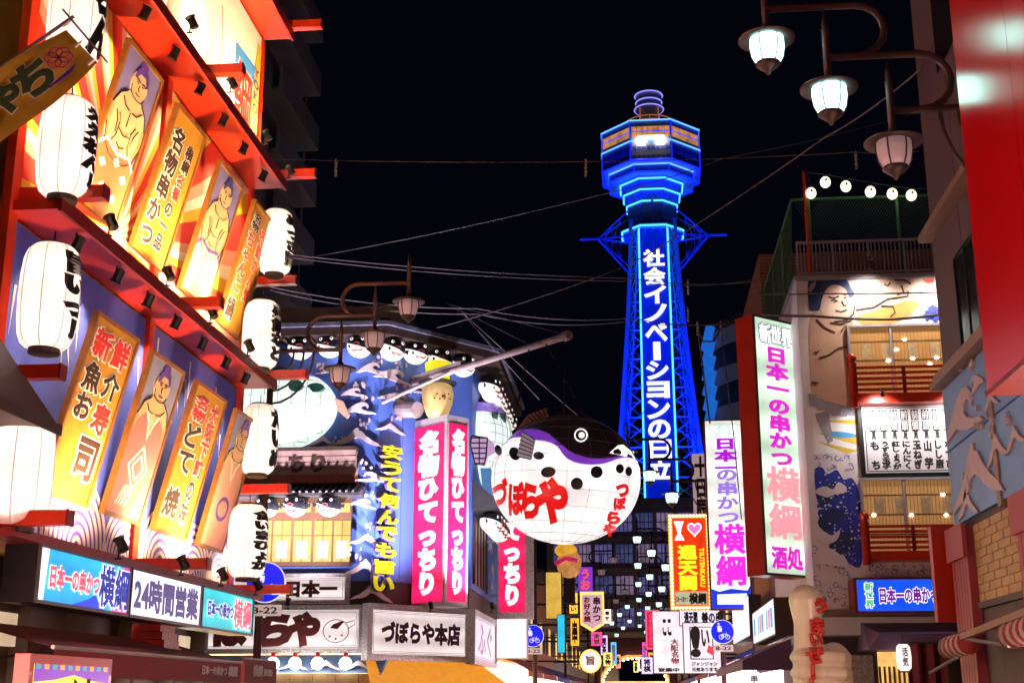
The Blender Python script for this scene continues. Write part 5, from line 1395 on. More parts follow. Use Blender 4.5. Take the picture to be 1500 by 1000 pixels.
# round blue pedestrian and bicycle signs on the poles
SBLUE = mat('sign_blue', (.005,.015,.42), .35, var=.05, emit=.35, ecol=(.0,.01,.9)); SWH = mat('sign_white_film', (.75,.75,.78), .4, var=0, emit=.25, ecol=(.9,.85,.9))
def round_sign(px, py, Y, dpx, label, text_px=None, full=True):
    F = Fr((0, Y, 0), 0); x, z = F.p(px, py); r = (F.p(px+dpx/2, py)[0]-F.p(px-dpx/2, py)[0])/2
    t = F.thing('round_sign', label, 'traffic sign', x, -.12, z-r*1.8, 'round blue signs')
    c = r*1.8
    mb = MB(); mb.prism(oval(0,c,r,r,36), -.004, .02); mb.obj('rim', SWH, t)
    mb = MB(); mb.prism(oval(0,c,r*.95,r*.95,36), -.010, -.004); mb.obj('disc', SBLUE, t)
    mb = MB(); y = -.016; k = r
    for (ox, sc) in ((-.30, 1.0), (-.12, .62)):
        mb.prism(oval(ox*k, c+.62*k*sc+.04*k, .085*k*sc, .085*k*sc, 12), y, -.010)
        mb.prism([(ox*k-.12*k*sc, c+.52*k*sc), (ox*k+.12*k*sc, c+.52*k*sc), (ox*k+.13*k*sc, c+.15*k), (ox*k+.05*k*sc, c-.02*k), (ox*k-.05*k*sc, c-.02*k), (ox*k-.12*k*sc, c+.15*k)], y-.002, -.010)
    mb.obj('walker_symbol', SWH, t)
    mb = MB(); 
    for ox in (-.12, .42):
        p = oval(ox*k, c-.42*k, .17*k, .17*k, 16); mb.ribbon(p+p[:1], .045*k, y, -.010)
    mb.ribbon([(-.12*k,c-.42*k),(0*k,c-.18*k),(.30*k,c-.18*k),(.14*k,c-.42*k),(0*k,c-.18*k)], .045*k, y-.002, -.010)
    mb.ribbon([(.42*k,c-.42*k),(.28*k,c-.10*k),(.36*k,c-.08*k)], .045*k, y-.004, -.010)
    mb.ribbon([(.14*k,c-.42*k),(-.12*k,c-.42*k)], .045*k, y-.003, -.010)
    mb.obj('bicycle_symbol', SWH, t)
    mb = MB(); mb.box(-r*.8, r*.85, -.006, .012, c-r*1.62, c-r*1.08); pl = mb.obj('time_plate', mat('plate_grey', (.55,.45,.45), .5, var=.1, emit=.12, ecol=(.9,.75,.75)), t)
    text(t, '8-22', -r*.6, r*.65, c-r*1.5, c-r*1.2, INK, y=-.016, bold=.02)
    mb = MB(); mb.box(-.05,.05,.02,.10,c-r*1.4,c+r*.6); mb.obj('clamp', BLACK, t)
round_sign(391, 853, 30, 58, 'large round blue sign behind the lanterns beside the brush-lettered board')
round_sign(781, 931, 52, 32, 'round blue sign on the pole under the giant puffer')
round_sign(1058, 925, 50, 35, 'round blue sign on the pole before the white menu boards')

# ------------------------------------------------------------------ mural building on the right
RF = Fr((4.15, 32, 0), 0)
NAVY = mat('mural_navy', (.012,.03,.13), .55, var=.15); MBLUE = mat('mural_blue', (.015,.03,.36), .55, var=.2, scale=5)
MCREAM = mat('mural_cream', (.76,.66,.68), .6, var=.12, scale=1); MGREY = mat('mural_grey', (.3,.28,.33), .6, var=.1); MYEL = mat('mural_yellow', (.66,.42,.03), .6, var=.1)
def mural_building():
    t = thing('mural_building', 'restaurant with a painted wrestler and wave mural, red railings and rooftop fence', 'building', (4.15, 32, 0))
    ztop = RF.p(1270, 408)[1]
    mb = MB(); mb.box(0, 9, 0, 9, 3.0, ztop-.02); mb.obj('wall', MCREAM, t)
    mb = MB(); mb.box(.1, 9, .9, 9, 0, 3.0); mb.obj('ground_floor_wall', mat('ground_dark', (.06,.03,.03), .6, var=.3), t)
    mb = MB(); mb.box(-.05, 9, -.08, 9, ztop-.02, ztop+.10); mb.obj('roof_edge', MGREY, t)
    Q = lambda pts: [RF.p(x, y) for x, y in pts]
    def shape(name, pts, m, d): mb = MB(); mb.prism(Q(rounded(pts) if len(pts) > 4 else pts), -d, .0); return mb.obj(name, m, t)
    shape('painted_torso', [(1187,462),(1225,470),(1250,470),(1250,592),(1225,590),(1200,584),(1189,575)], SKIN2, .006)
    shape('painted_arm', [(1240,428),(1290,410),(1360,412),(1372,420),(1372,432),(1345,438),(1300,446),(1262,458),(1250,462)], mat('painted_pale_skin', (.6,.45,.4), .6, var=.08), .004)
    shape('painted_forearm', [(1256,464),(1290,452),(1335,440),(1346,448),(1326,466),(1300,474),(1262,474)], mat('painted_orange', (.6,.27,.07), .6, var=.15), .008)
    shape('painted_mountain', [(1330,474),(1345,448),(1372,440),(1372,474)], WHITEP, .006)
    shape('painted_face', [(1203,436),(1210,420),(1222,414),(1238,416),(1246,428),(1252,448),(1250,460),(1240,468),(1222,470),(1208,463),(1201,452)], mat('painted_face_skin', (.62,.44,.38), .6, var=.05), .012)
    shape('painted_hair', [(1184,412),(1196,409),(1236,409),(1246,421),(1252,431),(1244,436),(1238,423),(1222,417),(1211,423),(1204,438),(1201,452),(1195,455),(1185,450)], NAVY, .016)
    shape('painted_topknot_spray', [(1184,424),(1188,416),(1195,413),(1193,421),(1187,428)], MGREY, .019)
    ink = MB()
    for pts in ([(1213,435),(1221,437),(1229,434)], [(1236,433),(1242,430)], [(1217,441),(1222,439),(1227,441),(1221,443)], [(1236,437),(1240,435)], [(1233,441),(1236,448),(1240,447)], [(1224,455),(1232,457),(1240,454)], [(1252,448),(1250,460),(1240,469),(1222,471)],
                [(1196,468),(1208,480),(1223,487)], [(1216,473),(1232,475),(1247,469)], [(1232,486),(1238,477)], [(1200,524),(1214,520),(1228,510),(1245,507)], [(1193,515),(1196,517),(1199,514)], [(1254,454),(1280,450),(1300,438),(1330,434),(1330,426)], [(1310,410),(1325,410),(1334,416)],
                [(1295,416),(1300,419),(1304,414)], [(1320,418),(1324,428),(1314,432)], [(1189,560),(1198,561)], [(1290,448),(1308,449),(1311,458),(1304,464)]):
        ink.ribbon(Q(pts), .034, -.024, 0)
    ink.obj('ink_line', BINK, t)['kind'] = 'stuff'
    for (cx, cy, r) in [(1366,455,10),(1358,464,8),(1370,466,9)]:
        shape('painted_blue_spray', [(cx+r*(1+.35*math.sin(5*q))*math.cos(q), cy+r*.7*(1+.35*math.cos(4*q))*math.sin(q)) for q in [2*math.pi*i/24 for i in range(24)]], MBLUE, .010)
    shape('painted_red_cloth', [(1350,409),(1368,408),(1368,414),(1358,416)], REDINK, .012)
    # belt, sun rays below it
    shape('painted_ray_field', [(1190,600),(1258,594),(1258,664),(1192,664)], WHITEP, .004)
    for k, (a, b, c) in enumerate([((1258,598),(1258,606),(1196,604)), ((1258,614),(1258,622),(1200,616)), ((1258,640),(1258,652),(1196,634)), ((1258,660),(1240,664),(1196,646))]): shape('painted_ray', [a,b,c], MYEL, .008)
    shape('painted_stroke', [(1214,632),(1240,633),(1256,638),(1238,641),(1218,639)], mat('mural_sky', (.05,.3,.62), .55, var=.1), .011)
    for k in range(7):
        u = k/6; cx = 1191+u*66; cy = 584+16*math.sin(u*2.4)
        shape('painted_rope_twist', [(cx-7,cy-8),(cx+4,cy-5),(cx+6,cy+10),(cx-5,cy+9)], MGREY, .012+.001*k)
    for k in range(5): shape('painted_rope_tail', [(1194+k*4,606+k*9),(1212+k*2,602+k*9),(1216+k,613+k*8),(1197+k*4,618+k*8)], MGREY, .011+.001*k)
    # sea: generic blue swells with foam dots, pale line swirls under them
    shape('painted_sea', [(1193,690),(1204,684),(1212,694),(1226,688),(1236,702),(1248,700),(1258,720),(1262,760),(1262,826),(1244,824),(1228,800),(1212,790),(1200,760),(1196,730)], MBLUE, .006)
    for pts in ([(1196,722),(1214,706),(1232,712),(1222,728),(1206,742)], [(1198,762),(1216,746),(1240,750),(1226,768),(1206,776)], [(1214,800),(1232,780),(1254,784),(1246,804),(1230,812)]): shape('painted_swell', pts, NAVY, .009)
    mb = MB()
    for k in range(120):
        x, y = random.uniform(1196,1260), random.uniform(694,822)
        if x < 1200+(y-760)*.35: continue
        r = random.uniform(.7,1.7); mb.prism(Q([(x+r*math.cos(q*math.pi/3), y+r*math.sin(q*math.pi/3)) for q in range(6)]), -.013-.0001*k, 0)
    o = mb.obj('painted_foam', WHITEP, t); o['kind'] = 'stuff'
    for pts in ([(1194,720),(1206,712),(1220,716),(1228,706),(1240,714),(1236,722),(1222,724),(1210,728)], [(1196,786),(1206,778),(1218,784),(1230,776),(1226,790),(1212,796)], [(1200,800),(1222,806),(1240,822),(1238,830),(1210,826),(1196,822)]): shape('painted_foam_curl', pts, MCREAM, .030)
    sw = MB()
    for k in range(60):
        x, y = random.uniform(1192,1256), random.uniform(800,886) if k < 44 else random.uniform(664,690)
        r = random.uniform(3,6); a0 = random.random()*6
        sw.ribbon(Q([(x+r*(1-q*.1)*math.cos(a0+q*.7), y+r*(1-q*.1)*math.sin(a0+q*.7)) for q in range(7)]), .016, -.010, 0)
    for k in range(26):
        x, y = random.uniform(1262,1384), random.uniform(822,842)
        r = random.uniform(3,6); a0 = random.random()*6
        sw.ribbon(Q([(x+r*(1-q*.1)*math.cos(a0+q*.7), y+r*(1-q*.1)*math.sin(a0+q*.7)) for q in range(7)]), .014, -.010, 0)
    sw.obj('painted_swirl', mat('mural_line_blue', (.08,.10,.3), .6, var=0), t)['kind'] = 'stuff'
    # windows, railings
    wg = mat('window_brown', (.36,.19,.07), .18, var=.25, scale=2, emit=.10, ecol=(1,.5,.18))
    def window(px, bulbs):
        x, z, w, h = RF.rect(*px, -.02)
        mb = MB(); mb.box(x-w/2, x+w/2, -.05, -.0, z, z+h); o = mb.obj('window', wg, t)
        f = MB()
        f.box(x-w/2-.06, x-w/2, -.12, 0, z, z+h); f.box(x+w/2, x+w/2+.06, -.12, 0, z, z+h); f.box(x-w/2-.06, x+w/2+.06, -.121, 0, z+h, z+h+.06); f.obj('frame', MGREY, o)
        f = MB(); f.box(x-w*.07, x-w*.07+.05, -.1, -.05, z, z+h); f.obj('mullion', MGREY, o)
        f = MB()
        for k in range(26): f.box(x-w/2+w*k/26, x-w/2+w*k/26+.012, -.053, -.05, z, z+h)
        f.obj('blind_strip', mat('blind_line', (.28,.14,.05), .4, var=0), o)
        for q in (.30, .55, .80):
            f = MB(); f.box(x-w/2, x+w/2, -.057, -.053, z+h*q, z+h*q+.035); f.obj('room_beam', mat('room_timber', (.16,.07,.02), .5, var=.2), o)
        for q in (.12, .34, .62, .86):
            f = MB(); f.box(x-w/2+w*q, x-w/2+w*q+.22, -.056, -.053, z+h*.58, z+h*.78); f.obj('room_notice', mat('room_paper', (.5,.36,.2), .6, var=.3, scale=8), o)
        for (bx, by) in bulbs:
            u, v = RF.p(bx, by, -.06); mb = MB(); mb.prism(oval(u, v, .045, .03, 10), -.075, -.06); mb.obj('bulb_glint', LAMPW, o)
    window((1247,479,1384,590), [(1325,497),(1313,512),(1301,528),(1337,525),(1372,524),(1362,533)])
    window((1266,703,1404,818), [(1280,754),(1335,754),(1386,754),(1381,724)])
    def railing(px, posts, label):
        x, z, w, h = RF.rect(*px, -.5)
        r = RF.thing('balcony_railing', label, 'railing', x, -.5, z, 'red balcony railings of the mural building')
        mb = MB(); mb.box(-w/2, w/2, -.04, .5, 0, h*.26); mb.obj('base_beam', RED, r)
        for k in range(5):
            zz = h*(.36+.15*k)
            mb = MB(); mb.box(-w/2, w/2, -.03, .03, zz-.032, zz+.032); mb.obj('rail', RED, r)
        for xx in [-w/2+.06] + [-w/2+w*.5]:
            mb = MB(); mb.box(xx-.04, xx+.04, -.035, .035, h*.26, h*.99); mb.obj('baluster', DRED if xx > -w/2+.1 else RED, r)
        mb = MB(); mb.smooth = True; mb.lathe([(.10,-.1),(.10,h+.02),(.13,h+.05),(.08,h+.1),(.13,h+.17),(.12,h+.26),(.03,h+.34)], 12, (-w/2,0,0)); mb.obj('newel_post', RED, r)
    railing((1250,535,1400,589), 2, 'upper red railing under the wrestler mural')
    railing((1268,768,1410,820), 2, 'lower red railing above the blue horizontal sign')
    # rooftop: corrugated screen, steel railing, green net on posts
    zr = ztop + .1
    Y0 = .25
    w0 = 0.05; w1 = RF.p(1420, 380, Y0)[0]
    zs = RF.p(1270, 368, .6)[1]
    scr = MB(); n = 120
    for k in range(n):
        x = w0+.2+(w1-w0)*k/n; scr.box(x, x+(w1-w0)/n*.55, .56, .62, zr, zs); scr.box(x+(w1-w0)/n*.55, x+(w1-w0)/n, .59, .65, zr, zs)
    scr.obj('corrugated_screen', mat('rust_screen', (.30,.15,.09), .6, var=.3, scale=2), t)
    zrail = RF.p(1270, 351, 0)[1]
    mb = MB(); mb.box(w0, w1, -.03, .03, zrail-.06, zrail); mb.box(w0, w1, -.028, .028, zr+.06, zr+.1); mb.obj('roof_rail', MGREY, t)
    for k in range(44):
        x = w0+(w1-w0)*k/44; th = .03 if k % 9 == 0 else .012
        mb = MB(); mb.box(x, x+th*1.6, -.02, .02, zr, zrail-.06); mb.obj('roof_baluster', MGREY, t)
    znet = RF.p(1270, 289, .3)[1]
    gr = mat('green_post', (.03,.14,.05), .5, var=.2)
    for px in (1187, 1318):
        x = RF.p(px, 350, .3)[0]; mb = MB(); mb.tube([(x,.3,zr),(x,.3,znet)], .045, 8); mb.obj('net_post', gr, t)
    mb = MB(); mb.tube([(w0,.3,znet),(w1,.3,znet)], .035, 6); mb.tube([(w0,.3,znet),(w0,8,znet)], .035, 6); mb.obj('net_rail', gr, t)
    for k in (1, 2, 3):
        mb = MB(); mb.tube([(w0,.3+k*2.5,zr),(w0,.3+k*2.5,znet)], .04, 8); mb.obj('net_post', gr, t)
    net = MB(); hh = znet-zrail
    for k in range(60):
        x = w0+(w1-w0)*k/60
        net.tube([(x,.3,zrail),(min(w1,x+hh*.6),.3,znet if x+hh*.6<w1 else zrail+(w1-x)/.6)], .006, 3, cap=False); net.tube([(x,.305,znet),(min(w1,x+hh*.6),.305,zrail if x+hh*.6<w1 else znet-(w1-x)/.6)], .006, 3, cap=False)
    for k in range(44):
        y = .3+8*k/44
        net.tube([(w0,y,zr),(w0,min(8.3,y+.9),znet)], .008, 3, cap=False); net.tube([(w0,y,znet),(w0,min(8.3,y+.9),zr)], .008, 3, cap=False)
    o = net.obj('net_mesh', mat('net_green', (.02,.07,.035), .6, var=0), t); o['kind'] = 'stuff'
    x = RF.p(1182, 330, -.02)[0]; mb = MB(); mb.tube([(x,0,zr),(x,0,RF.p(1182,252)[1])], .04, 8); mb.obj('red_pole', RED, t)
    # ledge and canopy over the door
    x, z, w, h = RF.rect(1204, 893, 1410, 901, -.5)
    mb = MB(); mb.box(x-w/2, x+w/2, -.8, .0, z, z+h); mb.obj('ledge', mat('ledge_brown', (.2,.12,.1), .6, var=.2), t)
    x, z, w, h = RF.rect(1272, 908, 1430, 950, -1.0)
    mb = MB(); mb.add([(x-w/2,-1.0,z),(x+w/2,-1.0,z),(x+w/2,-1.0,z+h*.55),(x-w/2+.25,-1.0,z+h*.55),(x-w/2,.85,z),(x+w/2,.85,z),(x+w/2,.0,z+h),(x-w/2,.0,z+h)], [(0,1,2,3),(3,2,6,7),(0,3,7,4),(0,4,5,1)]); mb.obj('door_canopy', mat('canopy_purple', (.17,.09,.19), .5, var=.2), t)
    x, z, w, h = RF.rect(1290, 955, 1390, 1100, .88)
    mb = MB(); mb.box(x-w/2, x+w/2, .86, .899, 0.3, 2.75); mb.obj('door_light', glow('doorway_warm', (1,.55,.16), 1.0, .5, 1.5), t)
    for k in range(14):
        mb = MB(); xx = x-w/2+w*k/14; mb.box(xx, xx+w/14*.5, .84, .857, .3, 2.3); mb.obj('bamboo_slat', mat('bamboo', (.5,.3,.1), .5, var=.3), t)
    x, z, w, h = RF.rect(1246, 960, 1284, 1100, .2)
    mb = MB(); mb.box(x-w/2, x+w/2, .3, .4, 0.3, 2.55); mb.obj('stone_pier', mat('speckled_stone', (.4,.32,.28), .7, var=.6, scale=14), t)
    return t
mural_building()

def mural_lamps():
    for i, (px, py, p) in enumerate([(1268,410,150), (1362,412,140)]):
        x, z = RF.p(px, py); loc = RF.M @ Vector((x, -.75, z+.12)); aim = RF.M @ Vector((x, .1, z-1.3))
        floodlight(loc, aim, p, ['lamp at the roof edge lighting the painted arm', 'lamp at the roof edge beside the grey building'][i], .1, R(130), 'lamps on the mural building', 1.0, (1,.88,.72))
    for i, (px, py, p) in enumerate([(1282,590,80), (1388,590,80)]):
        x, z = RF.p(px, py); loc = RF.M @ Vector((x, -1.0, z-.02)); aim = RF.M @ Vector((x, -.1, z-.75))
        floodlight(loc, aim, p, ['small lamp over the first column of the menu board', 'small lamp over the last column of the menu board'][i], .07, R(120), 'lamps on the mural building', 1.0, (1,.95,.95))
mural_lamps()

def menu_board():
    x, z, w, h = RF.rect(1259, 590, 1420, 696, -.12)
    t = RF.thing('menu_board', 'white menu board in a black frame with columns of skewer names', 'menu board', x, -.12, z)
    mb = MB(); mb.box(-w/2, w/2, 0, .1, 0, h); mb.obj('board', BLACK, t)
    mb = MB(); mb.box(-w/2+.1, w/2-.1, -.012, 0, .07, h-.07); mb.obj('face', mat('menu_white', (.72,.68,.68), .5, var=.06), t)
    f = MB()
    e = .14
    f.box(-w/2+e, w/2-e, -.02, -.012, e-.03, e-.015); f.box(-w/2+e, w/2-e, -.02, -.012, h-e+.015, h-e+.03); f.box(-w/2+e, -w/2+e+.02, -.019, -.012, e-.015, h-e+.015); f.obj('inner_line', INK, t)
    x0 = -w/2+.22; st = (RF.p(1299,640,-.12)[0]-RF.p(1284,640,-.12)[0])*1.03
    for i, s in enumerate(['も　　ち','うずら玉子','紅しょうが','にんにく','玉ねぎ','山　芋','しし唐','なすび','たまご']):
        cx = x0 + st*(i+.5)
        if cx > w/2-.2: break
        for j, ch in enumerate('前頭'):
            mb = MB(); mb.box(cx-st*.36, cx+st*.36, -.016, -.012, h-.42-.28*j, h-.42-.28*j+.26); mb.obj('black_square', INK, t)
            text(t, ch, cx-st*.3, cx+st*.3, h-.40-.28*j, h-.40-.28*j+.22, WHITEP, y=-.024, bold=.02)
        text(t, '各百円', cx-st*.2, cx+st*.2, h*.50, h*.63, INK, y=-.018, vert=True, bold=.02)
        text(t, s, cx-st*.36, cx+st*.36, .17, h*.47, INK, y=-.018, vert=True, bold=.05)
menu_board()

def horizontal_sign():
    x, z, w, h = RF.rect(1256, 848, 1420, 894, -.85)
    t = RF.thing('horizontal_sign', 'blue lit horizontal sign with purple-edged white lettering over the purple canopy', 'sign', x, -.85, z)
    mb = MB(); mb.box(-w/2-.07, w/2+.07, .02, .85, -.05, h+.05); mb.obj('case', DRED, t)
    mb = MB(); mb.box(-w/2, w/2, 0, .02, 0, h); mb.obj('face', glow('sign_royal_blue', (.01,.10,.95), 1.0, .3, 1.2), t)
    pu = glow('sign_violet', (.22,.02,.42), .8, 0)
    text(t, '日本一の串かつ', -w*.30, w*.22, h*.26, h*.72, pu, bold=.045, out=.05, outm=SIGNW, y=-.02)
    text(t, '横綱', w*.27, w*.46, h*.1, h*.88, pu, bold=.045, out=.05, outm=SIGNW, y=-.02)
    text(t, '新世界', -w*.43, -w*.36, h*.1, h*.9, glow('sign_leaf_green', (.1,.6,.3), .9, 0), vert=True, bold=.045, out=.06, outm=SIGNW, y=-.02)
horizontal_sign()

# rooftop lantern string
def roof_string():
    t = thing('lantern_string', 'string of round bulbs along the rooftop fence', 'string lights', RF.M @ Vector((RF.p(1182,252)[0], .0, RF.p(1182,252)[1])))
    O = t.matrix_world.translation.copy()
    pts = [RF.M @ Vector((RF.p(x,y)[0], -.02, RF.p(x,y)[1])) - O for x, y in ((1182,253),(1209,256),(1240,262),(1275,268),(1307,273),(1335,277),(1372,277))]
    mb = MB(); mb.tube(pts, .012, 4); mb.tube([pts[0], RF.M @ Vector((RF.p(1188,276)[0],-.02,RF.p(1188,276)[1])) - O], .01, 4); mb.obj('cord', CABLE, t)
    for i, (px, py) in enumerate([(1188,283),(1209,267),(1239,273),(1275,281),(1307,284),(1335,286)]):
        x, z = RF.p(px, py, -.02); p = RF.M @ Vector((x, -.02, z))
        b = thing('round_lantern', '%s round white lantern from the red pole along the rooftop fence' % ORD[i], 'lantern', p, 0, 'round rooftop lanterns')
        mb = MB(); mb.smooth = True; mb.ball((0,0,0), .135, .135, .15, 14, 10); mb.obj('shade', glow('round_lantern_warm', (1,.86,.55), 2.4, .1), b)
        mb = MB(); mb.lathe([(.05,.14),(.06,.15),(.06,.18),(.04,.18)], 8); mb.obj('cap', BLACK, b)
        mb = MB(); mb.prism([(-.03,-.02),(.03,-.01),(.02,.06),(-.02,.05)], -.15, -.12); mb.obj('crest_mark', mat('crest_brown', (.3,.16,.06), .6, var=0), b)
roof_string()

# brick house behind the mural building
t = thing('brick_house', 'narrow brick and plaster house behind the mural building', 'building', (onY(1114, 420, 43).x, 43, 0))
mb = MB(); mb.box(-.0, 6, 0, 8, 0, onY(1140,372,43).z); mb.obj('wall', mat('orange_brick', (.32,.11,.06), .75, var=.4, scale=6), t)
for k in range(60):
    mb = MB(); mb.box(-.012, 2.0, -.012, .0, 9.0+k*.12, 9.0+k*.12+.02)
    if 9.0+k*.12 < onY(1140,372,43).z-.1: mb.obj('mortar_course', MATS['mural_grey'], t)
mb = MB(); mb.tube([(.35,-.08,0),(.35,-.08,14)], .06, 8); mb.obj('downpipe', BROWNP, t)

# ------------------------------------------------------------------ vertical signs on brackets
def tall_sign():
    F = Fr((0, 0, 0), R(41)); 
    c = onY(1112, 650, 32.6)
    F = Fr((c.x, c.y, 0), R(41))
    w = F.p(1175, 655)[0]; z0 = F.p(1150, 840)[1]; z1 = F.p(1138, 471)[1]; h = z1-z0
    t = F.thing('tall_sign', 'tall red box sign with pale green face and magenta lettering', 'sign', 0, 0, z0)
    mb = MB(); mb.box(-.0, w, .02, .62, -.06, h+.06); mb.obj('case', RED, t)
    f = MB(); f.box(0, .05, -.02, .02, -.06, h+.06); f.box(w-.05, w, -.02, .02, -.06, h+.06); f.box(.05, w-.05, -.019, .02, -.06, 0); f.box(.05, w-.05, -.019, .02, h, h+.06); f.obj('frame', DKBR, t)
    mb = MB(); mb.box(.05, w-.05, 0, .015, 0, h); mb.obj('face', tubes(glow('tall_sign_face', (.74,1.0,.76), .55, .25, .8), 'Z', .3, .3), t)
    mg = glow('letter_magenta', (.75,.01,.62), .95, 0); pk = glow('letter_rose', (1,.36,.42), 1.0, .1)
    text(t, '新世界', w*.14, w*.88, h-.62, h-.16, SIGNW, bold=.05, out=.05, outm=glow('letter_steel_blue', (.05,.16,.35), .5, 0), y=-.012)
    text(t, '日本一の串かつ', w*.26, w*.74, h*.42, h-.75, mg, vert=True, bold=.055, y=-.012)
    text(t, '横綱', w*.14, w*.86, h*.135, h*.405, pk, vert=True, bold=.035, y=-.012)
    text(t, '酒処', w*.16, w*.84, h*.02, h*.10, mg, bold=.045, y=-.012)
    for zz in (.55, h*.5, h*.86):
        mb = MB(); mb.box(w, w+.9, .18, .42, zz, zz+.42); mb.obj('bracket', RED, t)
    # second sign of the same kind behind it
    F2 = Fr((c.x+1.0, c.y+1.6, 0), R(60))
    t = F2.thing('edge_on_sign', 'white and violet lit sign seen nearly edge-on behind the tall red sign', 'sign', .6, 0, F2.p(1192,792)[1])
    hh = F2.p(1192,636)[1]-F2.p(1192,792)[1]
    mb = MB(); mb.box(-.6,.6,.02,.3,0,hh); mb.obj('case', DRED, t)
    mb = MB(); mb.box(-.55,.55,0,.018,.05,hh-.05); mb.obj('face', SIGNWP, t)
    text(t, '日本一の串', -.35,.35,.2,hh-.2, glow('letter_violet', (.4,.1,.8), .8, 0), vert=True, bold=.04, y=-.012)
tall_sign()
def second_sign():
    F = Fr((0, 45, 0), 0)
    x, z, w, h = F.rect(1038, 616, 1094, 890)
    t = F.thing('second_tall_sign', 'white lit vertical sign with violet lettering left of the tall red sign', 'sign', x, 0, z)
    mb = MB(); mb.box(-w/2-.05, w/2+.05, .02, .5, -.05, h+.05); mb.obj('case', DRED, t)
    mb = MB(); mb.box(-w/2, w/2, 0, .02, 0, h); mb.obj('face', tubes(glow('second_sign_face', (1.0,1.0,.92), .6, .2), 'Z', .3, .25), t)
    mg = glow('letter_violet_strong', (.5,.01,.75), .95, 0); pl = glow('letter_lilac', (.40,.22,.95), .9, 0)
    text(t, '新世界', -w*.36, w*.36, h-.55, h-.16, SIGNW, bold=.05, out=.05, outm=glow('letter_aqua', (.15,.75,.6), .9, 0), y=-.012)
    text(t, '日本一', -w*.26, w*.28, h*.74, h*.90, mg, vert=True, bold=.055, y=-.012)
    text(t, 'の串かつ', -w*.24, w*.28, h*.45, h*.73, pl, vert=True, bold=.04, y=-.012)
    text(t, '横綱', -w*.36, w*.40, h*.12, h*.435, glow('letter_magenta_bright', (.92,.03,.75), 1.1, 0), vert=True, bold=.035, y=-.012)
    b = MB(); b.prism([(-w/2,0),(w/2,0),(w/2,h*.115),(w*.42,h*.09),(0,h*.10),(-w*.3,h*.085),(-w/2,h*.10)], -.006, 0); b.obj('blue_wave_print', glow('sign_cobalt', (.01,.05,.8), .9, 0), t)
    b = MB(); b.prism([(-w*.36,.12),(w*.38,.12),(w*.40,h*.075),(-w*.36,h*.07)], -.010, 0); b.obj('white_flare', SIGNW, t)
    for zz in (h*.2, h*.55, h*.84):
        mb = MB(); mb.box(w/2+.05, w/2+1.0, .1, .4, zz, zz+.35); mb.obj('bracket', RED, t)
second_sign()
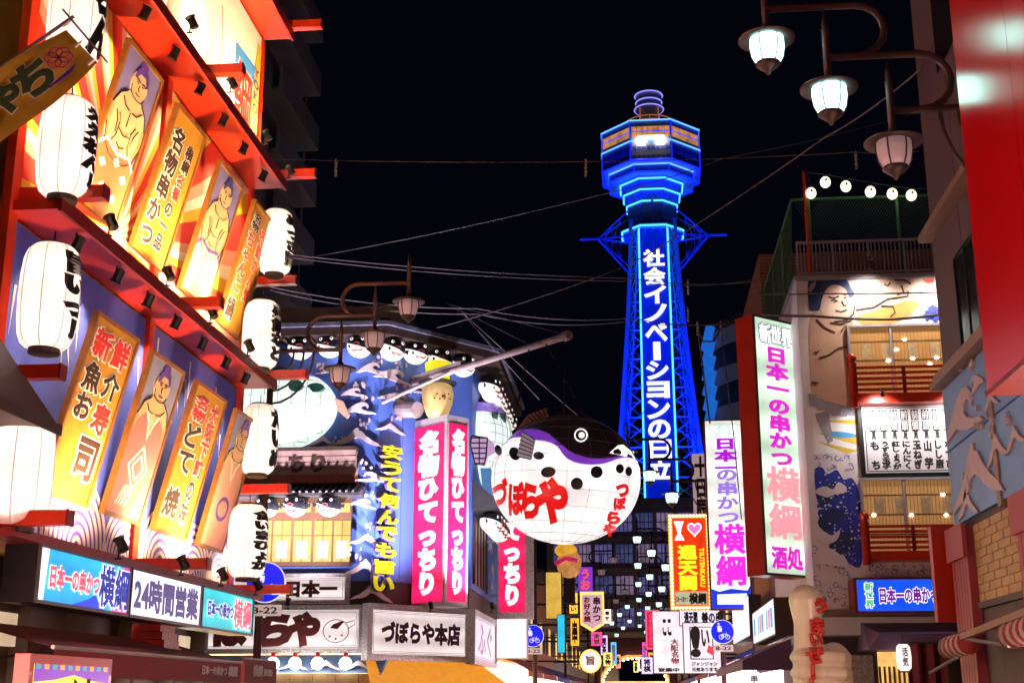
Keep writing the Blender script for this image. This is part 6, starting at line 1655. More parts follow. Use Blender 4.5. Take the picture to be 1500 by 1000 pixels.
def bulb_sign():
    F = Fr((0, 58, 0), 0)
    x, z, w, h = F.rect(980, 752, 1042, 893)
    t = F.thing('bulb_sign', 'orange sign with yellow characters, a pink heart and a border of bulbs', 'sign', x, 0, z)
    mb = MB(); mb.box(-w/2, w/2, .02, .5, 0, h); mb.obj('case', DKBR, t)
    mb = MB(); mb.box(-w/2, w/2, 0, .02, 0, h); mb.obj('border', glow('border_amber', (1,.38,.02), .7, 0), t)
    mb = MB(); mb.box(-w/2+.2, w/2-.2, -.012, 0, .2, h-.2); mb.obj('face', glow('face_vermilion', (1,.05,.008), .9, .2), t)
    YE = glow('letter_yellow', (1,.85,.02), 1.3, 0)
    text(t, '通天閣', -w*.26, w*.14, h*.21, h*.66, YE, vert=True, bold=.06, y=-.02)
    text(t, 'TSUTENKAKU', -h*.2, h*.2, -.10, .10, YE, bold=.03, y=-.02, wrap=lambda x, y, z: (w*.28+z, y, h*.44-x))
    mb = MB(); hc = (w*.13, h*.84); r = w*.15
    pts = [(hc[0]+r*1.05*math.sin(q)**3, hc[1]+r*(.95*math.cos(q)-.36*math.cos(2*q)-.14*math.cos(3*q)-.06*math.cos(4*q))) for q in [2*math.pi*i/28 for i in range(28)]]
    mb.prism(pts, -.03, -.012); mb.obj('heart', glow('heart_pink', (.95,.25,.75), .9, 0), t)
    mb = MB(); mb.ribbon(pts+pts[:1], .05, -.034, -.012); mb.obj('heart_outline', SIGNW, t)
    mb = MB(); a = -w*.24; mb.prism([(a-.22,h*.92),(a+.22,h*.92),(a+.1,h*.84),(a+.08,h*.79),(a+.2,h*.74),(a+.22,h*.72),(a-.2,h*.72),(a-.18,h*.74),(a-.06,h*.79),(a-.1,h*.84)], -.03, -.012); mb.obj('tower_mark', SIGNW, t)
    b = MB(); b.box(-w/2+.24, w/2-.24, -.022, -.012, .24, h*.19); b.obj('name_strip', glow('strip_sage', (.6,.62,.4), .8, 0), t)
    text(t, '横綱', -w*.05, w*.34, .28, h*.17, BINK, y=-.03, bold=.05); text(t, '日本一の串かつ', -w*.36, -w*.09, .34, h*.14, BINK, y=-.03, bold=.03)
    BU = glow('bulb_warm', (1,.82,.42), 3.5, 0)
    mbu = MB(); mbu.ball((0,0,0), .062, n=8, m=6); me = mbu.mesh('bulb', BU)
    P = [(-w/2+.1+i*(w-.2)/11, q) for i in range(12) for q in (.1, h-.1)] + [(q, .1+(h-.2)*i/26) for i in range(1,26) for q in (-w/2+.1, w/2-.1)]
    for (u, v) in P:
        o = bpy.data.objects.new('bulb', me); COL.objects.link(o); o.parent = t; o.location = (u, -.03, v)
    mb = MB(); mb.box(w/2, w/2+1.3, .1, .4, h*.2, h*.2+.25); mb.box(w/2, w/2+1.3, .1, .4, h*.75, h*.75+.25); mb.obj('bracket', DKBR, t)
    F = Fr((0, 64, 0), 0); x, z, w, h = F.rect(1016, 664, 1040, 800)
    t = F.thing('dim_vertical_sign', 'dim pinkish vertical sign with dark characters above the bulb sign', 'sign', x, 0, z)
    mb = MB(); mb.box(-w/2, w/2, .0, .4, 0, h); mb.obj('case', mat('dim_sign_face', (.5,.38,.4), .5, var=.2, emit=.12, ecol=(1,.7,.7)), t)  # faint glow put into the sign face
    text(t, '十日辰', -w*.36, w*.36, h*.3, h*.96, BINK, y=-.012, vert=True, bold=.05)
    mb = MB(); mb.box(w/2, w/2+1.0, .1, .3, h*.5, h*.5+.25); mb.obj('bracket', DKBR, t)
bulb_sign()

# ------------------------------------------------------------------ near building on the right with the red billboard
RN = Fr((6.0, 0, 0), R(-90))      # local x = -world y
def near_right():
    t = thing('grey_building', 'dark grey building with a blue wave panel and pink pilasters at the right edge', 'building', (6.0, 18, 0))
    wl = mat('grey_wall_panel', (.12,.08,.095), .6, var=.15, scale=1.5)
    far = 25.3
    mb = MB(); mb.box(.03, 9, -16, far-18, 0, 24); mb.obj('wall', mat('grey_wall_back', (.08,.06,.065), .7, var=.2), t)
    for k in range(6):
        y1 = far - k*2.2; 
        for j in range(4):
            z0 = 7.75+j*3.1
            mb = MB(); mb.box(.0, .03, y1-2.18-18, y1-.02-18, z0, z0+3.07); mb.obj('wall_panel', wl, t)
    tr = mat('trim_tan', (.36,.22,.15), .5, var=.25)
    mb = MB(); mb.box(-.28, .03, -16, far-18+.02, 7.32, 7.44); mb.box(-.20, .03, -16, far-18+.01, 7.44, 7.6); mb.obj('cornice', tr, t)
    mb = MB(); mb.box(-.25, -.0, 21.5-18, far-18+.03, 10.35, 10.50); mb.obj('cornice', tr, t)
    a, b = RN.p(1396, 420), RN.p(1436, 470)
    mb = MB(); mb.box(-.02, -.001, 22.2-18, 23.6-18, 7.7, 9.4); w = mb.obj('window', GLASSD, t)
    mb = MB(); mb.box(-.05,-.02,22.15-18,22.22-18,7.65,9.45); mb.box(-.05,-.02,23.58-18,23.65-18,7.65,9.45); mb.box(-.05,-.02,22.22-18,23.58-18,9.4,9.45); mb.box(-.04,-.02,22.88-18,22.93-18,7.7,9.4); mb.obj('frame', BLACK, w)
    mb = MB(); mb.box(-.02, -.001, 21.2-18, 23.6-18, 13.2, 15.6); mb.obj('window', GLASSD, t)
    # blue wave panels with joints, relief waves
    bl = mat('wave_panel_sky', (.20,.40,.80), .5, var=.2, scale=1)
    for (y0, y1, z0, z1) in ((22.0,25.28,6.12,7.30),(22.0,25.28,4.7,6.08),(18.4,21.8,6.12,7.3),(18.4,21.8,4.7,6.08)):
        mb = MB(); mb.box(-.06, .0, y0-18, y1-18, z0, z1); mb.obj('wave_panel', bl, t)
    mb = MB(); mb.box(-.10,.0,21.8-18,22.0-18,4.6,7.32); mb.obj('panel_post', tr, t)
    s = 330/1031
    ro = bpy.data.objects.new('wave_relief', None); COL.objects.link(ro); ro.parent = t; ro.location = (-.06, -18, 0); ro.rotation_euler = (0,0,R(-90))
    FW = Fr((5.94, 0, 0), R(-90))
    for i, (px, py, wpx) in enumerate([(1170+760*s,500+325*s,150*s),(1170+820*s,500+190*s,70*s),(1170+815*s,500+610*s,200*s),(1170+915*s,500+490*s,90*s),(1170+780*s,500+745*s,80*s),(1170+1000*s,500+440*s,80*s),(1170+890*s,500+270*s,60*s)]):
        wave_crest(FW, (0,0), px, py, wpx, ro, d=-.002, th=.05, flip=i % 2 == 1, hk=.62)
    # pilasters and bamboo screen below
    pk = mat('pink_pilaster', (.42,.07,.09), .55, var=.15, scale=2)
    for y0, y1 in ((24.0, 25.2), (19.6, 20.8)):
        mb = MB(); mb.box(-.18, .0, y0-18, y1-18, 0, 4.55); mb.obj('pilaster', pk, t)
        mb = MB(); mb.box(-.26, -.18, y0-18-.06, y1-18+.06, 4.0, 4.6); mb.obj('pilaster_cap', pk, t)
        for k in range(1, 6):
            yy = y0+(y1-y0)*k/6-18; mb = MB(); mb.box(-.186,-.18,yy-.012,yy+.012,0,4.0); mb.obj('groove', DRED, t)
    ba = mat('bamboo_screen', (.52,.31,.10), .55, var=.25, scale=3)
    for k in range(8):
        for j in range(9):
            y0 = 20.9+k*.38
            mb = MB(); mb.box(-.05-.006*((k+j)%2), .0, y0-18, y0+.36-18, 3.2+j*.15, 3.2+j*.15+.14); mb.obj('bamboo_tile', ba, t)
    mb = MB(); mb.box(-.1, .0, 20.85-18, 23.95-18, 3.08, 3.19); mb.obj('screen_rail', DKBR, t)
    mb = MB(); mb.box(-.03,-.0,20.9-18,23.9-18,0,3.05); mb.obj('dark_opening', mat('opening_red_dark', (.05,.012,.012), .6, var=.3), t)
    for y0 in (4.0, 8.2, 12.4, 15.6):
        mb = MB(); mb.box(-.04, .0, y0-18, y0+2.8-18, .35, 2.35); w = mb.obj('fill_window', glow('right_fill_window', (1,.62,.52), 14, .4, .8), t)
        mb = MB(); mb.box(-.08, .0, y0-18-.1, y0-18, .2, 2.5); mb.box(-.08, .0, y0+2.8-18, y0+2.9-18, .2, 2.5); mb.box(-.08,.0,y0-18,y0+2.8-18,2.36,2.5); mb.obj('frame', DKBR, w)
    # red side board
    t2 = thing('side_board', 'plain red board edge-on beside the pink pilaster', 'sign board', (5.55, 25.5, 2.95))
    mb = MB(); mb.box(-.0, .6, 0, .25, 0, 1.78); mb.obj('board', RED, t2)
    mb = MB(); mb.box(.6, .8, .08, .16, .4, .5); mb.box(.6,.8,.08,.16,1.3,1.4); mb.obj('bracket', BLACK, t2)
near_right()
def billboard():
    t = thing('red_billboard', 'huge glossy red billboard reflecting the street lamps', 'billboard', (3.72, 13.85, 4.66))
    gl = mat('glossy_red_sheet', (.66,.004,.006), .17, var=.03, scale=.5, coat=.0)
    for k in range(4):
        mb = MB(); mb.box(0, .04, -1.9*(k+1)+.006, -1.9*k-.006, .06, 9); mb.obj('panel', gl, t)
    mb = MB(); mb.box(.04, 2.25, -7.6, -.02, .0, 9); mb.obj('box', DRED, t)
    mb = MB(); mb.box(-.01, .0, -7.6, 0, 0, .05); mb.box(0, .04, -7.6, 0, 0, .055); mb.obj('lower_edge', DRED, t)
billboard()

def retracted_awning():
    t = thing('rolled_awning', 'rolled red and white awning on a brown arm at the lower right corner', 'awning', (6.0, 18, 0))
    A = onX(1392, 938, 5.2); B = onX(1500, 905, 5.2)
    mb = MB(); O = Vector((6,18,0))
    def stripes():
        m = bpy.data.materials.new('awning_stripes'); m.use_nodes = True; nt = m.node_tree; b = nt.nodes['Principled BSDF']
        tc = nt.nodes.new('ShaderNodeTexCoord'); wv = nt.nodes.new('ShaderNodeTexWave'); wv.bands_direction = 'Y'; wv.inputs['Scale'].default_value = .9; wv.inputs['Distortion'].default_value = 1.5
        nt.links.new(tc.outputs['Object'], wv.inputs[0]); cr = nt.nodes.new('ShaderNodeValToRGB'); e = cr.color_ramp.elements; e[0].position = .4; e[0].color = (.30,.02,.02,1); e[1].position = .62; e[1].color = (.42,.33,.30,1)
        nt.links.new(wv.outputs[0], cr.inputs[0]); nt.links.new(cr.outputs[0], b.inputs['Base Color']); b.inputs['Roughness'].default_value = .8; return m
    st = stripes()
    P1 = onX(1390, 948, 5.3)-O; P2 = onX(1420, 940, 5.3)-O; P3 = onX(1480, 930, 5.3)-O; P4 = onX(1530, 915, 5.3)-O
    mb.smooth = True; mb.tube([P1, P2], .19, 14); mb.obj('roll', st, t); mb = MB(); mb.smooth = True; mb.tube([P3, P4], .2, 14); mb.obj('roll', st, t)
    mb = MB(); mb.bar(onX(1395,938,5.2)-O, onX(1540,882,5.2)-O, .1); mb.obj('arm', mat('arm_brown', (.25,.11,.06), .5, var=.2), t)
    mb = MB(); mb.tube([onX(1362,985,5.4)-O, onX(1402,962,5.25)-O], .03, 6); mb.tube([onX(1415,935,5.2)-O, onX(1478,945,5.2)-O], .03, 6); mb.obj('brace', mat('brace_grey', (.3,.25,.26), .4, metal=.5), t)
retracted_awning()

# ------------------------------------------------------------------ giant thumbs-up hand
def thumb():
    Y = 24.0; F = Fr((0, Y, 0), 0)
    bx, bz = F.p(1205, 1000)
    t = thing('thumb_statue', 'giant cream fist statue with raised thumb and red lettering', 'statue', (bx, Y, 0))
    P = lambda px, py: (F.p(px,py)[0]-bx, F.p(px,py)[1])
    sk = mat('statue_cream', (.80,.70,.50), .38, var=.08, scale=2, coat=.2)
    mb = MB()
    # thumb
    tp = [(1184,1000,23),(1184,960,22),(1183,930,21),(1182,912,20),(1181,892,24),(1180,878,26),(1179,867,22),(1179,860,14),(1179,856,5)]
    mb.tube([(P(x,y)[0], -.05, P(x,y)[1]) for x, y, r in tp], [r*Y/1908*.94 for x, y, r in tp], 20)
    # palm block and curled fingers
    x0, z0 = P(1213, 1000)
    mb.ball((x0+.02, .12, z0+.05), .44,.36,.62, 24, 16)
    mb.ball((P(1222,950)[0], .08, P(1222,950)[1]-.22), .30,.32,.34, 20, 14)
    for k in range(4):
        zz = P(1200, 962)[1] - k*.27
        mb.tube([(P(1163,960)[0], .0, zz), (P(1172,960)[0], -.26, zz), (P(1200,960)[0], -.36, zz-.01), (P(1228,960)[0], -.28, zz-.02), (P(1240,960)[0], -.05, zz)], [.10,.135,.135,.125,.10], 14)
    mb.lathe([(.36,.9),(.40,1.2),(.44,1.6)], 20, (x0,.05,0))
    o = mb.obj('hand', sk, t)
    md = o.modifiers.new('r', 'REMESH'); md.mode = 'VOXEL'; md.voxel_size = .022; md.use_smooth_shade = True
    sm = o.modifiers.new('s', 'SMOOTH'); sm.iterations = 3; sm.factor = .5
    mb = MB(); mb.lathe([(.55,0),(.6,.05),(.6,.8),(.5,.9)], 24); mb.obj('plinth', DRED, t)
    rl = mat('statue_red_letter', (.6,.015,.012), .4, var=.05)
    for s, x, y, r in (('う',1199,888,9),('ま',1194,918,10),('い',1193,938,8),('ぜ',1189,960,11),('！',1186,984,9),('！',1184,1004,9)):
        p = P(x, y); q = r*Y/1908
        text(t, s, p[0]-q, p[0]+q, p[1]-q, p[1]+q, rl, y=-.47 if y > 945 else -.34, bold=.085, th=.05, keep=True)
thumb()

# ------------------------------------------------------------------ dark apartment block on the left, curved block on the right
def apartments():
    t = thing('apartment_block', 'dark apartment block with stacked balconies behind the red restaurant', 'building', (-16.8, 50, 0))
    dk = mat('night_concrete', (.30,.30,.38), .7, var=.2, scale=.5)
    mb = MB(); mb.box(-12, 0, -12, 9.5, 0, 46); mb.obj('wall', dk, t)
    z0 = onY(480, 65, 60).z
    for k in range(-8, 4):
        z = z0 + k*3.02
        for j in range(3):
            y0 = 9.9-7*(j+1); ox = 0 if j % 2 == 0 else -.45
            mb = MB(); mb.box(.0, 1.2+ox, y0, y0+6.95, z, z+.16); mb.box(1.05+ox, 1.2+ox, y0, y0+6.95, z+.16, z+1.25); mb.box(0, 1.05+ox, y0+6.8, y0+6.95, z+.16, z+1.25)
            b = mb.obj('balcony', dk, t)
        mb = MB(); mb.box(.0, .03, 1.5, 4.5, z+.2, z+2.2); mb.obj('window', GLASSD, t)
        mb = MB(); mb.tube([(.5,9.7,z+1.3),(.5,9.7,z+3.0)], .05, 6); mb.obj('downpipe', dk, t)
    t = thing('curved_tower_block', 'dim curved apartment tower with a blue light strip behind the vertical signs', 'building', (22, 175, 0))
    ct = mat('curved_concrete', (.12,.12,.19), .6, var=.2, scale=.3, emit=.012, ecol=(.5,.5,.9))
    H = onY(1075, 468, 170).z
    mb = MB(); mb.smooth = True; mb.lathe([(11.2,0),(11.2,H)], 40); mb.obj('wall', mat('curved_dark', (.03,.03,.055), .6, var=.2), t)
    n = int(H/5.2)
    for k in range(n+1):
        mb = MB(); mb.lathe([(11.3,k*5.2),(12,k*5.2),(12,k*5.2+2.0),(11.3,k*5.2+2.0)], 40); mb.obj('balcony_band', ct, t)
    for k in range(6):
        z = onY(1052, 600-k*22, 168).z; mb = MB(); mb.bar((-12.4,-4.2,z-1.5), (-11.6,-5.6,z+1.6), .9); mb.obj('light_strip', glow('strip_azure', (.02,.22,1.0), .55, 0), t)
apartments()

# ------------------------------------------------------------------ far shops on both sides
def far_shop(side, y0, y1, H, label, colr, lit, glowc):
    x = -6.0 if side < 0 else 4.25
    t = thing('far_shop', label, 'building', (x, y0, 0))
    s = side; L = y1-y0
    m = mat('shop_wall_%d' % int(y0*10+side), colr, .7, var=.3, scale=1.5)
    mb = MB(); a, b = sorted((0, s*7)); mb.box(a, b, 0, L-.05, 3.2, H); mb.obj('wall', m, t)
    a, b = sorted((s*.5, s*7)); mb = MB(); mb.box(a, b, .1, L-.15, 0, 3.2); mb.obj('shopfront', glow('front_%d' % int(y0*10+side), glowc, lit*2.5, .6, .9), t)
    a, b = sorted((-s*1.1, 0)); mb = MB(); mb.add([(-s*1.2,0,2.7),(-s*1.2,L-.1,2.7),(0,L-.1,3.4),(0,0,3.4),(-s*1.2,0,2.45),(-s*1.2,L-.1,2.45)], [(0,1,2,3),(4,5,1,0)]); mb.obj('awning', mat('far_awning_%d' % int(y0), random.choice([(.3,.03,.03),(.02,.05,.4),(.4,.2,.05),(.12,.05,.12)]), .7, var=.2), t)
    nw = max(1, int(L/2.2))
    for k in range(nw):
        for z in ((4.2, 5.9),) if H < 9 else ((4.2, 5.9), (7.2, 8.7)):
            yy = (k+.25)*L/nw; a, b = sorted((-s*.03, s*.05)); mb = MB(); mb.box(a, b, yy, yy+L/nw*.5, *z); mb.obj('window', WINY if (k+int(y0)) % 3 == 0 else GLASSD, t)
    mb = MB(); mb.box(min(-s*.35, s*7), max(-s*.35, s*7), -.02, L-.04, H, H+.25); mb.obj('roof', mat('far_tile', (.10,.06,.05), .6, var=.3), t)
    return t
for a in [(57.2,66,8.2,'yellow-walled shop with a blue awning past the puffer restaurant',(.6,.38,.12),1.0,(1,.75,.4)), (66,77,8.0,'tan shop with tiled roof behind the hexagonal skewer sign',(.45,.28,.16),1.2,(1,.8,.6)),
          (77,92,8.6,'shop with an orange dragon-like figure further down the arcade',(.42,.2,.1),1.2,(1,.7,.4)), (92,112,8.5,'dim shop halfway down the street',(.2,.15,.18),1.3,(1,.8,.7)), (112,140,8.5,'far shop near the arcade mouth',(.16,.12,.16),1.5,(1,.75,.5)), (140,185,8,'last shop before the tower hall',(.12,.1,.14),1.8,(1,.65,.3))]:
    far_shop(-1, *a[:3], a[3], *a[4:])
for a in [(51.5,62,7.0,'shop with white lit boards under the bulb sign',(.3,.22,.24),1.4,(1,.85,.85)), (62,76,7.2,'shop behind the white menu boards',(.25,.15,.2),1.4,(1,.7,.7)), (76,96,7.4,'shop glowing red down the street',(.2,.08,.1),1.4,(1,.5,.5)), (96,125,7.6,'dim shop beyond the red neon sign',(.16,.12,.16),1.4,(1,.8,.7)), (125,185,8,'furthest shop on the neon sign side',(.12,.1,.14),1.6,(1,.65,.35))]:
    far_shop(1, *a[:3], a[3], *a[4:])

# ------------------------------------------------------------------ small signs down the street
def flat_sign(Y, px, name, label, face, items=(), case=None, th=.3, arm=0, edge=None, cat='sign'):
    F = Fr((0, Y, 0), 0); x, z, w, h = F.rect(*px)
    t = F.thing(name, label, cat, x, 0, z)
    mb = MB(); mb.box(-w/2-.03, w/2+.03, .02, th, -.03, h+.03); mb.obj('case', case or DKBR, t)
    mb = MB(); mb.box(-w/2, w/2, 0, .02, 0, h); mb.obj('face', face, t)
    for (s, a, b, c, d, m, v) in items: text(t, s, -w/2+a*w, -w/2+b*w, c*h, d*h, m, y=-.02, vert=v, bold=.05, th=.01)
    if edge:
        mb = MB(); e = .06; mb.box(-w/2, w/2, -.012, 0, 0, e); mb.box(-w/2, w/2, -.012, 0, h-e, h); mb.box(-w/2, -w/2+e, -.011, 0, e, h-e); mb.box(w/2-e, w/2, -.011, 0, e, h-e); mb.obj('edge', edge, t)
    if arm:
        X = (-6.0 if arm < 0 else 4.25) - x; mb = MB(); mb.bar((arm*w/2, .15, h*.3), (X, .15, h*.3), .08); mb.bar((arm*w/2, .15, h*.75), (X, .15, h*.75), .08); mb.obj('bracket', BLACK, t)
    return t, w, h
PALE = glow('pale_sign', (1,.84,.92), .55, .3); LILF = glow('lilac_sign', (.85,.72,.95), .7, .3)
GOLDB = glow('bulb_gold', (1,.6,.12), 1.6, .2)
# hexagonal skewer sign with bulbs
F = Fr((0, 74, 0), 0); x, z, w, h = F.rect(850, 866, 885, 925)
t = F.thing('hexagonal_sign', 'pink pointed-bottom sign with a gold bulb border about skewers', 'sign', x, 0, z, None)
sh = lambda k: [(-w/2*k,h/2+h/2*k),(w/2*k,h/2+h/2*k),(w/2*k,h/2-h*.32*k),(0,h/2-h/2*k),(-w/2*k,h/2-h*.32*k)]
mb = MB(); mb.prism(sh(1), .02, .3); mb.obj('case', DKBR, t); mb = MB(); mb.prism(sh(1), 0, .02); mb.obj('border', GOLDB, t); mb = MB(); mb.prism(sh(.84), -.012, 0); mb.obj('face', glow('face_mauve', (.85,.5,.62), .75, .2), t)
text(t, '串かつ', w*.05, w*.34, h*.28, h*.86, mat('ink_plum', (.12,.02,.06), .6, var=0), y=-.024, vert=True, bold=.05); text(t, 'お好み焼', -w*.34, -w*.08, h*.25, h*.86, REDINK, y=-.024, vert=True, bold=.05)
mb = MB(); mb.bar((-w/2,.15,h*.7), (-6.0-x,.15,h*.7), .09); mb.obj('bracket', BLACK, t)
flat_sign(78, (847,830,868,866), 'violet_sign', 'violet lit sign above the pink pointed sign', glow('violet_face', (.30,.05,.8), .8, .2), [('うお', .2,.8,.1,.9,glow('red_small', (1,.1,.1), 1, 0),True)], arm=-1)
flat_sign(70, (800,838,822,905), 'yellow_panel', 'plain yellow wall panel between the two poles', glow('yellow_panel_face', (1,.62,.1), .7, .3), [], arm=-1)
flat_sign(66, (817,900,827,955), 'cyan_panel', 'narrow cyan lit panel above a blue awning', glow('cyan_panel_face', (.02,.6,.9), 1.0, .3), [], arm=-1)
def dome_sign():
    F = Fr((0, 70, 0), 0); x, z, w, h = F.rect(849, 950, 881, 985)
    t = F.thing('round_lit_sign', 'round pale sign with gold rim low over the street', 'sign', x, 0, z)
    mb = MB(); mb.prism(oval(0,h/2,w/2,h/2,24), .02, .3); mb.obj('case', DKBR, t); mb = MB(); mb.prism(oval(0,h/2,w/2,h/2,24), 0, .02); mb.obj('rim', GOLDB, t); mb = MB(); mb.prism(oval(0,h/2,w*.42,h*.42,24), -.012, 0); mb.obj('face', PALE, t)
    text(t, '旨', -w*.18, w*.18, h*.35, h*.7, mat('ink_ochre', (.3,.16,.05), .6, var=0), y=-.024, bold=.04)
    mb = MB(); mb.bar((-w/2,.15,h*.5), (-6-x,.15,h*.5), .09); mb.obj('bracket', BLACK, t)
dome_sign()
# paper figure in orange, gold and red above the arcade (a carnival head)
F = Fr((0, 72, 0), 0); x, z, w, h = F.rect(812, 795, 855, 850)
t = F.thing('carnival_head', 'orange and gold carnival head ornament on the shop roof behind the puffer', 'ornament', x, 0, z)
mb = MB(); mb.smooth = True; mb.ball((0,0,h*.45), w*.42, .6, h*.42, 20, 12); mb.obj('head', glow('head_orange', (1,.42,.12), .5, .4, 2), t)
mb = MB(); mb.smooth = True; mb.ball((-w*.1,-.1,h*.8), w*.38, .6, h*.2, 18, 10); mb.obj('cap', glow('cap_amber', (1,.5,.05), .7, .3, 2), t)
mb = MB(); mb.smooth = True; mb.tube([(-w*.45,-.55,h*.42),(-w*.1,-.68,h*.56),(w*.3,-.62,h*.5)], .12, 8); mb.obj('band', glow('band_crimson', (.8,.02,.15), .6, .2), t)
mb = MB(); mb.box(-.3,.3,-.2,.4,-1.2,h*.2); mb.obj('stand', DKBR, t)
# signs on the other side
flat_sign(68, (946,893,966,950), 'neon_frame_sign', 'red neon framed sign at the dark street end', mat('neon_sign_back', (.08,.005,.02), .5, var=.2, emit=.25, ecol=(1,.02,.12)), [('お好焼', .25,.75,.1,.9,glow('neon_red_letter', (1,.03,.12), 1.4, 0),True)], arm=1, edge=glow('neon_red', (1,.05,.12), 3, 0))
flat_sign(60, (957,895,1000,985), 'tall_menu_panel', 'tall pale menu panel with a black framed box beside the red neon', PALE, [('ここ', .34,.62,.62,.86,INK,False), ('営業中', .15,.85,.02,.08,INK,False), ('大阪名物', .6,.85,.15,.55,mat('ink_rose', (.5,.15,.2), .6, var=0),True)], arm=1)
t, w, h = flat_sign(53, (1002,912,1055,985), 'dotted_panel', 'white panel with a black square frame and brush dots behind the blue round sign', PALE, [('ジャンジャン', .2,.9,.14,.22,INK,False), ('元気あります', .2,.9,.03,.11,INK,False), ('い', .5,.7,.55,.85,INK,False), ('!', .25,.4,.35,.9,INK,False)], arm=1)
mb = MB(); f = [(-w*.32,h*.28),(w*.3,h*.28),(w*.3,h*.92),(-w*.32,h*.92),(-w*.32,h*.28)]; mb.ribbon(f, .05, -.014, 0); mb.obj('black_frame', INK, t)
mb = MB(); mb.prism([(w*.12,h*.42),(w*.3,h*.34),(w*.36,h*.48),(w*.18,h*.56)], -.03, -.014); mb.obj('red_seal', glow('seal_red', (1,.04,.1), .8, 0), t)
flat_sign(56, (996,893,1060,915), 'brush_board', 'low wide pale board with brush lettering under the bulb sign', LILF, [('通天閣', .1,.4,.15,.85,BINK,False), ('善の串', .5,.95,.15,.85,BINK,False)], arm=1)
# slanting fascia with pictures over the next shop, on the street side wall
RS = Fr((4.0, 0, 0), R(-90))
def side_fascia():
    y0, y1 = 36.2, 43.0
    t = thing('picture_fascia', 'white lit fascia with small pictures along the shop beyond the thumb', 'sign', (3.6, y0, 0))
    z0, z1 = onX(1125, 935, 3.6).z, onX(1125, 880, 3.6).z
    mb = MB(); mb.box(0, .5, 0, y1-y0, z0, z1); mb.obj('case', DKBR, t)
    mb = MB(); mb.box(-.02, 0, .05, y1-y0-.05, z0+.05, z1-.05); mb.obj('face', glow('fascia_face', (.8,.93,1.0), .6, .2), t)
    for k in range(9):
        mb = MB(); mb.box(-.03, -.02, .4+k*.68, .4+k*.68+.42, z0+.25, z1-.25); mb.obj('picture', glow('pic_%d' % (k % 4), [(.1,.35,.9),(.9,.3,.5),(.2,.75,.8),(.95,.8,.6)][k % 4], .7, .6, 4), t)
    t = thing('purple_canopy', 'dark purple canopy under the picture fascia', 'canopy', (3.6, y0, 0))
    mb = MB(); mb.add([(.4,0,z0-.08),(.4,y1-y0+6,z0-.08),(-.9,y1-y0+6,z0-.65),(-.9,0,z0-.65),(-.9,0,z0-.9),(-.9,y1-y0+6,z0-.9),(.4,0,z0-.9)], [(0,1,2,3),(3,2,5,4),(0,3,4,6)]); mb.obj('canvas', mat('canvas_purple', (.13,.06,.14), .7, var=.25), t)
    t = thing('white_side_panel', 'plain white lit panel slanting away beside the blue round sign', 'sign', (3.5, 43.2, 0))
    a, b = onX(1075, 945, 3.5).z, onX(1075, 890, 3.5).z
    mb = MB(); mb.box(0, .4, 0, 7.5, a, b); mb.obj('case', DKBR, t); mb = MB(); mb.box(-.02, 0, .05, 7.45, a+.05, b-.05); mb.obj('face', SIGNWP, t)
    # row of white lanterns and banners below the canopy
    for k in range(7):
        p = (3.0, 36.6+k*1.1, 1.55)
        l = thing('shop_lantern', '%s small white lettered lantern under the purple canopy' % ORD[k], 'lantern', p, 0, 'small lanterns under the purple canopy')
        mb = MB(); mb.smooth = True; mb.lathe([(.14,0),(.22,.08),(.25,.35),(.22,.62),(.14,.7)], 16); mb.obj('shade', LANTS, l)
        mb = MB(); mb.lathe([(.10,-.04),(.14,-.04),(.14,.0),(.10,.0)], 12); mb.obj('rim', DKBR, l)
        text(l, '串かつ', -.09, .09, .1, .6, INK, y=-.265, vert=True, bold=.03)
        mb = MB(); mb.tube([(0,0,.7),(0,0,1.2)], .01, 4); mb.obj('hanger', BLACK, l)
    sw = thing('side_wall', 'lower wall of the mural building along the street with lit doorway', 'wall', (4.3, 33, 0))
    mb = MB(); mb.box(0, 3, .1, 18, 0, 4.2); mb.obj('wall', mat('side_wall_plum', (.12,.06,.08), .7, var=.3), sw)
    mb = MB(); mb.box(-.03, 0, 2, 16, .3, 2.4); mb.obj('doorway', glow('doorway_pink', (1,.72,.76), 6, .5, .8), sw)
side_fascia()
# lantern hanging under the canopy of the mural building
F = Fr((0, 30.6, 0), 0); x, z, w, h = F.rect(1313, 945, 1335, 982)
t = F.thing('door_lantern', 'slim white lantern under the purple door canopy', 'lantern', x, 0, z)
mb = MB(); mb.smooth = True; mb.lathe([(.09,0),(.15,.06),(.17,.3),(.15,.52),(.10,.58)], 16); mb.obj('shade', LANTS, t)
mb = MB(); mb.lathe([(.08,-.03),(.10,-.03),(.10,0),(.08,0)], 12); mb.obj('rim', DKBR, t); text(t, '活気', -.06,.06,.1,.5, INK, y=-.18, vert=True, bold=.03)
mb = MB(); mb.tube([(0,0,.57),(0,0,.85)], .008, 4); mb.obj('hanger', BLACK, t)
t = F.thing('door_curtain', 'dark red cloth hanging beside the slim lantern', 'curtain', F.p(1362,975)[0], .2, 1.0)
mb = MB(); n = 12
mb.add([(-.42+.84*i/n, .05*math.sin(i*1.4), zz) for zz in (0, 1.75) for i in range(n+1)], [(i,i+1,i+n+2,i+n+1) for i in range(n)]); mb.obj('cloth', mat('curtain_red', (.16,.008,.012), .8, var=.2), t)
mb = MB(); mb.tube([(-.5,0,1.77),(.5,0,1.77)], .02, 6); mb.obj('rod', DKBR, t)

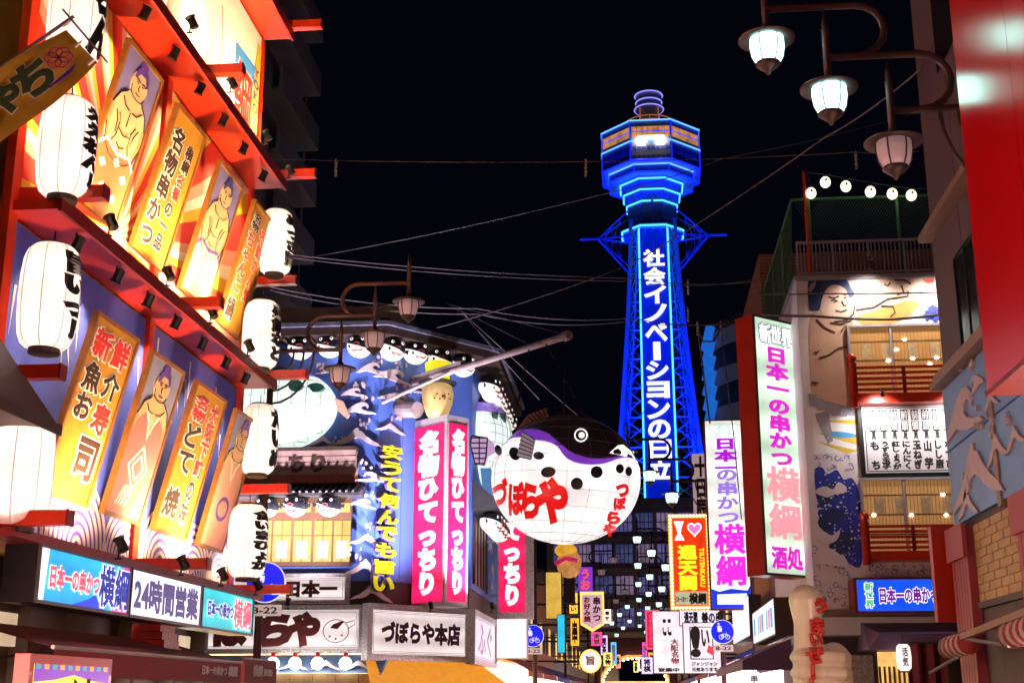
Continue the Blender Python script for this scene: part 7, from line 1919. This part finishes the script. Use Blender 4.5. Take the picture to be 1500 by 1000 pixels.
# ------------------------------------------------------------------ overhead cables
def cable(pts, r, label, sag=.25, ins=()):
    P = [onY(x, y, Y) for x, y, Y in pts]
    O = P[0]; t = thing('overhead_cable', label, 'cable', O, 0, 'overhead cables')
    L = []
    for a, b in zip(P, P[1:]):
        n = 10
        for i in range(n): u = i/n; L.append(a.lerp(b, u) - O - Vector((0,0,sag*4*u*(1-u))))
    L.append(P[-1]-O)
    mb = MB(); mb.tube(L, r, 5); mb.obj('wire', CABLEP, t)
    for (x, y, Y) in ins:
        p = onY(x, y, Y) - O; mb = MB(); mb.lathe([(.02,-.28),(.05,-.24),(.02,-.18),(.05,-.12),(.02,-.05),(.05,.0),(.02,.06),(.05,.12),(.02,.26)], 8, p); mb.obj('insulator', mat('porcelain', (.5,.42,.4), .35, var=.1), t)
CABLEP = mat('cable_grey', (.16,.13,.14), .6, var=0)
cable([(400,233,34),(858,237,34),(1254,223,34),(1345,222,34)], .014, 'thin cable with insulators high over the street, below the tower top', .05, [(492,245,34),(858,246,34),(1254,234,34)])
cable([(455,377,40),(890,283,40),(1060,232,40),(1345,165,40)], .016, 'long cable rising from the beige roof past the tower neck', .1)
cable([(400,370,40),(925,408,40),(1110,412,40)], .016, 'cable sagging across the top letters of the tower panel', .15)
cable([(400,374,41),(925,412,41),(1110,408,41)], .012, 'thin cable just under the one across the tower panel', .2)
cable([(395,420,42),(700,452,42),(925,466,42),(1110,470,42)], .018, 'cable crossing the tower panel lower down', .2)
cable([(395,425,42),(700,460,42),(925,470,42),(1110,462,42)], .014, 'second cable crossing the tower panel lower down', .25)
cable([(640,480,40),(922,388,40),(1210,200,30),(1350,100,24)], .02, 'thick diagonal cable from the boom up to the right-hand lamps', .1)
cable([(677,457,44),(790,585,44)], .012, 'stay cable dropping from the cable joint to the giant puffer', .05)
cable([(677,457,44),(860,620,44)], .012, 'second stay cable dropping behind the giant puffer', .05)
cable([(1110,430,31),(1190,430,31),(1380,428,31)], .02, 'dark cable across the painted wrestler face', .02)
cable([(1110,460,31),(1190,463,31),(1300,468,31),(1380,460,31)], .035, 'thick dark cable across the painted wrestler chest', .02)
cable([(1022,482,44),(1040,620,44.5)], .03, 'cable dropping from the insulators onto the white vertical sign', .0)
cable([(1056,482,44),(1075,640,44.5),(1086,760,44.6)], .02, 'cable dropping across the face of the white vertical sign', .0)
cable([(1022,482,44),(1030,500,44),(1045,500,44),(1056,482,44)], .03, 'looped cable joining the two insulators above the white sign', .0, [(1022,480,44),(1056,480,44),(1008,420,44),(1008,460,44)])
cable([(938,610,45),(960,580,45)], .014, 'short stay from the giant puffer towards the tower leg', 0)

# ------------------------------------------------------------------ clutter of small lit signs deep in the street
K = lambda n, c, st=1.0: glow(n, c, st, .3, 2)
FAR = [  # Y, px rect, colour name, colour, text, text material, side
    (84, (834,868,846,898), 'amber', (1,.5,.08), 'うまい', REDINK, -1),
    (96, (868,868,878,890), 'rose', (1,.25,.45), '酒場', INK, -1),
    (100, (884,892,895,912), 'ivory', (1,.85,.6), '寿司', REDINK, -1),
    (88, (866,925,882,945), 'hot pink', (1,.06,.3), '食堂', WHITEP, -1),
    (104, (880,930,890,960), 'pale violet', (.7,.5,1), '喫茶', INK, -1),
    (92, (884,955,897,975), 'butter yellow', (1,.75,.2), '名物', INK, -1),
    (80, (836,905,848,945), 'deep gold', (1,.42,.03), '串', BINK, -1),
    (110, (895,940,903,972), 'sky blue', (.1,.5,1), '薬', WHITEP, -1),
    (120, (902,958,909,978), 'salmon', (1,.35,.2), '丼', INK, -1),
    (86, (966,905,975,935), 'coral', (1,.18,.12), '鍋', WHITEP, 1),
    (98, (950,955,960,980), 'orange', (1,.4,.05), '鮨', INK, 1),
    (106, (941,940,948,965), 'magenta', (.9,.05,.6), '飲', WHITEP, 1),
    (115, (935,962,944,982), 'warm white', (1,.8,.6), '麺', INK, 1),
    (130, (928,968,935,984), 'lemon', (1,.85,.2), '碁', INK, 1),
    (72, (940,962,956,986), 'lilac', (.7,.55,1), '将棋', INK, 1),
]
for (Y, px, cn, c, tx, tm, sd) in FAR:
    flat_sign(Y, px, 'small_street_sign', 'small %s lit sign deep in the street' % cn, K('far_sign_' + cn.replace(' ', '_'), c, 1.5), [(tx, .2,.8,.12,.88,tm,True)], arm=sd)

def arcade_mouth():
    t = thing('arcade_gate', 'glowing arcade entrance with rows of bulbs at the end of the street', 'gate', (0, 160, 0))
    for xx in (-5.6, 3.3):
        mb = MB(); mb.box(xx, xx+.8, 0, 1, 0, 9); mb.obj('post', mat('gate_dark', (.12,.05,.08), .6, var=.2), t)
    mb = MB(); mb.box(-4.8, 3.3, .1, .9, 6.4, 8.4); mb.obj('beam', mat('gate_plum', (.25,.08,.14), .6, var=.2), t)
    bm = MB(); bm.ball((0,0,0), .16, n=8, m=6); me = bm.mesh('bulb', glow('gate_bulb', (1,.72,.3), 5.5, 0))
    for k in range(24):
        o = bpy.data.objects.new('bulb', me); COL.objects.link(o); o.parent = t; a = math.pi*k/23; o.location = (-.75-3.9*math.cos(a), -.05, 2.6+3.4*math.sin(a))
    mb = MB(); mb.add([(-.75-3.9*math.cos(math.pi*k/16), .2, 2.6+3.4*math.sin(math.pi*k/16)) for k in range(17)] + [(-.75-4.3*math.cos(math.pi*k/16), .2, 2.6+3.9*math.sin(math.pi*k/16)) for k in range(17)], [(k,k+1,k+18,k+17) for k in range(16)]); mb.obj('arch', glow('arch_amber', (1,.35,.08), .9, .3), t)
    mb = MB(); mb.box(-4.6, 3.1, 3, 3.2, .2, 3.4); mb.obj('lit_hall', glow('arcade_hall', (1,.55,.25), 1.3, .6, .4), t)
arcade_mouth()
